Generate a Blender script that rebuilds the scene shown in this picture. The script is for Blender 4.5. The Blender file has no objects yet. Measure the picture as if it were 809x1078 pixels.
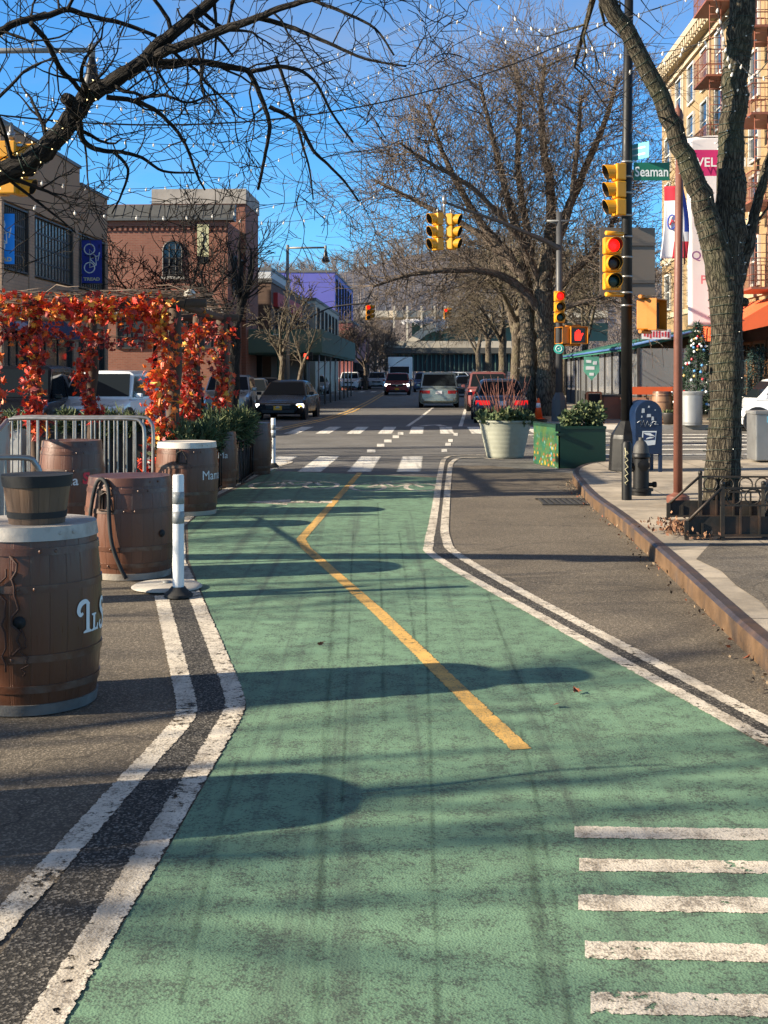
import bpy, math, random
from mathutils import Vector, Matrix, noise as mnoise
R = math.radians
S = bpy.context.scene
COL = S.collection
H, F, HX, HY = 1.6, 1300.0, 404.5, 397.0        # eye height, focal length and principal point in photo pixels
AX = 0.039                                       # the street runs this much to the right per metre
AROT = -math.atan(AX)
def grade(d): return max(0.0, d - 42.0) * 0.005  # the far road climbs a little
def gp(px, py, z=0.0):
    d = (H - z) * F / (py - HY)
    return Vector(((px - HX) * d / F, d, z))
def at(px, py, d): return Vector(((px - HX) * d / F, d, H - (py - HY) * d / F))
def xat(px, d): return (px - HX) * d / F
def zat(py, d): return H - (py - HY) * d / F

# ------------------------------------------------------------------ materials
MATS = {}
def newmat(name):
    m = bpy.data.materials.new(name); m.use_nodes = True
    nt = m.node_tree
    return m, nt, nt.nodes, nt.links, nt.nodes['Principled BSDF']
def nd(ns, t, **kw):
    n = ns.new(t)
    for k, v in kw.items():
        if k.startswith('i_'): n.inputs[k[2:].replace('_', ' ')].default_value = v
        else: setattr(n, k, v)
    return n
def rgba(c): return (c[0], c[1], c[2], 1.0)
def mixc(ns, ls, fac, a, b, mode='MIX'):
    n = ns.new('ShaderNodeMix'); n.data_type = 'RGBA'; n.blend_type = mode
    for idx, v in ((0, fac), (6, a), (7, b)):
        if hasattr(v, 'is_output'): ls.new(v, n.inputs[idx])
        elif idx == 0: n.inputs[0].default_value = v
        else: n.inputs[idx].default_value = rgba(v)
    return n.outputs[2]
def ramp(ns, ls, src, a, b, lo=0.0, hi=1.0):
    n = ns.new('ShaderNodeMapRange'); n.inputs[1].default_value = a; n.inputs[2].default_value = b
    n.inputs[3].default_value = lo; n.inputs[4].default_value = hi; n.clamp = True
    ls.new(src, n.inputs[0]); return n.outputs[0]
def coords(ns, ls, kind='Object', scale=(1, 1, 1), rot=0.0):
    tc = ns.new('ShaderNodeTexCoord'); mp = ns.new('ShaderNodeMapping')
    mp.inputs['Scale'].default_value = scale; mp.inputs['Rotation'].default_value = (0, 0, rot)
    ls.new(tc.outputs[kind], mp.inputs[0]); return mp.outputs[0]
def noise(ns, ls, vec, scale, detail=4, rough=0.55, out=0):
    n = ns.new('ShaderNodeTexNoise'); n.inputs['Scale'].default_value = scale
    n.inputs['Detail'].default_value = detail; n.inputs['Roughness'].default_value = rough
    ls.new(vec, n.inputs['Vector']); return n.outputs[out]
def bump(ns, ls, b, src, strength=0.3, dist=0.01):
    n = ns.new('ShaderNodeBump'); n.inputs['Strength'].default_value = strength; n.inputs['Distance'].default_value = dist
    ls.new(src, n.inputs['Height']); ls.new(n.outputs[0], b.inputs['Normal'])
def M(name, col, rough=0.6, var=0.2, scale=6.0, bmp=0.15, metal=0.0, dirt=None, dirtamt=0.5, kind='Object', spec=None, bdist=0.01, coat=0.0, alpha=None):
    if name in MATS: return MATS[name]
    m, nt, ns, ls, b = newmat(name)
    v = coords(ns, ls, kind)
    n1 = noise(ns, ls, v, scale, 6)
    c = mixc(ns, ls, n1, [x * (1 - var) for x in col], [min(1, x * (1 + var)) for x in col])
    if dirt:
        n2 = ramp(ns, ls, noise(ns, ls, v, scale * 0.37, 8, 0.65), 0.5, 0.66)
        mul = ns.new('ShaderNodeMath'); mul.operation = 'MULTIPLY'; mul.inputs[1].default_value = dirtamt
        ls.new(n2, mul.inputs[0]); c = mixc(ns, ls, mul.outputs[0], c, dirt)
    ls.new(c, b.inputs['Base Color'])
    rr = ramp(ns, ls, n1, 0.3, 0.7, max(0, rough - 0.08), min(1, rough + 0.08)); ls.new(rr, b.inputs['Roughness'])
    b.inputs['Metallic'].default_value = metal
    if spec is not None: b.inputs['Specular IOR Level'].default_value = spec
    if coat: b.inputs['Coat Weight'].default_value = coat; b.inputs['Coat Roughness'].default_value = 0.05
    if bmp: bump(ns, ls, b, noise(ns, ls, v, scale * 5, 5), bmp, bdist)
    if alpha is not None: b.inputs['Alpha'].default_value = alpha
    MATS[name] = m; return m
def E(name, col, strength, base=None):
    if name in MATS: return MATS[name]
    m, nt, ns, ls, b = newmat(name)
    b.inputs['Base Color'].default_value = rgba(base or col)
    b.inputs['Emission Color'].default_value = rgba(col); b.inputs['Emission Strength'].default_value = strength
    b.inputs['Roughness'].default_value = 0.3
    MATS[name] = m; return m
def glass(name, col=(0.02, 0.025, 0.03), rough=0.06):
    if name in MATS: return MATS[name]
    m, nt, ns, ls, b = newmat(name)
    b.inputs['Base Color'].default_value = rgba(col); b.inputs['Roughness'].default_value = rough
    b.inputs['Specular IOR Level'].default_value = 0.6
    MATS[name] = m; return m
def asphalt(name, base, speck, patch=0.25, warm=(1, 1, 1)):
    m, nt, ns, ls, b = newmat(name)
    v = coords(ns, ls, 'Object')
    fine = noise(ns, ls, v, 95, 3, 0.7); mid = noise(ns, ls, v, 9, 5); big = noise(ns, ls, v, 0.7, 5, 0.6)
    vo = nd(ns, 'ShaderNodeTexVoronoi'); vo.inputs['Scale'].default_value = 130; ls.new(v, vo.inputs['Vector'])
    stone = ramp(ns, ls, vo.outputs['Color'], 0.55, 0.9)
    c = mixc(ns, ls, stone, [base * w * 0.75 for w in warm], [speck * w for w in warm])
    c = mixc(ns, ls, ramp(ns, ls, mid, 0.35, 0.7, 0, 0.35), c, [base * w for w in warm])
    k = ramp(ns, ls, big, 0.3, 0.7, 1 - patch, 1 + patch)
    sc = ns.new('ShaderNodeVectorMath'); sc.operation = 'SCALE'; ls.new(c, sc.inputs[0]); ls.new(k, sc.inputs['Scale'])
    c = sc.outputs[0]
    # cracks
    wv = noise(ns, ls, v, 1.3, 4, 0.6, 1)
    add = ns.new('ShaderNodeVectorMath'); add.operation = 'MULTIPLY_ADD'; ls.new(wv, add.inputs[0]); add.inputs[1].default_value = (0.9,) * 3; ls.new(v, add.inputs[2])
    cr = nd(ns, 'ShaderNodeTexVoronoi', feature='DISTANCE_TO_EDGE'); cr.inputs['Scale'].default_value = 0.28; ls.new(add.outputs[0], cr.inputs['Vector'])
    crk = ramp(ns, ls, cr.outputs['Distance'], 0.0, 0.004, 0.55, 0)
    c = mixc(ns, ls, crk, c, (0.015, 0.014, 0.013))
    # oil spots
    sp = ramp(ns, ls, noise(ns, ls, v, 2.3, 2), 0.66, 0.74, 0, 0.35); c = mixc(ns, ls, sp, c, (0.02, 0.02, 0.02))
    ls.new(c, b.inputs['Base Color']); b.inputs['Roughness'].default_value = 0.85; b.inputs['Specular IOR Level'].default_value = 0.3
    bump(ns, ls, b, mixc(ns, ls, 0.5, fine, vo.outputs['Distance']), 0.55, 0.006)
    MATS[name] = m; return m
def lanepaint(name, col, wear=(0.075, 0.072, 0.066), amount=0.5, edge=0.5, dirt=0.3, along=0.0, chip=False):
    m, nt, ns, ls, b = newmat(name)
    v = coords(ns, ls, 'Object'); vs = coords(ns, ls, 'Object', (7.5, 0.13, 1), along)
    fine = noise(ns, ls, v, 80, 4, 0.75); mid = noise(ns, ls, v, 7, 6, 0.65); big = noise(ns, ls, v, 0.9, 5, 0.6)
    c = mixc(ns, ls, ramp(ns, ls, big, 0.3, 0.7), [x * 0.82 for x in col], [min(1, x * 1.14) for x in col])
    c = mixc(ns, ls, ramp(ns, ls, mid, 0.35, 0.7, 0, dirt), c, [x * 0.5 for x in col])
    streak = noise(ns, ls, vs, 1.0, 6, 0.6)
    c = mixc(ns, ls, ramp(ns, ls, streak, 0.52, 0.68, 0, 0.75), c, [w * 1.0 + x * 0.12 for w, x in zip(wear, col)])
    cross = noise(ns, ls, coords(ns, ls, 'Object', (0.5, 5.0, 1), 0.05), 1.2, 5, 0.7)
    c = mixc(ns, ls, ramp(ns, ls, cross, 0.58, 0.75, 0, 0.35), c, [x * 0.62 for x in col])
    add = ns.new('ShaderNodeMath'); add.operation = 'MULTIPLY_ADD'; ls.new(mid, add.inputs[0]); add.inputs[1].default_value = 0.55; ls.new(fine, add.inputs[2])
    worn = ramp(ns, ls, add.outputs[0], 0.93 - 0.2 * amount, 0.99 - 0.16 * amount, 0, 0.8)
    c = mixc(ns, ls, worn, c, wear)
    if chip:
        sp = nd(ns, 'ShaderNodeSeparateXYZ'); tcu = coords(ns, ls, 'UV'); ls.new(tcu, sp.inputs[0])
        pg = ns.new('ShaderNodeMath'); pg.operation = 'PINGPONG'; pg.inputs[1].default_value = 0.5; ls.new(sp.outputs[0], pg.inputs[0])
        n3 = noise(ns, ls, v, 26, 5, 0.7); n4 = noise(ns, ls, v, 1.7, 4, 0.6)
        e1 = ramp(ns, ls, n3, 0.42, 0.75, 0.0, 0.15); gt = ns.new('ShaderNodeMath'); gt.operation = 'GREATER_THAN'; ls.new(pg.outputs[0], gt.inputs[0]); ls.new(e1, gt.inputs[1])
        a2 = ns.new('ShaderNodeMath'); a2.operation = 'MULTIPLY_ADD'; ls.new(n4, a2.inputs[0]); a2.inputs[1].default_value = 0.7; ls.new(n3, a2.inputs[2])
        hole = ramp(ns, ls, a2.outputs[0], 1.06 - 0.16 * amount, 1.12 - 0.16 * amount, 1, 0)
        al = ns.new('ShaderNodeMath'); al.operation = 'MULTIPLY'; ls.new(gt.outputs[0], al.inputs[0]); ls.new(hole, al.inputs[1]); ls.new(al.outputs[0], b.inputs['Alpha'])
    ls.new(c, b.inputs['Base Color']); b.inputs['Roughness'].default_value = 0.75; b.inputs['Specular IOR Level'].default_value = 0.35
    vo = nd(ns, 'ShaderNodeTexVoronoi'); vo.inputs['Scale'].default_value = 120; ls.new(v, vo.inputs['Vector'])
    bump(ns, ls, b, mixc(ns, ls, 0.5, fine, vo.outputs['Distance']), 0.5, 0.005)
    MATS[name] = m; return m
def brick(name, c1, c2, mortar, scale=1.0, rowh=0.075, w=0.22, rough=0.85, ms=0.012):
    if name in MATS: return MATS[name]
    m, nt, ns, ls, b = newmat(name)
    v = coords(ns, ls, 'UV')
    t = ns.new('ShaderNodeTexBrick'); t.inputs['Scale'].default_value = scale; t.inputs['Brick Width'].default_value = w
    t.inputs['Row Height'].default_value = rowh; t.inputs['Mortar Size'].default_value = ms
    t.inputs['Color1'].default_value = rgba(c1); t.inputs['Color2'].default_value = rgba(c2); t.inputs['Mortar'].default_value = rgba(mortar)
    ls.new(v, t.inputs['Vector'])
    big = noise(ns, ls, v, 0.35, 6, 0.65)
    c = mixc(ns, ls, ramp(ns, ls, big, 0.35, 0.7, 0, 0.55), t.outputs['Color'], [x * 0.55 for x in c1])
    ls.new(c, b.inputs['Base Color']); b.inputs['Roughness'].default_value = rough
    bump(ns, ls, b, t.outputs['Fac'], -0.4, 0.01)
    MATS[name] = m; return m
def bark(name, dark, light, scale=14.0, moss=None):
    if name in MATS: return MATS[name]
    m, nt, ns, ls, b = newmat(name)
    v = coords(ns, ls, 'UV', (1, 0.28, 1))
    vo = nd(ns, 'ShaderNodeTexVoronoi', feature='DISTANCE_TO_EDGE'); vo.inputs['Scale'].default_value = scale
    n1 = noise(ns, ls, v, scale * 0.8, 6, 0.7); wv = noise(ns, ls, v, scale * 0.6, 4, 0.6, 1)
    add = ns.new('ShaderNodeVectorMath'); add.operation = 'MULTIPLY_ADD'; ls.new(wv, add.inputs[0]); add.inputs[1].default_value = (0.09,) * 3; ls.new(v, add.inputs[2])
    ls.new(add.outputs[0], vo.inputs['Vector'])
    ridge = ramp(ns, ls, vo.outputs['Distance'], 0.0, 0.22)
    mm = ns.new('ShaderNodeMath'); mm.operation = 'MULTIPLY'; ls.new(ridge, mm.inputs[0]); ls.new(ramp(ns, ls, n1, 0.25, 0.7, 0.3, 1), mm.inputs[1])
    c = mixc(ns, ls, mm.outputs[0], dark, light)
    if moss: c = mixc(ns, ls, ramp(ns, ls, noise(ns, ls, coords(ns, ls, 'Object'), 2.2, 5), 0.5, 0.65, 0, 0.5), c, moss)
    ls.new(c, b.inputs['Base Color']); b.inputs['Roughness'].default_value = 0.95; b.inputs['Specular IOR Level'].default_value = 0.2
    bump(ns, ls, b, mm.outputs[0], 0.9, 0.03)
    MATS[name] = m; return m
def stavewood(name, c1, c2, pitch=0.085, rough=0.5, groove=0.35, wear=None):
    if name in MATS: return MATS[name]
    m, nt, ns, ls, b = newmat(name)
    v = coords(ns, ls, 'UV'); vg = coords(ns, ls, 'UV', (1, 0.07, 1))
    sep = ns.new('ShaderNodeSeparateXYZ'); ls.new(v, sep.inputs[0])
    dv = ns.new('ShaderNodeMath'); dv.operation = 'DIVIDE'; ls.new(sep.outputs[0], dv.inputs[0]); dv.inputs[1].default_value = pitch
    fl = ns.new('ShaderNodeMath'); fl.operation = 'FLOOR'; ls.new(dv.outputs[0], fl.inputs[0])
    fr = ns.new('ShaderNodeMath'); fr.operation = 'FRACT'; ls.new(dv.outputs[0], fr.inputs[0])
    wn = ns.new('ShaderNodeTexWhiteNoise'); wn.noise_dimensions = '1D'; ls.new(fl.outputs[0], wn.inputs['W'])
    pp = ns.new('ShaderNodeMath'); pp.operation = 'PINGPONG'; ls.new(dv.outputs[0], pp.inputs[0]); pp.inputs[1].default_value = 0.5
    seam = ramp(ns, ls, pp.outputs[0], 0.0, 0.03, 1, 0)
    grain = noise(ns, ls, vg, 90, 5, 0.6)
    c = mixc(ns, ls, grain, c1, c2)
    c = mixc(ns, ls, ramp(ns, ls, wn.outputs['Value'], 0, 1, 0, 0.4), c, [x * 0.6 for x in c1])
    if wear:
        c = mixc(ns, ls, ramp(ns, ls, noise(ns, ls, v, 7, 8, 0.7), 0.62, 0.72, 0, 0.5), c, wear)
    sm = ns.new('ShaderNodeMath'); sm.operation = 'MULTIPLY'; ls.new(seam, sm.inputs[0]); sm.inputs[1].default_value = groove
    c = mixc(ns, ls, sm.outputs[0], c, [x * 0.25 for x in c1])
    ls.new(c, b.inputs['Base Color']); ls.new(ramp(ns, ls, grain, 0.3, 0.7, rough - 0.12, rough + 0.15), b.inputs['Roughness'])
    iv = ns.new('ShaderNodeMath'); iv.operation = 'MULTIPLY_ADD'; ls.new(seam, iv.inputs[0]); iv.inputs[1].default_value = -1.0
    gm = ns.new('ShaderNodeMath'); gm.operation = 'MULTIPLY'; ls.new(grain, gm.inputs[0]); gm.inputs[1].default_value = 0.35; ls.new(gm.outputs[0], iv.inputs[2])
    bump(ns, ls, b, iv.outputs[0], 0.5, 0.006)
    MATS[name] = m; return m
def slabs(name, base, w=1.5, h=1.5, joint=0.012):
    m, nt, ns, ls, b = newmat(name)
    v = coords(ns, ls, 'Object', (1, 1, 1), 0.03)
    t = ns.new('ShaderNodeTexBrick'); t.offset = 0.0; t.inputs['Scale'].default_value = 1; t.inputs['Brick Width'].default_value = w; t.inputs['Row Height'].default_value = h
    t.inputs['Mortar Size'].default_value = joint
    t.inputs['Color1'].default_value = rgba(base); t.inputs['Color2'].default_value = rgba([x * 0.84 for x in base]); t.inputs['Mortar'].default_value = rgba([x * 0.3 for x in base])
    ls.new(v, t.inputs['Vector'])
    mid = noise(ns, ls, v, 1.6, 8, 0.68); fine = noise(ns, ls, v, 70, 4, 0.7)
    c = mixc(ns, ls, ramp(ns, ls, mid, 0.40, 0.62, 0, 0.8), t.outputs['Color'], [x * 0.42 for x in base])
    c = mixc(ns, ls, ramp(ns, ls, noise(ns, ls, v, 0.5, 6, 0.7), 0.5, 0.62, 0, 0.5), c, [x * 0.5 for x in base])
    c = mixc(ns, ls, ramp(ns, ls, fine, 0.55, 0.8, 0, 0.5), c, [x * 0.5 for x in base])
    gum = nd(ns, 'ShaderNodeTexVoronoi'); gum.inputs['Scale'].default_value = 3.2; ls.new(v, gum.inputs['Vector'])
    c = mixc(ns, ls, ramp(ns, ls, gum.outputs['Distance'], 0.06, 0.085, 0.6, 0), c, [x * 0.3 for x in base])
    ls.new(c, b.inputs['Base Color']); b.inputs['Roughness'].default_value = 0.9
    bump(ns, ls, b, fine, 0.35, 0.005)
    MATS[name] = m; return m

# ------------------------------------------------------------------ mesh builder
class MB:
    def __init__(s): s.v = []; s.f = []; s.m = []; s.sm = []; s.uv = []
    def add(s, verts, faces, mat=0, smooth=False, uvs=None):
        o = len(s.v); s.v.extend([tuple(p) for p in verts])
        for i, f in enumerate(faces):
            s.f.append(tuple(o + k for k in f)); s.m.append(mat); s.sm.append(smooth); s.uv.append(uvs[i] if uvs else None)
        return s
    def box(s, c, size, rz=0.0, mat=0, T=None):
        hx, hy, hz = size[0] / 2, size[1] / 2, size[2] / 2
        mt = Matrix.Translation(Vector(c)) @ Matrix.Rotation(rz, 4, 'Z')
        if T is not None: mt = T @ mt
        vs = [mt @ Vector((x * hx, y * hy, z * hz)) for x in (-1, 1) for y in (-1, 1) for z in (-1, 1)]
        return s.add(vs, [(0, 1, 3, 2), (4, 6, 7, 5), (0, 4, 5, 1), (2, 3, 7, 6), (0, 2, 6, 4), (1, 5, 7, 3)], mat)
    def b2(s, lo, hi, mat=0):
        return s.box([(a + b) / 2 for a, b in zip(lo, hi)], [abs(b - a) for a, b in zip(lo, hi)], 0, mat)
    def tube(s, pts, rad, n=6, mat=0, cap=True, smooth=True, u0=0.0):
        pts = [Vector(p) for p in pts]; k = len(pts)
        if not hasattr(rad, '__len__'): rad = [rad] * k
        t = (pts[1] - pts[0]).normalized()
        a = t.orthogonal().normalized()
        rings = []; L = 0.0; lens = []
        for i in range(k):
            if i > 0: L += (pts[i] - pts[i - 1]).length
            lens.append(L)
            if 0 < i < k - 1: tt = (pts[i + 1] - pts[i - 1])
            elif i == 0: tt = pts[1] - pts[0]
            else: tt = pts[-1] - pts[-2]
            if tt.length < 1e-9: tt = t
            t = tt.normalized()
            a = (a - t * a.dot(t)); a = a.normalized() if a.length > 1e-6 else t.orthogonal().normalized()
            b = t.cross(a)
            for j in range(n):
                an = 2 * math.pi * j / n
                rings.append(pts[i] + (a * math.cos(an) + b * math.sin(an)) * rad[i])
        fs = []; us = []; rm = max(rad)
        for i in range(k - 1):
            for j in range(n):
                j2 = (j + 1) % n
                fs.append((i * n + j, i * n + j2, (i + 1) * n + j2, (i + 1) * n + j))
                ua, ub = u0 + j / n * 2 * math.pi * rm, u0 + (j + 1) / n * 2 * math.pi * rm
                us.append(((ua, lens[i]), (ub, lens[i]), (ub, lens[i + 1]), (ua, lens[i + 1])))
        s.add(rings, fs, mat, smooth, us)
        if cap and n > 3:
            o = len(s.v) - k * n
            s.f.append(tuple(o + j for j in reversed(range(n)))); s.m.append(mat); s.sm.append(False); s.uv.append(None)
            s.f.append(tuple(o + (k - 1) * n + j for j in range(n))); s.m.append(mat); s.sm.append(False); s.uv.append(None)
        return s
    def lathe(s, prof, n=24, mat=0, c=(0, 0, 0), smooth=True, T=None, a0=0.0):
        c = Vector(c); k = len(prof); vs = []; L = 0; ln = []
        rm = max(p[0] for p in prof)
        for i, (r, z) in enumerate(prof):
            if i: L += math.hypot(r - prof[i - 1][0], z - prof[i - 1][1])
            ln.append(L)
            for j in range(n):
                an = 2 * math.pi * j / n + a0
                p = Vector((r * math.sin(an), -r * math.cos(an), z))
                vs.append((T @ p if T is not None else p) + c)
        fs = []; us = []
        for i in range(k - 1):
            for j in range(n):
                j2 = (j + 1) % n
                fs.append((i * n + j, i * n + j2, (i + 1) * n + j2, (i + 1) * n + j))
                ua, ub = j / n * 2 * math.pi * rm, (j + 1) / n * 2 * math.pi * rm
                us.append(((ua, ln[i]), (ub, ln[i]), (ub, ln[i + 1]), (ua, ln[i + 1])))
        if prof[0][0] > 1e-4: fs.append(tuple(reversed(range(n)))); us.append(None)
        if prof[-1][0] > 1e-4: fs.append(tuple((k - 1) * n + j for j in range(n))); us.append(None)
        return s.add(vs, fs, mat, smooth, us)
    def prism(s, poly, z0, z1, mat=0, T=None, smooth=False):
        n = len(poly); vs = [Vector((p[0], p[1], z0)) for p in poly] + [Vector((p[0], p[1], z1)) for p in poly]
        if T is not None: vs = [T @ p for p in vs]
        fs = [tuple(reversed(range(n))), tuple(range(n, 2 * n))] + [(i, (i + 1) % n, n + (i + 1) % n, n + i) for i in range(n)]
        return s.add(vs, fs, mat, smooth)
    def poly(s, pts, mat=0): return s.add(pts, [tuple(range(len(pts)))], mat)
    def ball(s, c, r, n=10, mat=0, sz=(1, 1, 1)):
        pr = [(max(1e-5, math.sin(math.pi * i / (n // 2 + 1)) * r), -math.cos(math.pi * i / (n // 2 + 1)) * r) for i in range(n // 2 + 2)]
        T = Matrix.Diagonal((sz[0], sz[1], sz[2], 1)); return s.lathe(pr, n, mat, c, True, T)
    def ribbon(s, pts, w, z, mat=0):
        pts = [Vector((p[0], p[1])) for p in pts]; vs = []; n = len(pts)
        for i in range(n):
            d1 = (pts[i] - pts[i - 1]).normalized() if i else (pts[1] - pts[0]).normalized()
            d2 = (pts[i + 1] - pts[i]).normalized() if i < n - 1 else d1
            t = (d1 + d2).normalized(); nn = Vector((-t.y, t.x)); k = w / 2 / max(0.5, nn.dot(Vector((-d1.y, d1.x))))
            for sg in (1, -1): q = pts[i] + nn * k * sg; vs.append((q.x, q.y, z + grade(q.y)))
        L = [0.0]
        for i in range(1, n): L.append(L[-1] + (pts[i] - pts[i - 1]).length)
        return s.add(vs, [(2 * i, 2 * i + 1, 2 * i + 3, 2 * i + 2) for i in range(n - 1)], mat, False, [((0, L[i]), (1, L[i]), (1, L[i + 1]), (0, L[i + 1])) for i in range(n - 1)])
    def grid(s, fn, nu, nv, matfn=None, smooth=True):
        o = len(s.v); s.v.extend([tuple(fn(i / nu, j / nv)) for j in range(nv + 1) for i in range(nu + 1)])
        for j in range(nv):
            for i in range(nu):
                s.f.append((o + j * (nu + 1) + i, o + j * (nu + 1) + i + 1, o + (j + 1) * (nu + 1) + i + 1, o + (j + 1) * (nu + 1) + i)); s.sm.append(smooth)
                s.m.append(matfn((i + .5) / nu, (j + .5) / nv) if matfn else 0); s.uv.append(None)
        return s
    def text(s, body, size, fn, mat=0, align='CENTER', extrude=0.0, shear=0.0, bold=0.0):
        cu = bpy.data.curves.new('lettering', 'FONT'); cu.body = body; cu.size = size; cu.align_x = align; cu.align_y = 'CENTER'
        cu.extrude = extrude; cu.resolution_u = 3; cu.shear = shear; cu.offset = bold
        ob = bpy.data.objects.new('lettering', cu); me = bpy.data.meshes.new_from_object(ob)
        s.add([fn(v.co.x, v.co.y, v.co.z) for v in me.vertices], [tuple(p.vertices) for p in me.polygons], mat)
        bpy.data.objects.remove(ob); bpy.data.curves.remove(cu); bpy.data.meshes.remove(me); return s
    def build(s, name, mats, parent=None, bevel=0.0, loc=None, rot=0.0, sharp=None, seg=2):
        me = bpy.data.meshes.new(name); me.from_pydata(s.v, [], s.f)
        if not isinstance(mats, (list, tuple)): mats = [mats]
        for m in mats: me.materials.append(m)
        me.polygons.foreach_set('material_index', s.m); me.polygons.foreach_set('use_smooth', s.sm)
        uvl = me.uv_layers.new(name='UVMap'); data = [0.0] * (2 * len(me.loops)); V = s.v; li = 0
        for f, u in zip(s.f, s.uv):
            if u is None:
                p0, p1, p2 = Vector(V[f[0]]), Vector(V[f[1]]), Vector(V[f[2]])
                nn = (p1 - p0).cross(p2 - p0); ax, ay, az = abs(nn.x), abs(nn.y), abs(nn.z)
                for k in f:
                    p = V[k]
                    if az >= ax and az >= ay: data[2 * li], data[2 * li + 1] = p[0], p[1]
                    elif ax >= ay: data[2 * li], data[2 * li + 1] = p[1], p[2]
                    else: data[2 * li], data[2 * li + 1] = p[0], p[2]
                    li += 1
            else:
                for q in u: data[2 * li], data[2 * li + 1] = q; li += 1
        uvl.data.foreach_set('uv', data)
        if sharp: me.set_sharp_from_angle(angle=R(sharp))
        o = bpy.data.objects.new(name, me); COL.objects.link(o)
        if parent is not None: o.parent = parent
        if loc is not None: o.location = loc
        o.rotation_euler.z = rot
        if bevel:
            md = o.modifiers.new('bevel', 'BEVEL'); md.width = bevel; md.segments = seg; md.limit_method = 'ANGLE'; md.angle_limit = R(40)
        return o
def tag(o, label=None, cat=None, group=None, kind=None):
    if label: o['label'] = label
    if cat: o['category'] = cat
    if group: o['group'] = group
    if kind: o['kind'] = kind
    return o
def thing(name, label, cat, loc=(0, 0, 0), rz=0.0, group=None):
    o = bpy.data.objects.new(name, None); COL.objects.link(o); o.location = loc; o.rotation_euler.z = rz; o.empty_display_size = 0.2
    return tag(o, label, cat, group)
def struct(name, mb, m): return tag(mb.build(name, m), kind='structure')
def dup(root, loc, rz=None, label=None, group=None, scale=None):
    def cp(o, par):
        c = o.copy(); COL.objects.link(c); c.parent = par
        for ch in [x for x in bpy.data.objects if x.parent == o]: cp(ch, c)
        return c
    r = cp(root, None); r.location = loc
    if rz is not None: r.rotation_euler.z = rz
    if scale: r.scale = (scale,) * 3
    if label: r['label'] = label
    if group: r['group'] = group
    return r
def catmull(pts, n=6):
    pts = [Vector(p) for p in pts]; P = [pts[0] * 2 - pts[1]] + pts + [pts[-1] * 2 - pts[-2]]; out = []
    for i in range(1, len(P) - 2):
        for k in range(n):
            t = k / n; a, b, c, d = P[i - 1], P[i], P[i + 1], P[i + 2]
            out.append(0.5 * ((2 * b) + (c - a) * t + (2 * a - 5 * b + 4 * c - d) * t * t + (3 * b - a - 3 * c + d) * t ** 3))
    out.append(pts[-1]); return out

# ------------------------------------------------------------------ trees
UP = Vector((0, 0, 1))
def rvec(rng):
    while True:
        v = Vector((rng.uniform(-1, 1), rng.uniform(-1, 1), rng.uniform(-1, 1)))
        if 0.05 < v.length < 1: return v.normalized()
def twig(mb, p, d, L, r, lvl, P, rng):
    n = max(2, min(7, int(L / P.get('seg', 0.35)) + 1)); pts = [p.copy()]; rad = [r]; d = d.normalized()
    dirs = [d]
    end = P.get('rend', 0.004)
    for i in range(n):
        d = (d + rvec(rng) * P['wob'] + UP * P['up'][min(lvl, len(P['up']) - 1)]).normalized()
        p = p + d * (L / n); pts.append(p); rad.append(max(end, r * (1 - 0.72 * (i + 1) / n))); dirs.append(d)
    mb.tube(pts, rad, 7 if r > 0.09 else 5 if r > 0.035 else 3, 0, False, True)
    if lvl >= P['max']: return
    k = P['kids'][min(lvl, len(P['kids']) - 1)]; k = max(1, int(k * rng.uniform(0.75, 1.25) + 0.5))
    for c in range(k):
        t = rng.uniform(P.get('t0', 0.22), 1.0) if c else 1.0
        i = min(n - 1, int(t * n)); fr = t * n - i
        q = pts[i].lerp(pts[i + 1], min(1, fr)); rr = rad[i] + (rad[i + 1] - rad[i]) * min(1, fr)
        dd = dirs[i + 1]; ax = dd.orthogonal().normalized(); ax.rotate(Matrix.Rotation(rng.uniform(0, 6.283), 3, dd).to_quaternion())
        ang = R(rng.uniform(*P['ang'])) * (0.5 if c == 0 else 1); nd_ = dd.copy(); nd_.rotate(Matrix.Rotation(ang, 3, ax).to_quaternion())
        ll = L * rng.uniform(*P['ratio']) * (1.0 - 0.35 * t if c else 0.9)
        twig(mb, q, nd_, max(ll, P.get('minl', 0.2)), max(end, rr * rng.uniform(0.55, 0.75)), lvl + 1, P, rng)
def make_tree(label, base, h_trunk, r, P, seed, barkm, limbs, group=None, lean=(0, 0), limb_len=4.0, elev=(25, 70), name='bare_tree', cat='tree', azr=(0, 360), stems=None):
    rng = random.Random(seed); t = thing(name, label, cat, base, 0, group)
    tr = MB(); cr = MB(); n = 6; pts = []; rad = []
    stems = stems or [((0, 0), lean)]
    for (off, ln) in stems:
        pts = []; rad = []
        for i in range(n + 1):
            f = i / n; pts.append(Vector((off[0] + ln[0] * f + rng.uniform(-.03, .03) * h_trunk * f, off[1] + ln[1] * f, h_trunk * f)))
            rad.append(r * (1.25 if i == 0 else 1 - 0.3 * f))
        tr.tube(pts, rad, 10, 0, True, True)
        top = pts[-1]
        for k in range(limbs):
            f = 1.0 if k < 2 else rng.uniform(0.72, 1.0); q = pts[0].lerp(top, f) if f < 1 else top
            i = min(n - 1, int(f * n)); q = pts[i].lerp(pts[i + 1], f * n - i)
            az = R(azr[0] + (azr[1] - azr[0]) * (k + rng.uniform(-.3, .3)) / limbs); el = R(rng.uniform(*elev)); 
            if k == 0: el = R(75)
            d = Vector((math.cos(az) * math.cos(el), math.sin(az) * math.cos(el), math.sin(el)))
            twig(cr, q - d * 0.1, d, limb_len * rng.uniform(0.8, 1.15), r * 0.55 * rng.uniform(0.8, 1.1), 0, P, rng)
    tr.build('trunk', barkm, t); cr.build('crown', barkm, t)
    return t

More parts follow.
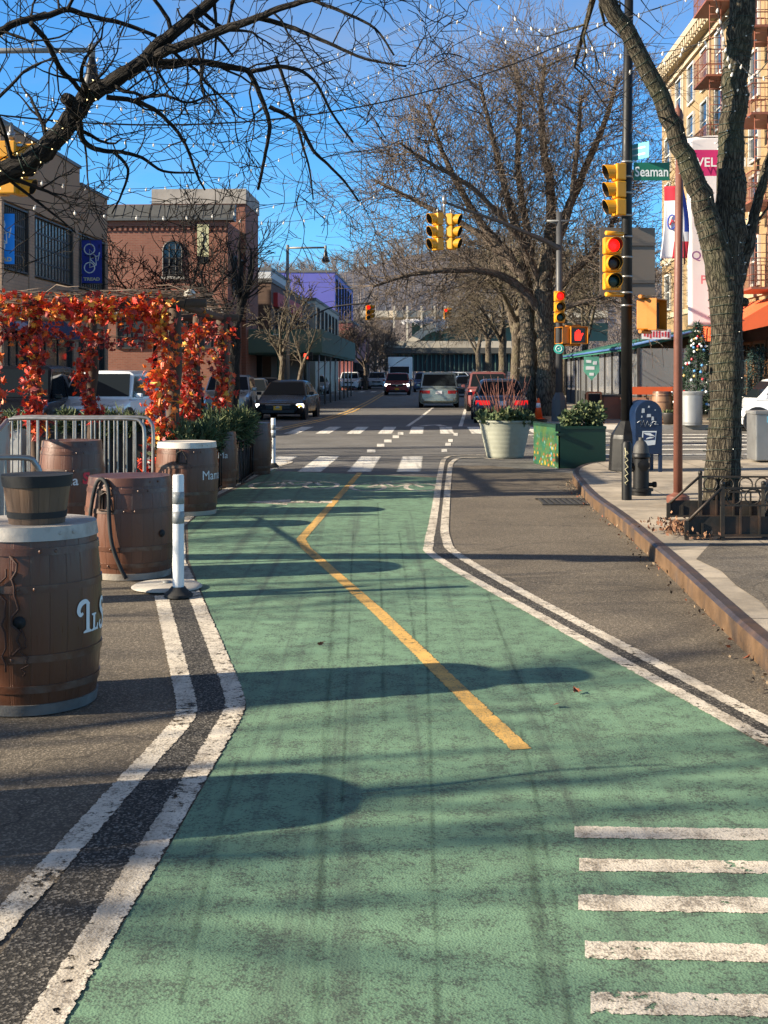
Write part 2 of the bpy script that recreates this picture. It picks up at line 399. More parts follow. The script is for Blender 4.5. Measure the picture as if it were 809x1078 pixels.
def leafmass(mb, sampler, n, size, rng, mats=1, shape='leaf'):
    for i in range(n):
        p, up = sampler(rng); s = size * rng.uniform(0.6, 1.3)
        a = (rvec(rng) + up * 0.8).normalized(); b = a.cross(rvec(rng)); 
        if b.length < 0.05: continue
        b.normalize(); m = rng.randrange(mats)
        if shape == 'maple':
            pr = ((0, 0), (.30, -.12), (.24, .10), (.52, .22), (.30, .36), (.36, .62), (.16, .56), (0, 1.0), (-.16, .56), (-.36, .62), (-.30, .36), (-.52, .22), (-.24, .10), (-.30, -.12))
            c = a.cross(b); k1, k2 = rng.uniform(-.5, .9), rng.uniform(-.5, .5); mb.add([p + b * (x * s) + a * (y * s) + c * ((abs(x) * k1 + y * y * k2) * s) for x, y in pr], [(0, 1, 2, 3, 4, 5, 6, 7), (0, 7, 8, 9, 10, 11, 12, 13)], m)
        elif shape == 'needle':
            mb.add([p - b * s * .09, p + b * s * .09, p + a * s + b * s * .03, p + a * s - b * s * .03], [(0, 1, 2, 3)], m)
        else:
            mb.add([p, p + a * s * .5 + b * s * .28, p + a * s, p + a * s * .5 - b * s * .28], [(0, 1, 2, 3)], m)
# ------------------------------------------------------------------ common materials
m_street = asphalt('street_asphalt', 0.15, 0.26, 0.25, (1.0, 0.95, 0.87))
m_plaza = asphalt('plaza_asphalt', 0.125, 0.30, 0.25, (1.0, 0.83, 0.62))
m_strip = asphalt('strip_asphalt', 0.036, 0.26, 0.15, (1.0, .9, .76))
m_green = lanepaint('lane_green', (0.162, 0.276, 0.172), wear=(0.06, 0.075, 0.06), amount=0.72, dirt=0.45)
m_white = lanepaint('line_white', (0.70, 0.62, 0.50), wear=(0.20, 0.165, 0.125), amount=0.75, dirt=0.4, chip=True)
m_zebra = lanepaint('zebra_white', (0.76, 0.72, 0.63), wear=(0.16, 0.15, 0.14), amount=0.45, dirt=0.25, chip=True)
m_yellow = lanepaint('line_yellow', (0.68, 0.40, 0.11), wear=(0.2, 0.17, 0.09), amount=0.6, dirt=0.35, chip=True)
m_walk = slabs('sidewalk_concrete', (0.46, 0.385, 0.29))
m_conc = M('concrete', (0.36, 0.33, 0.29), 0.9, 0.25, 3, 0.3, dirt=(0.12, 0.11, 0.1))
m_kerb = M('kerb_steel', (0.125, 0.072, 0.036), 0.65, 0.75, 5, 0.4, 0.1, dirt=(0.04, 0.032, 0.03), dirtamt=0.95)
m_kerbtop = M('kerb_steel_top', (0.062, 0.05, 0.05), 0.5, 0.5, 7, 0.3, 0.3, dirt=(0.16, 0.09, 0.05), dirtamt=0.6)
m_black = M('black_paint', (0.006, 0.006, 0.0062), 0.5, 0.3, 8, 0.08, spec=.3)
m_blackr = M('black_rubber', (0.015, 0.015, 0.015), 0.75, 0.3, 8, 0.1)
m_steel = M('galvanised_steel', (0.30, 0.295, 0.285), 0.38, 0.25, 9, 0.05, 0.75)
m_grey = M('grey_metal_paint', (0.20, 0.20, 0.195), 0.5, 0.2, 6, 0.08, 0.2)
m_yel = M('signal_yellow', (0.60, 0.265, 0.008), 0.42, 0.15, 5, 0.05)
m_ora = M('signal_orange', (0.46, 0.15, 0.006), 0.45, 0.15, 5, 0.05)
m_wht = M('white_plastic', (0.72, 0.72, 0.70), 0.5, 0.08, 6, 0.03, dirt=(0.4, 0.38, 0.34), dirtamt=0.4)
m_sign_g = M('sign_green', (0.012, 0.13, 0.075), 0.4, 0.1, 5, 0)
m_sign_w = M('sign_white', (0.72, 0.74, 0.72), 0.4, 0.05, 5, 0)
m_rust = M('red_oxide_paint', (0.15, 0.055, 0.036), 0.55, 0.3, 6, 0.2, dirt=(0.11, 0.05, 0.035))
m_glass = glass('dark_glass')
m_win = glass('window_glass', (0.035, 0.045, 0.055), 0.08)
m_barkR = bark('bark_near', (0.02, 0.016, 0.012), (0.16, 0.135, 0.095), 26.0, (0.085, 0.09, 0.05))
m_barkM = bark('bark_mid', (0.045, 0.035, 0.028), (0.23, 0.19, 0.14), 12.0, (0.17, 0.15, 0.09))
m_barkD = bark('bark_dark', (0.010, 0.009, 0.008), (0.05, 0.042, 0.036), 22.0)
m_barkB = bark('bark_twig', (0.075, 0.058, 0.046), (0.235, 0.185, 0.145), 14.0)
m_soil = M('soil', (0.05, 0.035, 0.025), 0.95, 0.4, 12, 0.6)

# ------------------------------------------------------------------ ground, roads and paint
mb = MB()
ds = [-30, 0, 20, 42, 60, 90, 130, 200, 300, 900]
for i in range(len(ds) - 1):
    a, b = ds[i], ds[i + 1]; za, zb = grade(min(a, 200)), grade(min(b, 200))
    mb.add([(-700, a, za), (700, a, za), (700, b, zb), (-700, b, zb)], [(0, 1, 2, 3)])
struct('street', mb, m_street)
def flat(name, pix, z, m):
    mb = MB(); mb.poly([(*gp(x, y)[:2], z) for x, y in pix]); return struct(name, mb, m)
def flatw(name, pts, z, m):
    mb = MB(); mb.poly([(x, y, z) for x, y in pts]); return struct(name, mb, m)
# plaza asphalt on both sides of the lane (south of the crossing)
flatw('plaza_pavement', [(-14, -6), (3.2, -6), (3.2, 4), (3.3, 9), (3.3, 14), (3.05, 17.9), (3.0, 19.3), (3.3, 20.3), (1.9, 22.3), (1.1, 22.3), (0.95, 19.9), (-1.85, 20.6), (-4, 20.6), (-14, 20.6)], 0.002, m_plaza)
LB = [(-0.9, -4)]
left_edge = [(30, 1140), (67, 1078), (178, 893), (252, 762), (259, 748), (259, 738), (253, 720), (216, 632), (199, 590), (198, 552), (228, 526), (290, 493)]
right_edge = [(470, 484), (467, 500), (458, 545), (452, 572), (458, 586), (580, 657), (809, 788), (900, 838)]
pts = [gp(x, y) for x, y in left_edge] + [gp(291, 496), gp(461, 503)] + [gp(x, y) for x, y in right_edge[1:]]
lane = [(p.x, p.y) for p in pts] + [(1.86, 2), (1.86, -2), (-1.2, -2)]
flatw('bike_lane', lane, 0.004, m_green)
def line(name, pix, w, z, m, smooth=True):
    mb = MB(); p = [gp(x, y) for x, y in pix]; p = [Vector((q.x, q.y, 0)) for q in p]
    if smooth: p = catmull(p, 5)
    mb.ribbon(p, w, z, m if isinstance(m, int) else 0); return struct(name, mb, m)
Lr = [(-80, 1290), (47, 1078), (160, 895), (240, 762), (247, 748), (248, 738), (244, 724), (207, 632), (190, 592), (189, 555), (222, 524), (284, 493)]
Ll = [(-190, 1190), (-60, 1040), (0, 975), (77, 890), (130, 830), (183, 772), (194, 758), (197, 748), (196, 738), (186, 695), (170, 628)]
Lm = [(-170, 1290), (-15, 1078), (121, 890), (205, 775), (219, 752), (221, 740), (213, 705), (189, 632)]
line('lane_border', Lm, .19, .006, m_strip)
line('lane_line', Lr, 0.105, 0.0082, m_white, False)
line('lane_line', Ll, 0.105, 0.0082, m_white, False)
Rl = [(512, 479), (485, 479.5), (470, 482), (465, 492), (457, 545), (452, 572), (460, 588), (580, 656), (809, 782), (900, 832)]
Rr = [(530, 484), (490, 482), (477, 486), (473.5, 496), (469, 545), (470, 568), (484, 586), (580, 640.5), (809, 761), (900, 809)]
Rm = [(a[0] / 2 + b[0] / 2, a[1] / 2 + b[1] / 2) for a, b in zip(Rl, Rr)]
line('lane_border', Rm[2:], 0.16, 0.006, m_strip)
line('lane_line', Rl, 0.095, 0.0082, m_white)
line('lane_line', Rr, 0.095, 0.0082, m_white)
mb = MB(); p = [gp(x, y) for x, y in [(379, 498), (317, 568), (322, 577), (400, 646), (492, 736), (549, 790)]]
mb.ribbon(p, 0.098, 0.0062); struct('centre_line', mb, m_yellow)
# rumble bars at the lower right
mb = MB()
for (xl, yt, yb) in ((605, 871, 884), (610, 905, 919), (609, 943, 961), (616, 992, 1012), (622, 1045, 1070)):
    a = gp(xl, yt); b = gp(xl, yb); sl = -0.012
    mb.add([(b.x, b.y, .0062), (b.x + 1.9, b.y + sl * 1.9 - .05, .0062), (a.x + 1.9, a.y + sl * 1.9 - .05, .0062), (a.x, a.y, .0062)], [(0, 1, 2, 3)], 0, False, [((0, 0), (0, 1.9), (1, 1.9), (1, 0))])
struct('rumble_bars', mb, m_white)
# crossings
def xwalk(name, d0, d1, xs, w, z=0.0035):
    mb = MB()
    for x in xs:
        n = 3
        for i in range(n):
            a, b = d0 + (d1 - d0) * i / n, d0 + (d1 - d0) * (i + 1) / n
            o = lambda d: x + AX * (d - d0)
            mb.add([(o(a) - w / 2, a, z + grade(a)), (o(a) + w / 2, a, z + grade(a)), (o(b) + w / 2, b, z + grade(b)), (o(b) - w / 2, b, z + grade(b))], [(0, 1, 2, 3)], 0, False, [((0, a), (1, a), (1, b), (0, b))])
    return struct(name, mb, m_zebra)
xwalk('crosswalk', 20.85, 24.9, [-1.26 + .84 * k for k in range(-11, 3)], 0.43)
xwalk('crosswalk', 34.9, 39.7, [xat(373.6, 36.5) + .886 * k for k in range(-9, 9)], 0.42)
xwalk('crosswalk', 104, 109, [-9 + 1.0 * k for k in range(0, 14)], 0.45, 0.02)
mb = MB()
for d in (25.1, 26.9, 28.6, 30.4, 32.1, 33.8): mb.add([(3.9, d, .008), (14.5, d + .5, .008), (14.5, d + .95, .008), (3.9, d + .45, .008)], [(0, 1, 2, 3)], 0, False, [((0, 0), (0, 10), (1, 10), (1, 0))])
struct('crosswalk', mb, m_zebra)
mb = MB()
for x, y, w in ((391, 475, 9), (401, 469, 8), (408.5, 464.5, 8), (417, 460, 7), (422, 456.5, 6), (468, 474.5, 6), (472, 468, 6), (474.5, 464, 5), (480, 457.5, 5)):
    a, b = gp(x, y + 1.5), gp(x, y - 1.5); hw = w * a.y / F / 2
    mb.add([(a.x - hw, a.y, .007), (a.x + hw, a.y, .007), (b.x + hw, b.y, .007), (b.x - hw, b.y, .007)], [(0, 1, 2, 3)], 0, False, [((.3, 0), (.7, 0), (.7, 1), (.3, 1))])
struct('lane_dashes', mb, m_zebra)
mb = MB()
def gl(px, d): return Vector((xat(px, d), d, 0))
mb.ribbon([gl(429, 40), gl(443, 48), gl(457, 62)], .14, .008); mb.ribbon([gl(485, 40), gl(488, 48), gl(491, 62)], .14, .008)
mb.ribbon([gl(445, 40.3), gl(452, 41), gl(461, 41.2), gl(467, 40.2)], .3, .008)
mb.ribbon([(-9.5, 47.6), (-2.4, 47.9)], .3, .008); mb.ribbon([(-9.5, 54), (-2.2, 54.3)], .22, .008); mb.ribbon([(-7, 40.2), (-4.6, 40.3)], .28, .008); mb.ribbon([(-8, 72), (-1.5, 72)], .3, .008); mb.ribbon([(-6, 88), (-3.2, 96)], .2, .008)
struct('lane_markings', mb, m_zebra)
mb = MB()
for off in (-.14, .14): mb.ribbon([(-3.3 + off, 37), (-2.75 + off, 42), (-2.2 + off, 46), (-1.5 + off, 55), (-.85 + off, 72), (0.55 + off, 118)], .13, .008)
struct('centre_line', mb, m_yellow)
# bicycle symbols
mb = MB()
def sym(cx, cd, s):
    def P(x, y): return (cx + x * s, cd + y * s)
    for wx in (-.55, .55): mb.ribbon([P(wx + .34 * math.cos(a * math.pi / 8), 1.0 * .34 * math.sin(a * math.pi / 8) * 2.4) for a in range(17)], .075, .0064)
    for pl in ([(-.55, 0), (-.2, .95), (.35, .85), (.55, 0)], [(-.2, .95), (0, .05), (.35, .85)], [(-.55, 0), (0, .05)], [(-.35, 1.2), (-.05, 1.2)], [(.3, 1.1), (.5, 1.15)]): mb.ribbon([P(*q) for q in pl], .075, .0064)
sym(xat(416, 18.3), 17.9, .72); sym(xat(312, 18.6), 18.2, .72)
a = gp(288, 529); mb.add([(a.x - .35, a.y, .0064), (a.x + .2, a.y - .35, .0064), (a.x + .2, a.y + .35, .0064)], [(0, 1, 2)]); mb.add([(a.x + .2, a.y - .12, .0064), (a.x + .75, a.y - .12, .0064), (a.x + .75, a.y + .12, .0064), (a.x + .2, a.y + .12, .0064)], [(0, 1, 2, 3)])
struct('bike_symbol', mb, m_white)
# corner line pair at the far left end of the lane
line('lane_line', [(284, 493), (300, 489), (306, 486.5), (296, 484), (280, 484.5)], .1, 0.0082, m_white)

# right-hand kerb and sidewalk
kg = [(2.0, -6.0), (2.0, -2.0), (2.02, 2.0), (2.06, 5.5)] + [tuple(gp(x, y)[:2]) for x, y in ((794, 696), (706, 608), (653, 558), (622, 533), (608, 516))] + [tuple(gp(603, 507)[:2]), tuple(gp(607, 501)[:2]), tuple(gp(622, 496)[:2]), tuple(gp(650, 493.5)[:2])]
kg = [tuple(p) for p in catmull([Vector((x, y, 0)) for x, y in kg], 5)]
kg2 = [(p[0], p[1]) for p in kg] + [(9, 22.3), (30, 23.2)]
def offset(line_, w):
    out = []
    for i, p in enumerate(line_):
        a = Vector(line_[max(0, i - 1)]); b = Vector(line_[min(len(line_) - 1, i + 1)]); t = (b - a).normalized(); out.append((p[0] + t.y * w, p[1] - t.x * w))
    return out
def kerbmesh(name, ln, w, h, label=None):
    o1 = offset(ln, 0.025); o2 = offset(ln, w); mb = MB(); n = len(ln)
    vs = [(p[0], p[1], 0) for p in ln] + [(p[0], p[1], h - .02) for p in ln] + [(p[0], p[1], h) for p in o1] + [(p[0], p[1], h) for p in o2] + [(p[0], p[1], 0) for p in o2]
    for r in range(4):
        for i in range(n - 1):
            mb.add([vs[r * n + i], vs[r * n + i + 1], vs[(r + 1) * n + i + 1], vs[(r + 1) * n + i]], [(0, 1, 2, 3)], 0 if r == 0 else 1, False)
    o = mb.build(name, [m_kerb, m_kerbtop]); return tag(o, kind='structure')
kerbmesh('kerb', kg2, 0.095, 0.15)
inner = offset(kg2, 0.093)
flatw('sidewalk', inner + [(30, -6)], 0.147, m_walk)
# asphalt patch on the sidewalk in front of the tree guard
flat('sidewalk_patch', [(720, 590), (738, 576), (900, 577), (1000, 700), (845, 700)], 0.151, m_plaza) if False else None
in2 = [p for p in offset(kg2, .24) if 4.5 < p[1] < 10.2]; rj = random.Random(5); in2 = [(p[0] + rj.uniform(-.05, .05), p[1]) for p in in2]
flatw('sidewalk_patch', in2 + [(in2[-1][0] + .35, 10.75), (6.5, 10.7), (6.5, 4.5)], .1495, asphalt('walk_patch', 0.15, 0.30, 0.3, (1.0, 0.85, 0.66)))
# far right sidewalk (beyond the cross street) and far left sidewalk
def pavement(name, pts, m=m_walk, h=0.147):
    mb = MB(); ln = pts; n = len(pts)
    cx = [(p[0], p[1]) for p in pts]
    mb.add([(x, y, h + grade(y)) for x, y in cx], [tuple(range(n))]); 
    struct(name, mb, m)
    mb = MB()
    for i in range(n - 1):
        a, b = Vector(cx[i]), Vector(cx[i + 1]); k = max(1, int((b - a).length / 10))
        for q in range(k):
            p0, p1 = a.lerp(b, q / k), a.lerp(b, (q + 1) / k)
            mb.add([(p0.x, p0.y, -.02), (p1.x, p1.y, -.02), (p1.x, p1.y, h + grade(p1.y) + .003), (p0.x, p0.y, h + grade(p0.y) + .003)], [(0, 1, 2, 3)])
    struct('kerb', mb, m_conc)
pavement('sidewalk', [(34, 39.5), (7.6, 37.4), (5.9, 38.2), (5.3, 40.2), (5.6, 41.9), (34, 41.9)])
pavement('sidewalk', [(34, 42), (5.6, 42), (5.9, 50), (9.3, 130), (34, 130)])
pavement('sidewalk', [(-40, 49.8), (-9.4, 49.8), (-8.6, 50.6), (-8.3, 52), (-4.8, 130), (-40, 130)])
pavement('sidewalk', [(-40, 26), (-12.6, 26), (-12.0, 26.8), (-11.0, 44.8), (-11.6, 45.8), (-40, 45.8)])
# storm drain
t = thing('storm_drain', 'black iron storm drain grate set in the asphalt at the rusty kerb', 'drain', (*gp(597, 529)[:2], 0.006))
mb = MB(); mb.b2((-.33, -.33, 0), (.33, .33, .004)); mb.build('pit', M('drain_dark', (.006, .006, .006), .9, .1), t)
mb = MB()
for k in range(9): mb.b2((-.33 + .0775 * k, -.33, .0), (-.29 + .0775 * k, .33, .012))
mb.b2((-.36, -.38, 0), (.36, -.33, .014)); mb.b2((-.36, .33, 0), (.36, .38, .014)); mb.build('grate', M('grate_iron', (.05, .048, .045), .6, .3, 9, .2, .3), t)
mb = MB(); mb.box((.40, .0, .072), (.16, .62, .11), .16); mb.build('kerb_inlet', MATS['drain_dark'], t)
# dry leaves lying on the lane
leafm = M('dry_leaf', (0.20, 0.055, 0.022), .7, .4, 20, .1)
rng = random.Random(3)
for i, (x, y, lab) in enumerate(((583, 743, 'curled red brown leaf left of its neighbour on the green lane'), (606, 729, 'curled red brown leaf close to the white lane line, near the long barrel shadow'), (335, 679, 'small dry leaf on the left half of the green lane'), (783, 693, 'pale yellow leaf lying at the foot of the rusty kerb'))):
    p = gp(x, y, .012); mb = MB()
    leafmass(mb, lambda r: (Vector((0, 0, .008)), Vector((.6, .2, .1))), 1, .06, rng, 1, 'maple')
    o = mb.build('fallen_leaf', leafm, None, 0, (p.x, p.y, .012)); o.scale.z = .5; tag(o, lab, 'leaf', 'dry leaves on the pavement')

# long tyre marks and hairline cracks worn into the lane
mt_, nt, ns, ls, bs = newmat('tyre_marks'); v = coords(ns, ls, 'Object'); bs.inputs['Base Color'].default_value = (.03, .045, .035, 1); bs.inputs['Roughness'].default_value = .9
al = ramp(ns, ls, noise(ns, ls, coords(ns, ls, 'Object', (14, 1.1, 1)), 2.2, 6, .7), .36, .66, 0, .42)
su = nd(ns, 'ShaderNodeSeparateXYZ'); ls.new(coords(ns, ls, 'UV'), su.inputs[0]); pp = ns.new('ShaderNodeMath'); pp.operation = 'PINGPONG'; pp.inputs[1].default_value = .5; ls.new(su.outputs[0], pp.inputs[0])
ml = ns.new('ShaderNodeMath'); ml.operation = 'MULTIPLY'; ls.new(al, ml.inputs[0]); ls.new(ramp(ns, ls, pp.outputs[0], 0, .45), ml.inputs[1]); ls.new(ml.outputs[0], bs.inputs['Alpha'])
mb = MB()
for pl, w in (([(447, 600), (450, 690), (455, 870), (462, 1110)], .028), ([(548, 770), (562, 830), (580, 930), (604, 1110)], .03), ([(556, 880), (566, 980), (572, 1110)], .075), ([(352, 620), (345, 740), (338, 900), (332, 1110)], .05), ([(420, 560), (432, 640), (440, 700)], .03), ([(372, 560), (366, 700), (360, 860)], .025), ([(250, 800), (215, 940), (190, 1060)], .03), ([(505, 600), (540, 700), (575, 760)], .03), ([(398, 530), (402, 640), (404, 760)], .035)):
    mb.ribbon(catmull([Vector((*gp(x, y)[:2], 0)) for x, y in pl], 6), w, .0052)
struct('tyre_marks', mb, mt_)
rng = random.Random(17); mb = MB(); kk = [p for p in kg if 4 < p[1] < 19]
def kd(r): i = r.randrange(len(kk) - 1); a, b = Vector((*kk[i], 0)), Vector((*kk[i + 1], 0)); q = a.lerp(b, r.random()); return Vector((q.x - abs(r.gauss(.02, .07)), q.y, .012)), UP
leafmass(mb, kd, 260, .03, rng, 3); tag(mb.build('gutter_litter', [leafm, M('grit_dark', (.06, .045, .03), .9), M('grit_tan', (.25, .18, .11), .9)]), kind='stuff')
# ------------------------------------------------------------------ near left: barrels, posts, barricades, pergola
m_brl = stavewood('barrel_brown', (0.105, 0.038, 0.017), (0.135, 0.05, 0.023), 0.088, 0.38, 0.3, (0.15, 0.075, 0.042))
m_brl2 = stavewood('barrel_brown_worn', (0.12, 0.046, 0.024), (0.16, 0.064, 0.034), 0.088, 0.4, 0.35, (0.2, 0.11, 0.07))
m_hoop = M('hoop_brown', (0.10, 0.037, 0.018), 0.4, .3, 9, .15, .1, dirt=(.22, .18, .14), dirtamt=.5)
m_hoopg = M('hoop_grey', (0.42, 0.38, 0.33), 0.6, .3, 7, .2, .2, dirt=(.14, .10, .07), dirtamt=.7)
m_letw = M('lettering_white', (0.72, 0.70, 0.67), .6, .1, 8, 0)
m_letr = M('lettering_red', (0.65, 0.02, 0.03), .5, .1, 8, 0)
m_tub = stavewood('tub_wood', (0.075, 0.040, 0.022), (0.22, 0.13, 0.075), 0.055, 0.5, 0.6)
m_iron = M('dark_iron', (0.02, 0.017, 0.015), .5, .4, 9, .2, .4, dirt=(.09, .04, .02))
def barrel(name, label, loc, rh, rb, h, mat=None, top=None, bottom=None, latch=None, bung=None, texts=(), rot=0, group='brown wine barrels beside the bike lane'):
    mat = mat or m_brl; t = thing(name, label, 'barrel', loc, rot, group)
    rf = lambda z: rh + (rb - rh) * (1 - (2 * z / h - 1) ** 2)
    zs = [h * i / 18 for i in range(19)]
    mb = MB(); pr = [(rf(z), z) for z in zs] + [(rh - .025, h), (rh - .03, h - .03), (0.0001, h - .03)]
    mb.lathe([(0.0001, 0.0)] + pr, 40); mb.build('staves', mat, t, sharp=50)
    for i, (za, zb, m) in enumerate(((0.004, .055, bottom or m_hoop), (.125 * h, .125 * h + .035, m_hoop), (.29 * h, .29 * h + .035, m_hoop), (.66 * h, .66 * h + .035, m_hoop), (.855 * h, .855 * h + .035, m_hoop), (h - .062, h + .003, top or m_hoop))):
        mb = MB(); e = .006 if m is m_hoop else .009; mb.lathe([(rf(za) - .01, za), (rf(za) + e, za), (rf((za + zb) / 2) + e, (za + zb) / 2), (rf(zb) + e, zb), (rf(zb) - .012, zb)], 40)
        for a in (0.05, 0.28): 
            an = a - .9 + i * .31; zz = (za + zb) / 2; rr = rf(zz) + e
            mb.ball((rr * math.sin(an), -rr * math.cos(an), zz), .009, 6)
        mb.build('hoop', m, t, sharp=40)
    def srf(an, z, e=.004): r = rf(z) + e; return Vector((r * math.sin(an), -r * math.cos(an), z))
    if bung:
        an, z = bung; mb = MB(); c = srf(an, z, 0); T = Matrix.Translation(c) @ Matrix.Rotation(an, 4, 'Z') @ Matrix.Rotation(R(90), 4, 'X')
        mb.lathe([(.0001, .002), (.026, .002), (.03, .006)], 14, 0, (0, 0, 0), True, T); mb.build('bung_hole', m_blackr, t)
    if latch:
        an, z = latch; c = srf(an, z, 0); T = Matrix.Translation(c) @ Matrix.Rotation(an, 4, 'Z'); mb = MB()
        mb.tube([T @ Vector(q) for q in ((-.05, -.012, -.04), (-.05, -.02, .07), (0, -.02, .1), (.05, -.02, .03), (.06, -.02, -.05), (-.05, -.014, -.04))], .008, 6)
        mb.box(T @ Vector((-.05, -.008, .03)), (.035, .02, .16), an); mb.build('latch', m_iron, t)
    for body, size, an, z, m, shear, bold in texts:
        mb = MB(); mb.text(body, size, lambda x, y, zz: srf(an + x / (rb + .004), z + y, .0035), 0, 'LEFT', 0, shear, bold); mb.build('lettering', m, t)
    return t
# the front barrel
b1 = barrel('wine_barrel', 'big brown barrel with grey top band and white letters, carrying a wooden tub', (xat(34, 6.1), 6.1, 0.004), .302, .338, .885, m_brl, m_hoopg, M('hoop_grey_low', (.16, .15, .135), .6, .4, 8, .3, dirt=(.05, .03, .02)), None, (.11, .45),
            (), 0)
mb = MB(); rf = lambda z: .302 + .036 * (1 - (2 * z / .885 - 1) ** 2)
def strip(mb, pts, w, fn):
    P = [Vector((p[0], p[1], 0)) for p in pts]; P = catmull(P, 5) if len(P) > 2 else P; vs = []
    ws = w if hasattr(w, '__len__') else [w]
    for i, p in enumerate(P):
        t = (P[min(len(P) - 1, i + 1)] - P[max(0, i - 1)]).normalized(); f = i / (len(P) - 1) * (len(ws) - 1); k = min(len(ws) - 2, int(f)) if len(ws) > 1 else 0
        ww = ws[0] if len(ws) == 1 else ws[k] + (ws[k + 1] - ws[k]) * (f - k)
        for sg in (1, -1): q = p + Vector((-t.y, t.x, 0)) * ww / 2 * sg; vs.append(fn(q.x, q.y))
    mb.add(vs, [(2 * i, 2 * i + 1, 2 * i + 3, 2 * i + 2) for i in range(len(P) - 1)])
def onb(x, y): a = 1.05 + x / .34; z = .365 + y; r = rf(z) + .0045; return Vector((r * math.sin(a), -r * math.cos(a), z))
lt_ = MB(); lt_.poly([onb(x, y) for x, y in ((.0, 0), (.06, 0), (.06, .008), (.043, .016), (.043, .14), (.019, .14), (.019, .016), (.0, .008))]); strip(lt_, [(.043, .135), (.015, .152), (-.018, .142), (-.032, .112), (-.02, .09), (-.004, .098)], [.012, .022, .026, .022, .018, .012], onb)
lt_.build('lettering', m_letw, b1)
lt_ = MB(); lt_.poly([onb(.062 + x, y) for x, y in ((.0, 0), (.062, 0), (.062, .032), (.054, .032), (.046, .012), (.03, .012), (.03, .074), (.04, .078), (.04, .085), (.0, .085), (.0, .078), (.012, .074), (.012, .012), (.0, .008))]); lt_.build('lettering', m_letw, b1)
lt_ = MB(); strip(lt_, [(.215, .118), (.20, .14), (.172, .138), (.158, .115), (.168, .09), (.195, .068), (.207, .04), (.195, .012), (.165, .002), (.145, .022), (.156, .04)], [.012, .016, .022, .026, .03, .03, .026, .022, .018, .018, .012], onb); lt_.build('lettering', m_letw, b1)
def vine(seed, a0, z0, z1):
    rng = random.Random(seed); pts = []
    for i in range(14):
        z = z0 + (z1 - z0) * i / 13; a = a0 + rng.uniform(-.07, .07) + i * .006; pts.append(((rf(z) + .012) * math.sin(a), -(rf(z) + .012) * math.cos(a), z))
    return pts
mb.tube(vine(1, .02, .76, .3), .006, 5); mb.tube(vine(2, -.14, .7, .22), .005, 5); mb.tube(vine(5, .12, .42, .2), .004, 4)
# serif curl of the big letter
o = mb.build('dry_vine', M('dry_vine', (.05, .02, .012), .8, .3, 20, .2), None, 0, b1.location); tag(o, 'thin dry vine clinging to the front of the big lettered barrel', 'vine')
# wooden tub on it
t = thing('planter_tub', 'small wooden tub with two black bands standing on the big front barrel', 'planter tub', (xat(38, 6.0), 6.02, .86))
def tubr(z): return .128 + (.165 - .128) * z / .262
mb = MB(); mb.lathe([(.0001, .0), (tubr(0), 0), (tubr(.13), .13), (tubr(.262), .262), (tubr(.262) - .018, .262), (tubr(.1) - .02, .22), (.0001, .22)], 36); mb.build('staves', m_tub, t, sharp=40)
for za, zb, e in ((.212, .268, .006), (.062, .092, .004)):
    mb = MB(); mb.lathe([(tubr(za), za), (tubr(za) + e, za), (tubr(zb) + e, zb), (tubr(zb) - .02, zb)], 36); mb.build('band', m_blackr, t, sharp=40)
# second barrel, tilted hose over it
barrel('wine_barrel', 'scuffed brown barrel with a latch and black hose, beside the white flat disc', (xat(137, 9.98), 9.98, .004), .318, .356, .80, m_brl2, None, M('hoop_pale', (.36, .31, .25), .8, .35, 14, .3, dirt=(.12, .07, .04)), (-.32, .60), (.97, .36), ())
d2 = 9.98; c2 = Vector((xat(137, d2), d2, 0))
mb = MB(); r2 = lambda z: .318 + .038 * (1 - (2 * z / .80 - 1) ** 2) + .03
hs = [(-.8, .18), (-.72, .5), (-.64, .72), (-.52, .80), (-.36, .78), (-.26, .7), (-.22, .5), (-.16, .3), (0.0, .12), (.12, .03)]
mb.tube(catmull([(c2.x + r2(z) * math.sin(a), c2.y - r2(z) * math.cos(a), z) for a, z in hs], 4), .016, 7); o = mb.build('garden_hose', m_blackr); tag(o, 'black hose hung over the side of the scuffed latch barrel', 'hose')
barrel('wine_barrel', 'brown barrel with whitish rim and Ma lettering, standing beyond the flexible post', (xat(197, 14.45), 14.45, .004), .33, .365, .84, m_brl2, M('hoop_white', (.6, .56, .5), .6, .2, 8, .1, dirt=(.3, .2, .12)), M('hoop_tan', (.42, .35, .26), .8, .2, 8, .1), (0, .66), None, (('Mama', .15, .64, .46, m_letw, 0, 0),))
barrel('wine_barrel', 'brown barrel with worn top and red S lettering, close in front of the barricade', (xat(76, 13.0), 13.0, .004), .30, .34, .93, m_brl2, None, None, None, None, (('ma', .13, .02, .62, m_letw, 0, .002), ('S', .15, .50, .64, m_letr, 0, .006), ('ummer', .03, .55, .53, m_letw, 0, 0)) if False else (('ma', .14, -.05, .53, m_letw, 0, .002), ('S', .16, .56, .55, m_letr, .1, .008)))
barrel('wine_barrel', 'slim looking brown barrel with Ma lettering, squeezed between the two wire hedge planters', (-2.42, 18.0, .004), .25, .285, .80, m_brl, None, None, None, None, (('Ma', .13, .1, .47, m_letw, 0.1, 0),))
barrel('wine_barrel', 'plain dark brown barrel at the far end of the hedge, beside the far flexible post', (-2.15, 20.4, .004), .26, .30, .84, m_brl)
# barrel out of sight on the left whose shadow crosses the foreground
bo = barrel('wine_barrel', 'brown barrel with a tall dead stick, left of the camera', (-2.45, 4.2, .004), .30, .34, .88, m_brl)
mb = MB(); mb.tube([(-2.4, 4.22, .86), (-2.36, 4.24, 1.1), (-2.4, 4.3, 1.32), (-2.33, 4.28, 1.5)], [.02, .016, .012, .005], 5); tag(mb.build('dead_stick', m_barkD), 'dead plant stick standing in the barrel left of the camera', 'plant')

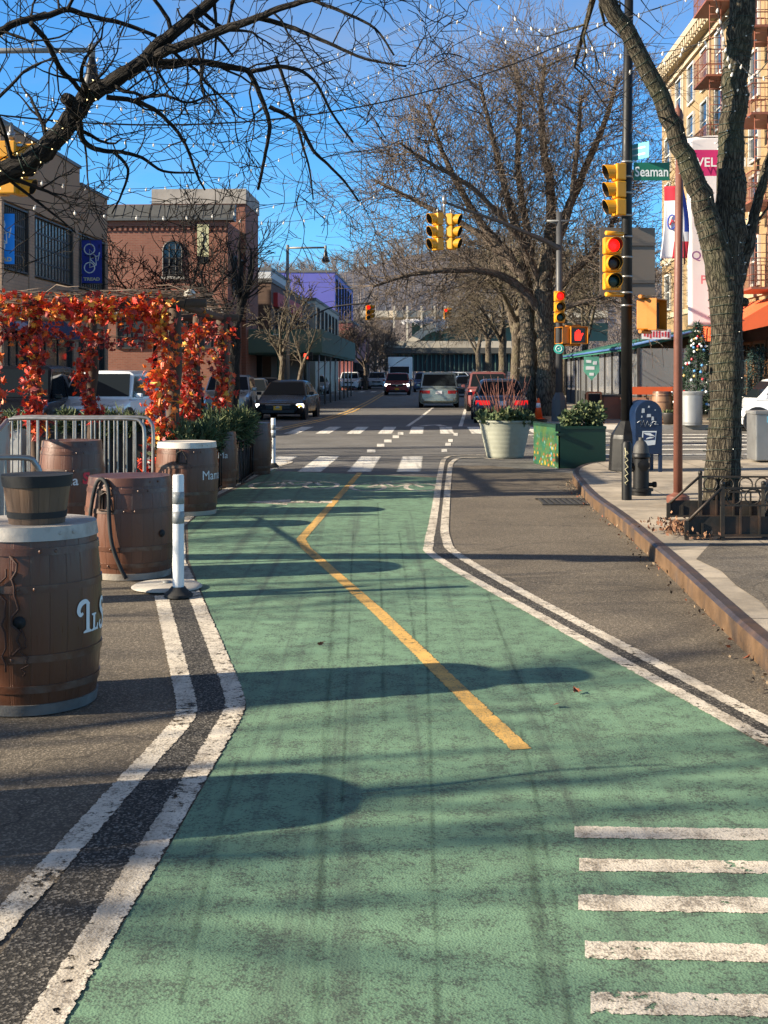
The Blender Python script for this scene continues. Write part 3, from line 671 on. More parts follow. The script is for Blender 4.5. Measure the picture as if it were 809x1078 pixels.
# flexible posts
def flexpost(label, loc, h=.88, r=.041):
    t = thing('flexible_post', label, 'bollard post', loc, 0, 'white flexible lane posts')
    mb = MB(); mb.lathe([(.0001, .0), (.105, .0), (.105, .018), (.07, .045), (.052, .07), (.0001, .07)], 12); mb.build('base', m_blackr, t, sharp=40)
    mb = MB(); mb.lathe([(r, .06), (r, h - .01), (r * .85, h), (.0001, h)], 18); mb.build('tube', m_wht, t, sharp=50)
    m = M('reflective_grey', (.24, .25, .25), .45, .3, 40, .05)
    for za, zb in ((.60, .70), (.76, .86)):
        mb = MB(); mb.lathe([(r + .002, h * za / .88 * .88), (r + .002, h * zb)] if False else [(r + .002, za * h), (r + .002, zb * h + .0)], 18); mb.build('reflective_band', m, t)
    return t
p = gp(188, 630); flexpost('white post with two grey reflective bands and black foot, near the scuffed barrel', (p.x, p.y, .016))
p = gp(288, 492.5); flexpost('white post with two grey bands, by the far end of the hedge planters', (p.x, p.y, .016), .86)
# white disc
p = gp(176, 620); t = thing('base_plate', 'flat round off white base plate on the ground behind the near flexible post', 'base plate', (p.x, p.y, .016))
mb = MB(); mb.lathe([(.265, 0), (.265, .008), (.24, .022), (.05, .03), (.0001, .03)], 32); mb.build('plate', M('dirty_white', (.46, .42, .36), .85, .2, 6, .3, dirt=(.25, .21, .17)), t, sharp=50)
mb = MB(); mb.lathe([(.035, .028), (.035, .045), (.0001, .045)], 12); mb.build('socket', m_grey, t)

# steel barricades
def barricade(label, a, b, h=1.10, n=14, feet=True):
    a, b = Vector((a[0], a[1], 0)), Vector((b[0], b[1], 0)); L = (b - a).length; ang = math.atan2(b.y - a.y, b.x - a.x)
    t = thing('crowd_barrier', label, 'barricade', (a.x, a.y, .004), ang, 'steel crowd barricades')
    mb = MB(); mb.tube(catmull([(0, 0, .18), (0, 0, .6), (0, 0, h - .16), (.035, 0, h - .05), (.15, 0, h), (L / 2, 0, h), (L - .15, 0, h), (L - .035, 0, h - .05), (L, 0, h - .16), (L, 0, .6), (L, 0, .18)], 4), .021, 8); mb.tube([(0, 0, .2), (L, 0, .2)], .017, 7); mb.build('frame', m_steel, t)
    for i in range(n):
        x = L * (i + 1) / (n + 1); mb = MB(); mb.tube([(x, 0, .2), (x, 0, h - .01)], .011, 6, 0, False); mb.build('bar', m_steel, t)
    if feet:
        for x in (.22, L - .22):
            mb = MB(); mb.tube([(x, -.3, .012), (x, -.24, .06), (x, 0, .2), (x, .24, .06), (x, .3, .012)], .018, 6); mb.build('foot', m_steel, t)
    return t
barricade('steel barricade facing the camera behind the red lettered barrel', (xat(4, 13.9), 13.9), (xat(156, 13.9), 13.7), 1.13, 15)
barricade('second steel barricade set tightly behind the one facing the camera', (xat(12, 14.6), 14.5), (xat(164, 14.5), 14.35), 1.13, 14)
barricade('steel barricade seen nearly end on at the left edge, running back past the tub', (xat(-4, 10.2), 10.2), (xat(14, 13.7), 13.5), 1.13, 12)
barricade('steel barricade leaning low at the far left, just behind the wooden tub', (xat(-190, 8.6), 8.3), (xat(43, 8.9), 8.9), 1.02, 12, False)

# pergola with vines and autumn garlands
m_post = M('pergola_wood', (0.075, 0.045, 0.028), .85, .35, 6, .4)
m_twig = M('vine_twigs', (0.13, 0.095, 0.07), .9, .4, 8, .3)
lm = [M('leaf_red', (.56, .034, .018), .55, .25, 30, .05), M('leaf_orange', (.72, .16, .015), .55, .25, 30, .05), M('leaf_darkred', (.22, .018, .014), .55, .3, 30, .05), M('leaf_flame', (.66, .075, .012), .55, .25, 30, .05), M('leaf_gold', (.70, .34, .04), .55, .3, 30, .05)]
pg = thing('pergola', 'rustic pergola of dark posts under a roof of bare vine twigs, hung with red leaves', 'pergola', (-4.5, 17.5, 0))
def lp(p): return Vector(p) - Vector((-4.5, 17.5, 0))
posts = [(xat(38, 16), 16.0, .075, 2.55), (xat(183, 16), 16.0, .085, 2.55), (xat(97, 20), 20.0, .085, 2.55), (xat(234, 20), 20.0, .10, 2.6), (xat(-75, 16), 16.0, .075, 2.55), (xat(-20, 20), 20, .075, 2.55), (xat(207, 18.2), 18.2, .06, 2.5)]
for x, y, r, h in posts:
    mb = MB(); rg = random.Random(int(x * 100)); mb.tube([lp((x + rg.uniform(-.03, .03), y + rg.uniform(-.02, .02), h * i / 6)) for i in range(7)], r, 8); mb.build('post', m_post, pg)
for (x0, y0, x1, y1) in ((-6.4, 16, -2.3, 16), (-6.9, 20, -2.35, 20), (xat(183, 16), 15.6, xat(234, 20), 20.4), (xat(38, 16), 15.6, xat(97, 20), 20.4)):
    mb = MB(); mb.tube([lp((x0, y0, 2.56)), lp((x1, y1, 2.56))], .06, 6); mb.build('beam', m_post, pg)
rng = random.Random(11); mb = MB()
for i in range(240):
    x = rng.uniform(-6.6, -2.6); y = rng.uniform(15.5, 20.3); a = rng.gauss(0, .5) if rng.random() < .8 else rng.uniform(0, 3.1); L = rng.uniform(.6, 1.8); z = rng.uniform(2.6, 2.74); L = min(L, max(.25, (-2.3 - x) / max(.2, math.cos(a)))) if math.cos(a) > 0 else L
    p = [Vector((x + math.cos(a) * L * s + rng.uniform(-.06, .06), y + math.sin(a) * L * s + rng.uniform(-.06, .06), z + rng.uniform(-.05, .07))) for s in (0, .33, .66, 1)]
    mb.tube([lp(q) for q in p], [.008, .009, .007, .003], 3, 0, False)
mb.build('twig_roof', m_twig, pg)['kind'] = 'stuff'
GR = 'garlands of autumn maple leaves on the pergola'
def garland(label, pts, rad, n, seed, size=.115, w=(4, 2, 5, 3, 1)):
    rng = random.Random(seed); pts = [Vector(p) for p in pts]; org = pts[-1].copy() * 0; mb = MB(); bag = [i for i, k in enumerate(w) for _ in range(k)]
    P = catmull(pts, 5); ph = rng.uniform(0, 6)
    for i in range(n):
        f = rng.random() * (len(P) - 1); k = int(f); c = P[k].lerp(P[min(k + 1, len(P) - 1)], f - k)
        rr = rad * (.55 + .6 * abs(math.sin(f * .9 + ph))) * math.sqrt(rng.random()); v = rvec(rng) * rr; c = c + v
        tmp = MB(); leafmass(tmp, lambda r: (c, Vector((v.x * 2 - .4, v.y * 2 - .7, -.5))), 1, size, rng, 1, 'maple')
        for fc in tmp.f: mb.add([tmp.v[j] for j in fc], [tuple(range(len(fc)))], bag[rng.randrange(len(bag))] if fc == tmp.f[0] else mb.m[-1])
    for k in range(3):
        mb.tube([q + rvec(rng) * rad * .35 for q in P[::2]], .007, 4, 5)
    tag(mb.build('leaf_garland', lm + [m_twig]), label, 'leaf garland', GR)
    return
X = xat
garland('thick garland of red and orange leaves wound down the front left pergola post', [(X(34, 15.9), 15.9, 2.5), (X(40, 15.8), 15.8, 2.0), (X(33, 15.8), 15.8, 1.6), (X(38, 15.8), 15.8, 1.1), (X(45, 15.8), 15.8, .98)], .19, 420, 1, .088)
garland('short garland of dark red leaves on the middle rear post, before the white SUV', [(X(90, 19.8), 19.8, 2.3), (X(94, 19.7), 19.7, 1.9), (X(84, 19.7), 19.7, 1.65), (X(95, 19.7), 19.7, 1.2), (X(104, 19.7), 19.7, .95)], .2, 260, 2, .095, (4, 1, 4, 3, 0))
garland('bright orange garland down the front right pergola post, above the white rimmed barrel', [(X(165, 15.8), 15.8, 2.45), (X(172, 15.7), 15.7, 2.15), (X(181, 15.7), 15.7, 1.75), (X(164, 15.7), 15.7, 1.62), (X(178, 15.7), 15.7, 1.4), (X(162, 15.7), 15.7, 1.2), (X(174, 15.7), 15.7, .98), (X(168, 15.7), 15.7, .75)], .21, 520, 3, .09, (3, 5, 2, 5, 2))
garland('dense garland of deep orange leaves hung between the right hand posts over the hedge', [(X(212, 18), 18, 2.4), (X(200, 18), 18, 1.9), (X(204, 18), 18, 1.4), (X(196, 17.9), 17.9, 1.05), (X(208, 18), 18, .8)], .23, 560, 4, .088, (4, 2, 5, 4, 1))
garland('dark red garland on the far right pergola post beside the parked grey cars', [(X(240, 19.9), 19.9, 2.4), (X(228, 19.8), 19.8, 1.9), (X(240, 19.8), 19.8, 1.5), (X(232, 19.8), 19.8, 1.1), (X(243, 19.8), 19.8, .9)], .2, 300, 5, .09, (4, 2, 4, 3, 1))
garland('mixed garland of gold, green tinged and dark leaves hanging along the front roof edge', [(-6.6, 15.7, 2.50), (-5.6, 15.6, 2.45), (-4.8, 15.6, 2.50), (-4.0, 15.6, 2.43), (-3.4, 15.6, 2.46), (-2.75, 15.6, 2.48)], .23, 1300, 6, .088, (4, 3, 4, 4, 2))
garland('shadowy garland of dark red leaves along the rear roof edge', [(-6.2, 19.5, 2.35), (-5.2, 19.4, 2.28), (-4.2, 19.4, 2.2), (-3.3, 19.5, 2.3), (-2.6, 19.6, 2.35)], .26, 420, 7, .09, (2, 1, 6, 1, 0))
garland('sparse garland of red leaves on the post at the left edge of the photo', [(X(-8, 16.4), 16.4, 2.3), (X(-4, 16.3), 16.3, 1.7), (X(2, 16.3), 16.3, 1.0), (X(-2, 16.3), 16.3, .6)], .16, 120, 8)
garland('loose pile of red leaves low between the white rimmed barrel and the barricade', [(X(150, 14.9), 14.9, .12), (X(158, 14.9), 14.9, .3), (X(164, 14.9), 14.9, .55)], .2, 110, 9, .11, (5, 1, 2, 4, 0))
# globe lamp
g = thing('globe_lamp', 'round whitish globe lamp at the right corner of the twig roof', 'lamp', (X(200, 17.4), 17.4, 2.5)); mb = MB(); mb.ball((0, 0, .26), .085, 14); mb.build('globe', M('globe_white', (.7, .66, .56), .5, .05, 5, 0), g); mb = MB(); mb.tube([(0, 0, .2), (0, 0, 0)], .02, 6); mb.build('stem', m_black, g)

# hedge planters
m_needA = M('needle_dark', (.028, .05, .018), .8, .3, 9, 0); m_needB = M('needle_mid', (.065, .10, .035), .8, .3, 9, 0); m_needC = M('needle_light', (.13, .15, .06), .8, .3, 9, 0)
NE = [m_needA, m_needB, m_needC]
def hedge(label, lo, hi, zf, n, seed, wire=True, size=.13, boxm=None, rot=0.0, grp='evergreen planters around the dining area'):
    cx, cy = (lo[0] + hi[0]) / 2, (lo[1] + hi[1]) / 2; w, l = hi[0] - lo[0], hi[1] - lo[1]; hb = hi[2]; t = thing('hedge_planter', label, 'planter', (cx, cy, .004), rot, grp); rng = random.Random(seed)
    if wire:
        mb = MB(); mb.b2((-w / 2 + .05, -l / 2 + .05, .02), (w / 2 - .05, l / 2 - .05, hb * .8)); mb.build('liner', M('liner_black', (.012, .012, .012), .9, .3), t)
        mb = MB()
        for k in range(int(l / .16) + 1):
            y = -l / 2 + k * .16
            for x in (-w / 2, w / 2): mb.tube([(x, y, 0), (x + rng.uniform(-.03, .03), y + rng.uniform(-.1, .1), hb)], .009, 4)
        for k in range(int(w / .16) + 1):
            x = -w / 2 + k * .16; mb.tube([(x, -l / 2, 0), (x + rng.uniform(-.08, .08), -l / 2, hb)], .009, 4)
        for z in (.05, hb): mb.tube([(-w / 2, -l / 2, z), (w / 2, -l / 2, z), (w / 2, l / 2, z), (-w / 2, l / 2, z), (-w / 2, -l / 2, z)], .012, 4)
        mb.build('wire_cage', m_iron, t)
    else:
        mb = MB(); mb.b2((-w / 2, -l / 2, 0), (w / 2, l / 2, hb)); mb.build('box', boxm, t, .012)
    mb = MB(); blobs = [(rng.uniform(-w / 2, w / 2), rng.uniform(-l / 2, l / 2), rng.uniform(.0, zf), rng.uniform(.1, .22)) for _ in range(max(8, int(w * l * 14)))]
    def smp(r):
        b = blobs[r.randrange(len(blobs))]; v = rvec(r); rr = b[3] * r.random() ** .4; return Vector((b[0] + v.x * rr, b[1] + v.y * rr, hb + b[2] * (.5 + .5 * r.random()) + v.z * rr)), v * 1.2 + UP * .6
    leafmass(mb, smp, n, size, rng, 3, 'needle'); mb.build('foliage', NE, t); return t
hedge('feathery evergreen hedge in a black wire planter right behind the white rimmed barrel', (-2.85, 15.4, 0), (-2.3, 17.5, .62), .26, 5200, 1)
hedge('feathery evergreen hedge in a black wire planter nearest the crossing', (-2.68, 18.4, 0), (-2.12, 20.0, .64), .34, 5600, 2)
hedge('dark evergreen hedge behind the barricades, below the white SUV', (X(44, 20.8), 20.5, 0), (X(152, 20.8), 21.1, .68), .25, 4600, 3, False, .12, M('planter_dark', (.03, .028, .025), .8, .3))
hedge('pale green low hedge at the left edge behind the barricades', (X(-90, 20.8), 20.5, 0), (X(28, 20.8), 21.1, .72), .2, 1800, 4, False, .13, M('planter_white', (.5, .5, .48), .7, .2))
hedge('tall loose evergreen beside the far right pergola post', (X(215, 20.6), 20.3, 0), (X(262, 20.6), 21.3, .62), .3, 3200, 5, False, .13, M('planter_dark', (.03, .028, .025), .8, .3))
# ------------------------------------------------------------------ signals, poles, street furniture on the right
m_lens_r = E('lens_red_lit', (1.0, .006, .004), 1.1); m_lens_o = M('lens_amber_off', (.05, .018, .006), .25, .2, 9, 0); m_lens_g = M('lens_green_off', (.008, .03, .018), .25, .2, 9, 0); m_lens_ro = M('lens_red_off', (.05, .006, .005), .25, .2, 9, 0)
m_visin = M('visor_inside', (.02, .018, .012), .8, .2, 9, 0)
SIG = 'traffic signals around the crossing'
def signal(label, loc, rz, s=1.0, lit=None, paint=None, hang=True):
    """three-lens head facing local -Y, loc is its centre"""
    paint = paint or m_yel; t = thing('traffic_signal', label, 'traffic light', loc, rz, SIG)
    for k in range(3):
        z = (1 - k) * .34 * s
        mb = MB(); mb.box((0, .06 * s, z), (.33 * s, .2 * s, .325 * s)); mb.build('housing', paint, t, .025 * s)
        T = Matrix.Translation((0, -.04 * s, z)) @ Matrix.Rotation(R(90), 4, 'X')
        mb = MB(); mb.lathe([(.0001, .012 * s), (.08 * s, .01 * s), (.135 * s, -.002)], 18, 0, (0, 0, 0), True, T)
        mb.build('lens', {None: (m_lens_ro, m_lens_o, m_lens_g)[k], 0: (m_lens_r, m_lens_o, m_lens_g)[k]}[lit], t)
        mb = MB(); n = 16; vs = []
        for j in range(n + 1):
            a = R(-60) + R(300) * j / n
            for (r, y) in ((.148, -.03), (.148, -.26 + .07 * (1 - math.sin(a)) / 2 * 1.5), (.140, -.26 + .07 * (1 - math.sin(a)) / 2 * 1.5), (.140, -.03)): vs.append((r * s * math.cos(a), y * s, z + r * s * math.sin(a)))
        fs = []; mi = []
        for j in range(n):
            for q in range(3): mb.add([vs[4 * j + q], vs[4 * j + 4 + q], vs[4 * j + 5 + q], vs[4 * j + 1 + q]], [(0, 1, 2, 3)], 1 if q == 2 else 0, True)
        mb.build('visor', [paint, m_visin], t)
    if hang:
        mb = MB(); mb.tube([(0, .06 * s, .5 * s), (0, .06 * s, .66 * s)], .035 * s, 8); mb.build('hanger', m_steel, t)
    return t
def bands(mb, x, y, r, zs):
    for z in zs: mb.lathe([(r, z), (r + .006, z), (r + .006, z + .03), (r, z + .03)], 14, 0, (x, y, 0))
# --- black corner pole
bp = Vector((xat(660, 19.2), 19.2, .147)); pole = thing('signal_pole', 'tall black street pole with a flared eight sided base at the near right corner', 'pole', bp)
mb = MB(); mb.tube([(0, 0, .6), (0, 0, 4.5), (.05, 0, 8.6)], [.088, .082, .062], 14); mb.build('shaft', m_black, pole)
mb = MB(); mb.lathe([(.29, 0), (.285, .06), (.26, .5), (.245, .56), (.115, .76), (.1, .78)], 8, 0, (0, 0, 0), False, None, R(22.5)); mb.build('flared_base', m_black, pole, .012)
mb = MB(); bands(mb, 0, 0, .087, (2.55, 2.75, 3.0, 3.3, 3.62, 3.95, 4.3, 4.55, 4.78)); mb.build('steel_band', m_steel, pole)
mb = MB(); mb.tube([(.05, 0, 8.3), (-.6, .2, 8.9), (-2.2, .6, 9.2)], .04, 8); mb.build('lamp_arm', m_black, pole)
d = 18.9
signal('yellow signal head turned sideways near the top of the black corner pole', (bp.x - .17, 19.2, zat(197, d)), R(-80), .80, None, None, False)
s2 = signal('signal showing red at eye catching height on the black corner pole', (xat(646, 18.8), 18.85, zat(277, 18.8)), R(4), .80, 0, None, False)
mb = MB()
for z in (zat(244, 18.8), zat(309, 18.8)): mb.tube([(xat(640, 18.8), 18.95, z), (xat(660, 18.8), 19.1, z)], .035, 8)
tag(mb.build('signal_bracket', m_yel), 'pair of yellow bracket arms holding the red signal to the black pole', 'bracket')
# back of a big sign
t = thing('street_sign', 'back of a large blank grey brown sign strapped behind the red signal', 'sign', (xat(661, 19.4), 19.42, zat(275, 19.4)), R(3))
mb = MB(); mb.b2((-.44, -.004, -.53), (.44, .004, .53)); mb.build('panel', M('sign_back', (.17, .14, .115), .55, .12, 4, .03, .3), t, .003)
for z in (.27, -.32): mb = MB(); mb.b2((-.43, -.03, z - .03), (.43, -.006, z + .03)); mb.build('rail', M('sign_rail', (.13, .11, .095), .5, .12, 4, .03, .4), t, .006)
# ped signal housing
def pedsig(label, loc, rz, s, paint, hand=False):
    t = thing('pedestrian_signal', label, 'pedestrian signal', loc, rz, 'pedestrian signals'); mb = MB(); mb.box((0, .09 * s, 0), (.46 * s, .2 * s, .46 * s)); mb.build('housing', paint, t, .02)
    mb = MB(); mb.box((0, -.013 * s, 0), (.38 * s, .01 * s, .38 * s)); mb.build('screen', m_lens_ro if False else M('ped_screen', (.03, .028, .026), .3, .1, 9, 0), t)
    mb = MB()
    for z in (.23, -.23): mb.box((0, -.06 * s, z * s), (.47 * s, .13 * s, .015 * s))
    for x in (-.23, .23): mb.box((x * s, -.06 * s, 0), (.015 * s, .13 * s, .46 * s))
    mb.build('visor', paint, t)
    
    for zz in (.26, -.26): mb = MB(); mb.tube([(-.35 * s, .09 * s, zz * s), (.1, .09 * s, zz * s)], .03 * s, 6); mb.build('bracket', paint, t)
    if hand:
        mb = MB(); y = -.022 * s
        hp = [(-.10, -.14), (.06, -.14), (.10, -.02), (.14, .04), (.12, .07), (.06, .02), (.055, .13), (.03, .13), (.02, .03), (.015, .16), (-.015, .16), (-.02, .03), (-.03, .14), (-.06, .14), (-.055, .02), (-.075, .1), (-.1, .09), (-.105, -.04)]
        mb.poly([(x * s, y, z * s) for x, z in hp]); mb.build('hand', E('hand_lit', (1, .02, .008), 1.0), t)
    return t
pedsig('orange pedestrian signal box seen from its side, clamped right of the black corner pole', (xat(690, 18.9), 19.0, zat(331, 18.9)), R(58), 1.02, m_ora)
# street name signs
t = thing('street_name_sign', 'green street name sign reading Seaman on the black corner pole', 'street sign', (xat(687, 19.1), 19.15, zat(180, 19.1)), R(0), 'street name signs')
mb = MB(); mb.b2((-.28, -.003, -.14), (.28, .003, .14)); mb.build('plate', m_sign_g, t, .002)
mb = MB(); mb.text('Seaman', .215, lambda x, y, z: Vector((x * .80, -.006, y - .01)), 0, 'CENTER', 0, 0, .003); mb.build('lettering', m_sign_w, t)
mb = MB(); mb.tube([(-.30, .0, 0), (-.43, .03, 0)], .018, 6); mb.build('clamp', m_steel, t)
t = thing('street_name_sign', 'small pale teal street sign angled away above the green one', 'street sign', (xat(670, 19.2), 19.2, zat(160, 19.2)), R(-58), 'street name signs')
mb = MB(); mb.b2((-.28, -.003, -.125), (.28, .003, .125)); mb.build('plate', M('sign_teal', (.10, .36, .38), .4, .1, 6, 0), t, .002)
mb = MB()
for z in (.05, -.05): mb.b2((-.2, -.006, z - .012), (.2, -.0035, z + .012))
mb.build('lettering', m_sign_w, t)
# bollard and hydrant
p = gp(660, 526, .15); t = thing('bollard', 'slim black steel bollard with scratched yellowish paint marks', 'bollard', (p.x, p.y, .147))
mb = MB(); mb.lathe([(.06, 0), (.06, .66), (.045, .69), (.0001, .70)], 20); mb.build('post', m_black, t, sharp=50)
mb = MB(); rng = random.Random(4); pts = []
for i in range(16):
    a = -.2 + .35 * math.sin(i * 2.1); pts.append((.0615 * math.sin(a), -.0615 * math.cos(a), .58 - .4 * i / 15))
mb.tube(pts, .006, 4); mb.tube([(.0615 * math.sin(a), -.0615 * math.cos(a), z) for a, z in ((-.5, .62), (-.3, .55), (-.45, .5))], .009, 4); mb.build('scrawl', M('scrawl_paint', (.36, .33, .2), .6, .2), t)
p = gp(675.5, 522, .15); t = thing('fire_hydrant', 'black fire hydrant with a pale domed cap beside the slim bollard', 'fire hydrant', (p.x + .02, p.y + .12, .147))
mb = MB(); mb.lathe([(.125, 0), (.125, .05), (.15, .055), (.15, .085), (.098, .09), (.095, .45), (.115, .47), (.115, .50), (.1, .52)], 20); mb.build('barrel', m_black, t, sharp=40)
mb = MB(); mb.lathe([(.1, .52), (.09, .60), (.055, .66), (.03, .675), (.03, .71), (.0001, .71)], 20); mb.build('cap', M('hydrant_cap', (.05, .047, .042), .6, .4, 10, .2), t, sharp=50)
for an, ln, z, r in ((R(95), .19, .13, .03), (R(-90), .17, .36, .05), (0, .17, .38, .06)):
    mb = MB(); T = Matrix.Translation((0, 0, z)) @ Matrix.Rotation(an, 4, 'Z') @ Matrix.Rotation(R(90), 4, 'X'); mb.lathe([(r * .8, .05), (r * .8, ln - .04), (r * 1.2, ln - .04), (r * 1.2, ln), (.0001, ln + .01)], 10, 0, (0, 0, 0), True, T); mb.build('nozzle', m_black, t, sharp=40)
# mailbox
m_blue = M('mailbox_blue', (.0035, .016, .052), .4, .3, 5, .08, dirt=(.004, .011, .03))
p = gp(683, 497, .15); t = thing('mailbox', 'dark blue round topped mailbox with stickers, graffiti and a white eagle decal', 'mailbox', (p.x - .02, p.y + .25, .147), R(6))
pr = [(-.215, .27), (.215, .27)] + [(.215 * math.cos(a * math.pi / 14), .885 + .215 * math.sin(a * math.pi / 14)) for a in range(15)]
T = Matrix(((1, 0, 0, 0), (0, 0, 1, 0), (0, 1, 0, 0), (0, 0, 0, 1)))
mb = MB(); mb.prism([(x, z) for x, z in pr], -.24, .24, 0, T); mb.build('body', m_blue, t, .012)
for x in (-.19, .19):
    for y in (-.21, .21): mb = MB(); mb.b2((x - .025, y - .025, 0), (x + .025, y + .025, .27)); mb.build('leg', m_blue, t)
mb = MB(); yy = -.2425; mb.poly([(-.115, yy, .40), (.10, yy, .42), (.125, yy, .63), (-.10, yy, .63)]); mb.build('decal', m_sign_w, t)
mb = MB(); yy = -.2445; mb.poly([(-.09, yy, .485), (.095, yy, .495), (.108, yy, .61), (-.085, yy, .61)]); mb.build('decal_field', M('decal_blue', (.01, .025, .09), .4, .1), t)
mb = MB(); yy = -.2465; mb.poly([(-.088, yy, .60), (.02, yy, .60), (.105, yy, .545), (.03, yy, .555), (-.04, yy, .572)]); mb.poly([(-.05, yy, .502), (.085, yy, .528), (.02, yy, .543), (-.03, yy, .525)]); mb.build('eagle', m_sign_w, t)
yy = -.246
for (x, z, w, h) in ((-.09, .94, .05, .07), (.0, .865, .07, .05), (.06, .82, .04, .06), (.0, 1.0, .03, .03), (-.11, .85, .02, .03), (.1, .95, .02, .015)): mb = MB(); mb.poly([(x - w / 2, yy, z - h / 2), (x + w / 2, yy, z - h / 2.4), (x + w / 2.3, yy, z + h / 2), (x - w / 2.6, yy, z + h / 2)]); mb.build('sticker', M('sticker_pale', (.45, .48, .5), .6, .2, 20, 0), t)
mb = MB()
for st in ([(-.18, .76), (-.12, .80), (-.13, .70), (-.08, .79), (-.06, .70), (-.02, .78), (.0, .72), (.05, .76)], [(.02, .70), (.07, .78), (.12, .77), (.09, .74), (.15, .73)]):
    mb.tube([(x, -.245, z) for x, z in st], .006, 4)
mb.build('graffiti', M('graffiti_white', (.5, .53, .56), .6, .2), t)
# brown post
p = gp(714, 532, .15); t = thing('lamp_post', 'slim red brown painted post with a round finial and a rusty drum base', 'post', (p.x, p.y, .147))
mb = MB(); mb.tube([(0, 0, .0), (0, 0, 2.2), (.02, 0, 4.35)], [.052, .048, .042], 14); mb.build('shaft', m_rust, t)
mb = MB(); mb.lathe([(.11, 0), (.13, .05), (.125, .11), (.06, .14), (.052, .15)], 18); mb.build('base', m_rust, t, sharp=50)
mb = MB(); mb.lathe([(.042, 4.33), (.055, 4.36), (.06, 4.41), (.045, 4.47), (.02, 4.5), (.0001, 4.56)], 14); mb.build('finial', m_rust, t)
# tree guard
m_ir = M('guard_iron', (.035, .031, .026), .55, .5, 9, .2, .5, dirt=(.12, .06, .035), dirtamt=.45)
def guard(label, a, b, h, rings, slope=True, skirt=True):
    a, b = Vector((*a, 0)), Vector((*b, 0)); L = (b - a).length; ang = math.atan2(b.y - a.y, b.x - a.x); t = thing('tree_guard', label, 'tree guard', (a.x, a.y, .15), ang, 'iron guards around the tree bed')
    x0 = .32 if slope else 0; mb = MB(); mb.b2((x0, -.012, .0), (x0 + .035, .02, h + .02)); mb.ball((x0 + .017, 0, h + .03), .024, 8); mb.build('post', m_ir, t)
    if slope: mb = MB(); mb.b2((0, -.015, 0), (.035, .02, .17)); mb.build('post', m_ir, t)
    mb = MB(); mb.b2((L - .04, -.015, 0), (L, .02, h + .18)); mb.build('post', m_ir, t)
    mb = MB(); mb.b2((x0, -.008, h - .018), (L, .01, h)); mb.b2((.01, -.008, h - .17), (L, .008, h - .155)) if not slope else mb.b2((x0, -.008, h - .17), (L, .008, h - .155)); mb.b2((.0, -.02, .03), (L, .02, .05))
    if slope: mb.tube([(.02, 0, .16), (x0 + .01, 0, h - .01)], .014, 5)
    mb.build('rail', m_ir, t)
    for k in range(rings):
        cx = x0 + .035 + .085 + k * .165 + (k // 2) * .02
        if cx + .08 > L: break
        mb = MB(); mb.tube([(cx + .068 * math.cos(q * math.pi / 8), 0, h - .087 + .068 * math.sin(q * math.pi / 8)) for q in range(17)], .008, 5, 0, False); mb.build('ring', m_ir, t)
    for k in range(int(L / .17) + 1):
        x = .16 + k * .17
        if x > L: break
        hh = h - .16 if x > x0 else .1 + .3 * x; mb = MB(); mb.b2((x - .008, -.006, .05), (x + .008, .008, hh)); mb.build('baluster', m_ir, t)
    if skirt: mb = MB(); mb.b2((.04, .012, .05), (L, .018, h * .44)); mb.build('skirt', m_ir, t)
guard('front iron tree guard with rings and a sloping end rail', (xat(721, 11.0), 11.0), (xat(900, 11.0), 11.0), .47, 12)
guard('rear iron tree guard behind the trunk, beside the red brown post', (xat(702, 12.55), 12.55), (xat(870, 12.55), 12.45), .45, 12)
guard('short side of the iron tree guard running back at the right edge of the photo', (xat(807, 11.0) + .02, 11.15), (xat(803, 12.5) + .05, 12.4), .46, 6, False)
mb = MB(); x0, x1 = xat(722, 11.1), xat(900, 11.1); mb.poly([(x0 + .05, 11.05, .152), (x1, 11.05, .152), (x1, 12.5, .152), (xat(704, 12.5), 12.5, .152)]); struct('tree_bed', mb, m_soil)
mb = MB(); rng = random.Random(8)
leafmass(mb, lambda r: (Vector((xat(716, 11.3) + r.gauss(.05, .12), 11.45 + r.gauss(0, .28), .16 + abs(r.gauss(0, .04)))), UP), 420, .045, rng, 2)
tag(mb.build('leaf_litter', [M('litter_a', (.17, .075, .04), .8, .4, 20), M('litter_b', (.28, .15, .08), .8, .4, 20)]), kind='stuff')
# grey bin at right edge
p = gp(806, 487, .15); t = thing('litter_bin', 'grey metal street bin with a small blue sticker, cut by the right edge', 'bin', (p.x + .12, p.y + .25, .147), R(2)); mb = MB(); mb.b2((-.29, -.25, .03), (.29, .25, .84)); mb.build('body', M('bin_grey', (.24, .24, .235), .4, .2, 5, .08, .5, dirt=(.16, .15, .14)), t, .02)
mb = MB(); mb.b2((-.31, -.27, .82), (.31, .27, .88)); mb.build('lid', m_grey, t, .012); mb = MB(); mb.b2((-.1, -.256, .68), (.02, -.251, .79)); mb.build('sticker', M('sticker_blue', (.12, .42, .62), .5, .1), t)
# ---- planters at the crossing corner
m_pot = M('pot_sage', (.30, .305, .24), .6, .12, 4, .08, dirt=(.22, .22, .17))
p = gp(533.5, 483); t = thing('round_planter', 'large pale sage ribbed pot with low greens and bare red stems', 'planter', (p.x, p.y + .3, .006))
mb = MB(); pr = [(.0001, 0), (.345, 0)]
for k in range(8):
    z = .70 * (k + .15) / 8; r = .36 + .155 * k / 8; pr += [(r, z), (r + .012, z + .03), (r + .017, z + .07)]
pr += [(.52, .70), (.545, .71), (.545, .745), (.50, .745), (.49, .68), (.0001, .68)]
mb.lathe(pr, 48); mb.build('pot', m_pot, t, sharp=40)
rng = random.Random(5); mb = MB()
leafmass(mb, lambda r: ((lambda a, q: Vector((math.cos(a) * q, math.sin(a) * q, .70 + .14 * r.random() + .06 * math.sin(a * 3))))(r.random() * 6.283, .54 * math.sqrt(r.random())), UP), 1900, .13, rng, 3); mb.build('foliage', NE, t)
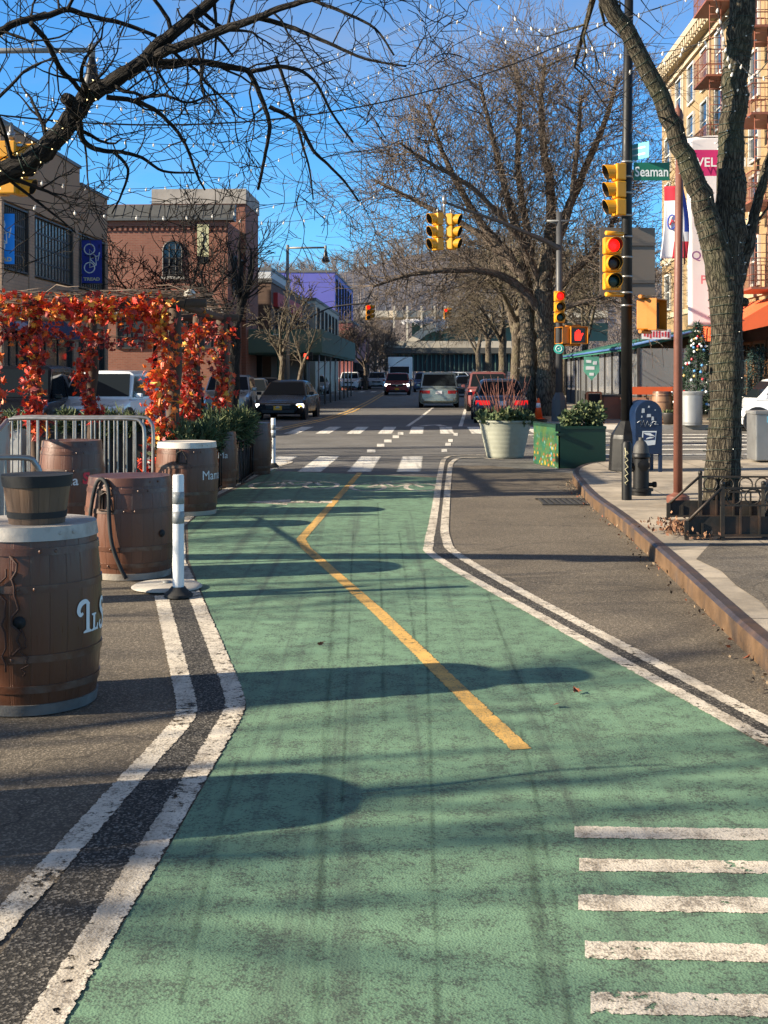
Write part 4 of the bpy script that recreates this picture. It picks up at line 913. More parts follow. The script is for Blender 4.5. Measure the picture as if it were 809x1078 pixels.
mb = MB()
for k in range(46):
    a = rng.random() * 6.283; q = .3 * rng.random(); b = Vector((math.cos(a) * q, math.sin(a) * q, .7)); tp = b + Vector((math.cos(a) * rng.uniform(.1, .45), math.sin(a) * rng.uniform(.1, .4), rng.uniform(.45, .95))); m_ = b.lerp(tp, .5) + rvec(rng) * .05
    mb.tube([b, m_, tp], [.009, .007, .004], 3, 0, False)
    if rng.random() < .6: mb.tube([m_, m_ + rvec(rng) * .12 + UP * .25], [.005, .003], 3, 0, False)
mb.build('bare_stems', M('stem_red', (.20, .075, .05), .7, .3, 9, 0), t)
m_gp = M('planter_green', (.004, .036, .018), .5, .3, 4, .12, dirt=(.003, .022, .013))
def flowers(nt):
    m, nt, ns, ls, b = newmat('planter_flowers'); v = coords(ns, ls, 'UV'); vo = nd(ns, 'ShaderNodeTexVoronoi'); vo.inputs['Scale'].default_value = 11; ls.new(v, vo.inputs['Vector'])
    hue = nd(ns, 'ShaderNodeSeparateXYZ'); ls.new(vo.outputs['Color'], hue.inputs[0])
    c = mixc(ns, ls, ramp(ns, ls, noise(ns, ls, v, 4, 4), .4, .6), (.008, .08, .04), (.05, .10, .02))
    pet = mixc(ns, ls, ramp(ns, ls, hue.outputs[0], .35, .4), (.40, .24, .015), mixc(ns, ls, ramp(ns, ls, hue.outputs[1], .5, .55), (.26, .04, .015), (.12, .25, .3)))
    sp = nd(ns, 'ShaderNodeSeparateXYZ'); ls.new(v, sp.inputs[0])
    k = ns.new('ShaderNodeMath'); k.operation = 'MULTIPLY'; ls.new(ramp(ns, ls, vo.outputs['Distance'], .3, .42, 1, 0), k.inputs[0]); ls.new(ramp(ns, ls, sp.outputs[1], .35, .6, .85, .0), k.inputs[1])
    c = mixc(ns, ls, k.outputs[0], c, pet); ls.new(c, b.inputs['Base Color']); b.inputs['Roughness'].default_value = .55; MATS['planter_flowers'] = m; return m
m_fl = flowers(None)
def gbox(label, pts, h, front=None, seed=1, fol=True, loc=(0, 0, 0)):
    cx = sum(p[0] for p in pts) / len(pts); cy = sum(p[1] for p in pts) / len(pts); t = thing('box_planter', label, 'planter', (cx, cy, .006), 0, 'green box planters at the crossing'); q = [(p[0] - cx, p[1] - cy) for p in pts]
    mb = MB(); mb.prism(q, 0, h, 0); 
    if front is not None: mb.m[-len(q) + front] = 1
    mb.build('box', [m_gp, m_fl], t)
    qq = [(x * 1.03, y * 1.03) for x, y in q]; mb = MB(); mb.prism(qq, h - .04, h + .012); mb.build('rim', m_gp, t, .006)
    if fol:
        rng = random.Random(seed); mb = MB(); bl = [(rng.uniform(-.34, .34), rng.uniform(-.3, .3), rng.uniform(.02, .3)) for _ in range(14)]
        def smp(r): b = bl[r.randrange(14)]; v = rvec(r); return Vector((b[0], b[1], h + b[2])) + v * .15 * r.random() ** .5, v + UP * .5
        leafmass(mb, smp, 2200, .085, rng, 3); mb.build('foliage', NE, t)
    return t
A, B_, C_, D_ = gp(562, 488), gp(588, 493.5), gp(616, 493), gp(590, 487)
gbox('green box planter painted with yellow and red flowers on its left face', [(A.x, A.y), (B_.x, B_.y), (B_.x + .06, B_.y + .75), (A.x + .1, A.y + .78)], .74, 0, 3, False)
gbox('plain dark green box planter full of bushy evergreens, right of the flower painted one', [(B_.x + .03, B_.y + .0), (gp(638, 493).x, gp(638, 493).y), (gp(638, 493).x + .02, gp(638, 493).y + .8), (B_.x + .1, B_.y + .8)], .72, None, 4)
mb = MB(); mb.box((B_.x + .02, B_.y - .03, .6), (.14, .05, .045), .2); mb.box((B_.x - .01, B_.y - .012, .72), (.09, .02, .14), .2); tag(mb.build('padlock_hasp', m_gp), 'small metal hasp where the two green box planters meet', 'hasp')
# orange cone
p = Vector((xat(567, 42.6), 42.6, .15)); t = thing('traffic_cone', 'orange traffic cone with a white collar by the big tree on the far corner', 'traffic cone', p)
mo = M('cone_orange', (.85, .10, .012), .5, .1, 6, .03); mb = MB(); mb.b2((-.2, -.2, 0), (.2, .2, .03)); mb.build('foot', mo, t, .01)
mb = MB(); mb.lathe([(.155, .03), (.035, .72), (.0001, .73)], 20); mb.build('body', mo, t); mb = MB(); mb.lathe([(.095, .40), (.068, .56)], 20); mb.build('collar', m_wht, t)
# --- far corner pole with mast arm
fp = Vector((xat(589, 40.5), 40.5, .147)); pole = thing('signal_pole', 'grey signal pole on the far right corner holding a long drooping mast arm', 'pole', fp)
mb = MB(); mb.tube([(0, 0, .9), (0, 0, zat(228, 40.5))], [.12, .10], 12); mb.build('shaft', M('pole_dark', (.05, .05, .052), .5, .2, 4, .1), pole)
mb = MB(); mb.lathe([(.26, 0), (.24, .7), (.13, .95)], 8, 0, (0, 0, 0), False); mb.build('flared_base', MATS['pole_dark'], pole)
arm = [at(589, 262, 40.5), at(575, 254, 40.3), at(545, 241, 39.7), at(520, 231, 39.2), at(468, 213, 38.2)]
mb = MB(); mb.tube([q - fp for q in catmull(arm, 5)], [.10 - .065 * i / 20 for i in range(21)], 10); mb.build('mast_arm', M('arm_dark', (.06, .055, .05), .5, .2), pole)
mb = MB(); z = zat(233, 40.5) - .147; mb.tube([(-.42, -.1, z), (.62, 0, z + .02)], .035, 6); mb.tube([(-.42, -.1, z), (0, 0, z - .1)], .02, 6); mb.build('crossbar', m_grey, pole)
q = arm[-1]
mb = MB(); mb.tube([(q.x, q.y, q.z + .12), (q.x, q.y, q.z - .35)], .04, 8); mb.lathe([(.07, q.z - .05), (.07, q.z + .2), (.0001, q.z + .2)], 10, 0, (q.x, q.y, 0)); mb.box((q.x, q.y, q.z - .36), (.5, .08, .05)); tag(mb.build('signal_hanger', m_steel), 'pale steel hanger joining the twin yellow signals to the mast arm', 'bracket')
signal('left of the twin yellow signals hung over the crossing, dark lenses turned left', (q.x - .26, q.y, zat(244, 38.2)), R(-62), 1.14)
signal('right of the twin yellow signals hung over the crossing, visors turned right', (q.x + .27, q.y, zat(244, 38.2)), R(66), 1.1)
signal('small signal showing red on the grey far corner pole', (xat(589.5, 40.2), 40.2, zat(323, 40.2)), R(3), 1.02, 0, None, False)
pedsig('pedestrian signal with a lit red hand on the grey far corner pole', (xat(609, 40.2), 40.2, zat(353, 40.2)), R(8), 1.2, m_ora, True)
pedsig('pedestrian signal seen from the side left of the lit red hand', (xat(597, 40.2) - .12, 40.35, zat(353, 40.2)), R(-70), 1.15, m_ora)
t = thing('round_sign', 'small round teal sign low on the grey far corner pole', 'sign', (xat(589, 40.2), 40.3, zat(367, 40.2))); T = Matrix.Rotation(R(90), 4, 'X'); mb = MB(); mb.lathe([(.0001, .012), (.17, .012), (.17, 0)], 22, 0, (0, 0, 0), True, T); mb.build('disc', M('round_teal', (.06, .42, .33), .4, .1), t, sharp=50)
mb = MB(); mb.tube([(.1 * math.cos(a * .3927), -.016, .1 * math.sin(a * .3927)) for a in range(17)], .012, 4, 0, False); mb.tube([(-.04, -.016, 0), (.04, -.016, 0)], .012, 4); mb.build('emblem', m_sign_w, t)
# far left: lamp and signals hung from poles left of the frame
def lamppole(label, x, d, top, armx, lampdrop, name='street_lamp'):
    t = thing(name, label, 'street lamp', (x, d, grade(d)), 0, 'street lamps'); mb = MB(); mb.tube([(0, 0, 0), (0, 0, top + .15)], [.11, .07], 10); mb.build('pole', m_grey, t)
    mb = MB(); mb.tube([(0, 0, top), (armx, 0, top + .02)], [.055, .045], 8); mb.tube([(armx, 0, top + .12), (armx, 0, top - .12)], .06, 8); mb.build('arm', m_grey, t)
    mb = MB(); k = lampdrop; mb.lathe([(.05 * k, top - .1), (.09 * k, top - .25 * k), (.12 * k, top - .42 * k), (.2 * k, top - .62 * k), (.2 * k, top - .68 * k), (.0001, top - .70 * k)], 16, 0, (armx, 0, 0)); mb.build('lamp_shade', M('lamp_dark', (.016, .016, .017), .35, .2, 6, 0, .4), t)
    mb = MB(); mb.lathe([(.0001, top - .76 * k), (.13 * k, top - .73 * k), (.17 * k, top - .69 * k)], 14, 0, (armx, 0, 0)); mb.build('lens', m_wht, t); return t
lamppole('street lamp with a bell shade hanging from a long arm at the top left', xat(-70, 22), 22, zat(54, 22), xat(97, 22) - xat(-70, 22), .95)
lamppole('distant grey street lamp with a short arm beyond the brick building', xat(303, 60), 60, zat(261, 60) - grade(60), xat(343, 60) - xat(303, 60), 1.0)
t = thing('signal_pole', 'grey signal pole left of the frame with an arm reaching to the yellow cluster', 'pole', (xat(-60, 26), 26, 0)); mb = MB(); mb.tube([(0, 0, 0), (0, 0, 8)], [.12, .09], 10); mb.build('shaft', m_grey, t); mb = MB(); mb.tube([(0, 0, zat(140, 26)), (xat(13, 26) - xat(-60, 26), 0, zat(131, 26))], [.08, .05], 8); mb.build('mast_arm', m_grey, t)
cx, cz = xat(12, 26), zat(178, 26)
mb = MB(); mb.tube([(cx, 26, zat(130, 26)), (cx, 26, cz + .45)], .045, 8); mb.lathe([(.08, cz + .62), (.08, cz + .78), (.0001, cz + .8)], 10, 0, (cx, 26, 0)); mb.box((cx, 26, cz + .47), (.62, .4, .05)); tag(mb.build('signal_hanger', m_steel), 'pale steel hanger above the yellow signal cluster at the top left', 'bracket')
for dx, dy, rz, lab in ((-.24, 0, R(-85), 'left head of the yellow signal cluster at the left edge'), (.0, -.1, R(175), 'middle head of the yellow signal cluster at the left edge, seen from behind'), (.24, .05, R(80), 'right head of the yellow signal cluster at the left edge, visors to the right')): signal(lab, (cx + dx, 26 + dy, cz), rz, 1.1, None, None, False)
# distant mast arm on the left and signals further off
t = thing('signal_pole', 'distant dark mast arm pole on the left over the roadway', 'pole', (xat(322, 75), 75, grade(75))); mb = MB(); mb.tube([(0, 0, 0), (0, 0, 4.4)], .12, 8); mb.build('shaft', m_grey, t)
o = Vector((xat(322, 75), 75, grade(75))); mb = MB(); mb.tube([q - o for q in catmull([at(321, 338, 75), at(345, 325, 75), at(370, 320.5, 75), at(391, 319, 75)], 4)], .05, 6); mb.build('mast_arm', M('arm_dark', (.06, .055, .05), .5), t)
signal('distant signal showing red at the tip of the left mast arm', at(388, 329, 75), R(4), .9, 0); signal('distant signal beside the tip of the left mast arm, seen side on', at(391.5, 328, 75.2), R(75), .8)
signal('tiny red signal far down the street over the white tinsel', at(469.5, 331, 92), R(3), .85, 0); signal('tiny side on signal right of the tiny red one', at(473, 330, 92.3), R(78), .85)
mb = MB(); mb.tube([at(468, 323, 92.2), at(500, 325, 93), at(540, 331, 94)], .05, 6); mb.tube([at(540, 329, 94), Vector((xat(540, 94), 94, grade(94)))], .1, 8); tag(mb.build('signal_pole', m_grey), 'distant mast arm reaching out of the right hand trees', 'pole')
t = thing('walk_signal', 'small red walk sign box under the dark green scaffolding shed', 'pedestrian signal', at(324, 375, 61)); mb = MB(); mb.box((0, .1, 0), (.5, .2, .42)); mb.build('housing', m_black, t, .02); mb = MB(); mb.box((-.08, -.006, 0), (.2, .01, .26)); mb.build('hand', E('hand_far', (1, .05, .02), 1.5), t)
# white tinsel garland across the street
rng = random.Random(21); P = catmull([at(424, 339, 70), at(436, 338, 70), at(444, 340, 70), at(452, 336, 70), at(460, 340, 70), at(470, 337, 70)], 6); mb = MB()
for i in range(900):
    f = rng.random() * (len(P) - 1); k = int(f); c = P[k].lerp(P[min(k + 1, len(P) - 1)], f - k); g = f / len(P); c = c + rvec(rng) * (.08 + .26 * g) * rng.random()
    if g > .75: c.z -= rng.random() ** 2 * .5
    a = rvec(rng); b = a.cross(rvec(rng)); mb.add([c, c + a * .12, c + a * .1 + b * .06], [(0, 1, 2)])
tag(mb.build('tinsel_garland', M('tinsel', (.75, .75, .78), .35, .1, 9, 0)), 'white tinsel garland strung over the far street', 'garland')
# ------------------------------------------------------------------ trees
def limb_tube(mb, pix, d0, d1, w0, w1, n=8, org=None, dd=None):
    """limb given as photo points with a depth that runs from d0 to d1; returns its points and radii"""
    k = len(pix); P = []
    for i, (x, y) in enumerate(pix):
        d = d0 + (d1 - d0) * i / (k - 1); P.append(at(x, y, d))
    P = catmull(P, 5); m = len(P); rd = []
    for i in range(m):
        f = i / (m - 1)
        if hasattr(w0, '__len__'): g = f * (len(w0) - 1); j = min(len(w0) - 2, int(g)); w = w0[j] + (w0[j + 1] - w0[j]) * (g - j)
        else: w = w0 + (w1 - w0) * f
        rd.append(w * P[i].y / F / 2)
    rj = random.Random(int(pix[0][0] * 7 + pix[-1][1]))
    P = [p + rvec(rj) * r * .18 for p, r in zip(P, rd)]
    mb.tube([p - org for p in P], rd, n, 0, True, True); return P, rd
def sprout(mb, P, rd, org, rng, step, Lr, prm, lvl=2, t0=0.15, rk=.45):
    m = len(P); L = sum((P[i + 1] - P[i]).length for i in range(m - 1)); k = int(L / step)
    for j in range(k):
        f = t0 + (1 - t0) * (j + rng.random()) / k; i = min(m - 2, int(f * (m - 1))); q = P[i].lerp(P[i + 1], rng.random()); t = (P[i + 1] - P[i]).normalized()
        v = rvec(rng); v = (v - t * v.dot(t)); v.normalize(); dd = (t * rng.uniform(.3, 1) + v * 1.0).normalized()
        twig(mb, q - org, dd, rng.uniform(*Lr), min(rd[i] * rk, .022), lvl, prm, rng)
PT = dict(wob=.40, up=[.02], max=4, kids=[4, 4, 4, 3], ang=(28, 70), ratio=(.45, .75), seg=.10, rend=.0032, minl=.12, t0=.15)
# right foreground tree
rt = Vector((xat(759, 12.75), 12.75, .15)); rng = random.Random(31)
t = thing('street_tree', 'thick rough barked forked tree in the foreground at the right, wrapped in light wire', 'tree', rt)
mb = MB(); mb.tube([p for p in catmull([(0.0, 0, -.03), (0, 0, .12), (.02, 0, .5), (.06, .02, 1.2), (.065, .02, 2.0), (.05, .02, 2.7), (.04, .02, 3.1), (.045, .02, 3.6)], 6)], [(.225 if i == 0 else .20 if i < 7 else .185 if i < 13 else .168 + .010 * math.sin(i)) if i < 31 else max(.08, .178 - .011 * (i - 30)) for i in range(43)], 22); 
Pl, rl = limb_tube(mb, [(764, 350), (759, 300), (750, 250), (737, 205), (717, 155), (695, 100), (665, 42), (640, 0), (610, -70), (590, -130)], 12.8, 12.2, [16, 30, 30, 24, 20, 19, 18, 18, 18, 17], 0, 16, rt)
Pr, rr = limb_tube(mb, [(765, 350), (765, 300), (768, 245), (771, 190), (771, 130), (777, 60), (781, 0), (788, -80), (800, -150)], 12.8, 12.9, [16, 34, 33, 28, 26, 27, 27, 26, 24], 0, 16, rt)
Ps, rs = limb_tube(mb, [(776, 300), (787, 262), (792, 240), (800, 205), (811, 165), (830, 110), (850, 60)], 12.8, 13.3, 14, 7, 10, rt)
for px, py, w in ((743, 388, 4), (784, 318, 5)): mb.ball(at(px, py, 12.72) - rt, w * .0098, 8)
mb.build('trunk', m_barkR, t)
mb = MB()
for (P, r_) in ((Pl[-14:], rl[-14:]), (Pr[-12:], rr[-12:])):
    for j in range(5):
        i = rng.randrange(4, len(P)); v = rvec(rng); v.z = abs(v.z) + .6; twig(mb, P[i] - rt, v, 2.4, .06, 0, dict(PT, seg=.3, up=[.05], kids=[5, 4, 3], max=3), rng)
sprout(mb, Pl[15:], rl[15:], rt, rng, .9, (.2, .6), PT, 4); sprout(mb, Ps, rs, rt, rng, .4, (.3, .8), PT, 3)
mb.build('crown', m_barkR, t)
# light wire wound round its trunk
def wrap(label, paths, org, pitch, wire_m, bulb_m, seed, every, bs, r_w=.004, grp='strings of little lights wound on trees'):
    t = thing('light_string', label, 'light string', org, 0, grp); rng = random.Random(seed); n = 0; first = None
    mb = MB(); spots = []
    for P, rd in paths:
        a = 0.0; pts = []
        for i in range(len(P) - 1):
            L = (P[i + 1] - P[i]).length; tt = (P[i + 1] - P[i]).normalized(); u = tt.orthogonal().normalized(); u = (Vector((1, 0, 0)) - tt * tt.x).normalized(); w = tt.cross(u); k = max(2, int(L / pitch * 14))
            for j in range(k):
                a += 6.283 * L / k / pitch * rng.uniform(.35, 1.65); r = (rd[i] + (rd[i + 1] - rd[i]) * j / k) + .005; c = P[i].lerp(P[i + 1], j / k); v = (u * math.cos(a) + w * math.sin(a)); pts.append(c + v * r - org)
                if rng.random() < every: spots.append((c + v * (r + .006) - org, v))
        mb.tube(pts, r_w, 4, 0, False)
    mb.build('wire', wire_m, t)
    if len(spots) > 99: spots = rng.sample(spots, 99)
    bm_ = MB(); bm_.lathe([(.0001, 0), (bs * .5, bs * .4), (bs * .42, bs * 1.1), (.0001, bs * 1.9)], 7)
    for k, (q, v) in enumerate(spots):
        if first is None: o = first = bm_.build('bulb', bulb_m, t)
        else: o = first.copy(); COL.objects.link(o); o.parent = t
        o.location = q; o.rotation_euler = v.to_track_quat('Z', 'Y').to_euler()
    return t
m_wire = M('wire_green', (.012, .03, .018), .5, .2, 9, 0); m_bulb = M('bulb_white', (.75, .73, .68), .25, .05, 9, 0); m_bulbw = E('bulb_warm', (1.0, .72, .32), 1.2, (.7, .6, .4))
trunkP = [rt + Vector(q) for q in ((0, 0, .25), (.02, 0, .6), (.06, .02, 1.2), (.065, .02, 2.0), (.05, .02, 2.7))]
wrap('green wire with white mini bulbs wound up the main trunk of the forked tree', [(trunkP, [.205, .198, .18, .175, .18])], rt, .10, m_wire, m_bulb, 1, .12, .008, .003)
wrap('green wire with mini bulbs wound up the leaning left fork of the near tree', [(Pl[9:34], rl[9:34])], rt, .10, m_wire, m_bulb, 2, .10, .008, .003)
wrap('green wire and larger white bulbs wound up the upright right fork of the near tree', [(Pr[6:30], rr[6:30])], rt, .085, m_wire, m_bulb, 3, .14, .016)
# overhanging tree at the upper left
lt = Vector((-6.6, 10.0, 0)); rng = random.Random(77)
t = thing('street_tree', 'dark bare tree leaning in from the left, its thick limb crossing the upper left sky', 'tree', lt)
mb = MB(); mb.tube(catmull([(0, 0, -.05), (.0, 0, .5), (.1, -.05, 1.6), (.55, -.2, 2.2), (1.6, -.4, 2.55), (2.6, -.6, 2.72)], 6), [.24 - .004 * i for i in range(31)], 14)
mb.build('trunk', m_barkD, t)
mb = MB(); LM = []
def LB_(pix, d0, d1, w0, w1, step=.30, Lr=(.35, 1.05), lv=2): 
    P, r_ = limb_tube(mb, pix, d0, d1, w0, w1, 9, lt); LM.append((P, r_)); sprout(mb, P, r_, lt, rng, step, Lr, PT, lv); return P, r_
mainP, mainR = LB_([(-260, 232), (-150, 222), (-60, 205), (0, 182), (40, 165), (70, 132), (90, 104), (120, 86), (148, 66), (176, 40), (212, 10), (250, -25), (290, -70)], 9.3, 8.6, 30, 8, .3, (.4, 1.0), 2)
LB_([(150, 66), (168, 56), (200, 45), (245, 28), (272, 18), (310, 4), (350, -6)], 8.9, 8.2, 13, 5)
LB_([(150, 66), (180, 66), (215, 65), (245, 71), (262, 76), (276, 105), (284, 132), (280, 160), (272, 200)], 8.9, 9.4, 9, 3)
LB_([(262, 76), (300, 70), (330, 84), (350, 120), (372, 150)], 9.2, 9.6, 5, 2)
LB_([(270, 18), (310, 30), (345, 45), (385, 62), (428, 70)], 8.5, 8.2, 6, 2)
LB_([(284, 112), (312, 128), (330, 158), (342, 170), (362, 190), (378, 212)], 9.4, 9.6, 5, 2)
LB_([(-90, 70), (-40, 52), (0, 33), (22, 22), (48, 17), (70, 10), (95, 17), (130, 25), (165, 38)], 8.2, 8.6, 10, 4, .2)
LB_([(33, 24), (50, 44), (62, 70), (76, 85), (90, 102)], 8.3, 8.9, 6, 5, .2)
LB_([(72, 9), (80, -10), (85, -40)], 8.4, 8.2, 4, 2)
LB_([(112, 102), (140, 106), (162, 115), (185, 136), (198, 158), (208, 185), (216, 200)], 8.8, 9.2, 6, 2, .18)
LB_([(140, 106), (170, 100), (198, 108), (222, 100), (250, 98)], 8.8, 8.4, 4, 1.5, .2)
LB_([(84, 128), (88, 148), (105, 158), (128, 160), (150, 166), (172, 180), (205, 182)], 8.9, 9.3, 7, 2, .18)
LB_([(120, 160), (135, 178), (128, 205), (118, 225)], 9.0, 9.3, 4, 1.5, .2)
LB_([(205, 20), (230, 40), (246, 60)], 8.7, 9.0, 5, 2, .2); LB_([(226, 4), (228, 30), (226, 62)], 8.7, 8.8, 4, 2, .25)
LB_([(290, 60), (305, 100), (318, 150), (326, 178), (330, 210)], 9.5, 9.9, 4, 1.5, .22)
LB_([(0, 182), (30, 205), (60, 228), (80, 245)], 9.1, 9.3, 4, 1.5, .25)
LB_([(-60, 140), (-20, 118), (10, 92), (30, 72), (60, 60)], 8.4, 8.0, 5, 2, .2)
LB_([(300, -20), (330, 0), (360, 12), (395, 30), (415, 58)], 8.6, 8.3, 5, 2, .2)
# stub of a cut branch
Pq, rq = limb_tube(mb, [(80, 120), (74, 108), (69, 102)], 8.75, 8.6, 16, 12, 9, lt)
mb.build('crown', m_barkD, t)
wrap('string of warm little lights wound along the thick overhead limb at the upper left', [(mainP[8:34], mainR[8:34])], lt, .10, m_wire, m_bulbw, 5, .22, .009)
# the big bare tree beyond the crossing and its row
PB = dict(wob=.16, up=[.03, .03, .05, .03], max=4, kids=[7, 6, 6, 4], ang=(25, 62), ratio=(.42, .72), seg=.55, rend=.0085, minl=.45, t0=.2)
bt = Vector((xat(566, 46), 46.0, .16)); rng = random.Random(13)
t = thing('street_tree', 'huge spreading bare tree with twin trunks beyond the crossing, behind the orange cone', 'tree', bt)
mb = MB(); T1, r1 = limb_tube(mb, [(576, 441), (577, 400), (576, 360), (572, 320), (575, 285), (583, 240)], 46, 46, 23, 18, 12, bt); T2, r2_ = limb_tube(mb, [(557, 440), (556, 390), (556, 340), (552, 300), (545, 262)], 46.5, 46.7, 20, 15, 12, bt); mb.build('trunk', m_barkM, t)
mb = MB()
big = [([(572, 330), (545, 300), (510, 285), (470, 285), (430, 290), (392, 302)], 46, 44, 14, 3), ([(556, 300), (530, 262), (505, 232), (480, 190), (462, 150), (450, 110)], 46.5, 47, 15, 4), ([(560, 280), (540, 230), (528, 180), (515, 130), (505, 85)], 46.5, 45.5, 14, 4), ([(580, 260), (580, 200), (572, 150), (570, 100), (575, 60)], 46, 46.5, 16, 4), ([(585, 250), (605, 205), (622, 165), (640, 120), (650, 80)], 46, 47, 14, 4), ([(574, 320), (600, 290), (625, 265), (650, 225), (668, 180)], 46, 45, 13, 4), ([(548, 290), (510, 250), (465, 225), (425, 205), (395, 190)], 46.5, 48, 12, 4), ([(560, 270), (550, 215), (545, 160), (548, 110), (540, 60)], 46.5, 49, 12, 4), ([(570, 300), (545, 250), (500, 200), (450, 170), (420, 150)], 46, 43.5, 10, 3), ([(580, 270), (600, 220), (608, 150), (612, 100)], 46, 43.5, 11, 4), ([(573, 335), (600, 322), (640, 310), (668, 290)], 46, 44, 10, 3)]
for pix, da, db, w0, w1 in big:
    P, r_ = limb_tube(mb, pix, da, db, w0 * .75, w1 * .8, 8, bt); sprout(mb, P, r_, bt, rng, .155, (1.2, 3.2), PB, 2, .12, .6); 
    P2 = P[-8:]; sprout(mb, P2, r_[-8:], bt, rng, .10, (.9, 2.2), PB, 3, 0, .7)
mb.build('crown', m_barkB, t)
wrap('tiny white lights sprinkled on the twin trunks beyond the crossing', [(T1[2:22], r1[2:22]), (T2[2:20], r2_[2:20])], bt, .35, m_wire, m_bulb, 6, .2, .022, .006)
def off(o, d): return Vector((AX * d + o, d, grade(d) + (.15 if d > 42 else 0)))
ROW = 'bare street trees along the right hand pavement'
PM = dict(PB, kids=[6, 5, 5, 3], seg=.7, rend=.010, minl=.5)
for i, (o, d, lab) in enumerate(((4.0, 60, 'bare tree next behind the huge twin trunked one in the right hand row'), (4.2, 75, 'third bare tree along the right hand pavement, pale trunk'), (4.2, 94, 'fourth bare tree along the right hand pavement, near the tinsel'), (4.3, 116, 'farthest bare tree of the right hand row, before the bridge'))):
    make_tree(lab, off(o, d), 4.2, .30, PM, 100 + i, m_barkM, 5, ROW, (.1, 0), 4.2, (38, 72))
make_tree('bare tree behind the black corner pole, over the green awning', off(8.4, 68), 4, .22, PM, 131, m_barkM, 6, ROW, (0, 0), 4.4, (25, 65))
make_tree('bare tree left of the tan apartment house, behind the red signal', off(8.9, 84), 5, .25, PM, 132, m_barkM, 6, ROW, (0, 0), 5.0, (25, 65))
# left-hand trees
PL = dict(PB, kids=[5, 5, 5, 3], wob=.2, seg=.4, rend=.006, minl=.3)
LG = 'small bare trees on the left'
PL2 = dict(PL, kids=[5, 4, 3, 3], max=3); PL3 = dict(PL, kids=[5, 5, 4, 3], max=3, wob=.26, rend=.013)
def lefttree(lab, px, d, h, r, ll, seed, bm, lean=(0, 0), limbs=5, elev=(25, 65), PL=PL): return make_tree(lab, Vector((xat(px, d), d, grade(d))), h, r, PL, seed, bm, limbs, LG, lean, ll, elev)
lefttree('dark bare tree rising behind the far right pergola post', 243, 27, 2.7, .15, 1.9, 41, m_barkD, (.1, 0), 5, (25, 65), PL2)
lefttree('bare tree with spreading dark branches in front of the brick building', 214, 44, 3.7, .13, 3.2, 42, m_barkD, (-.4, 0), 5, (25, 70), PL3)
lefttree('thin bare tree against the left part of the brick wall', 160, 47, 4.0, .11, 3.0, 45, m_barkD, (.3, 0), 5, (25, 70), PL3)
lefttree('pale sunlit forked bare tree in front of the green scaffolding', 295, 57, 2.6, .16, 2.5, 43, m_barkM, (.1, 0), 4, (40, 70), PL3)
lefttree('leaning pale bare trunk right of the forked tree before the scaffolding', 307, 56, 2.2, .13, 1.7, 44, m_barkM, (.6, 0), 3, (45, 75), PL2)
for i, (px, d, lab) in enumerate(((385, 118, 'brownish bare tree beside the red clad building far down the street'), (395, 150, 'rearmost brownish bare tree on the left before the bridge'))):
    make_tree(lab, Vector((xat(px, d), d, grade(d))), 2.5, .22, dict(PM, rend=.014), 200 + i, m_barkB, 6, 'brown bare trees before the bridge', (0, 0), 4.2, (15, 60))
# trees left of the frame: their branches draw the shadow bands over the road
PS = dict(PB, kids=[5, 4, 4], max=3, seg=.6, rend=.008)
for i, (x, y, h, r, ll, lab) in enumerate(((-13.5, 1.8, 3.2, .22, 3.6, 'bare tree left of the camera'), (-13.0, 6.9, 3.0, .15, 2.6, 'bare tree left of the barrels'), (-14.5, 17.0, 3.2, .24, 3.8, 'bare tree left of the pergola'), (-13.5, 22.5, 3.4, .22, 3.4, 'bare tree left of the hedges'))):
    make_tree(lab, Vector((x, y, 0)), h, r, PS, 300 + i, m_barkD, 6, 'bare trees left of the frame', (.2, 0), ll, (20, 65))

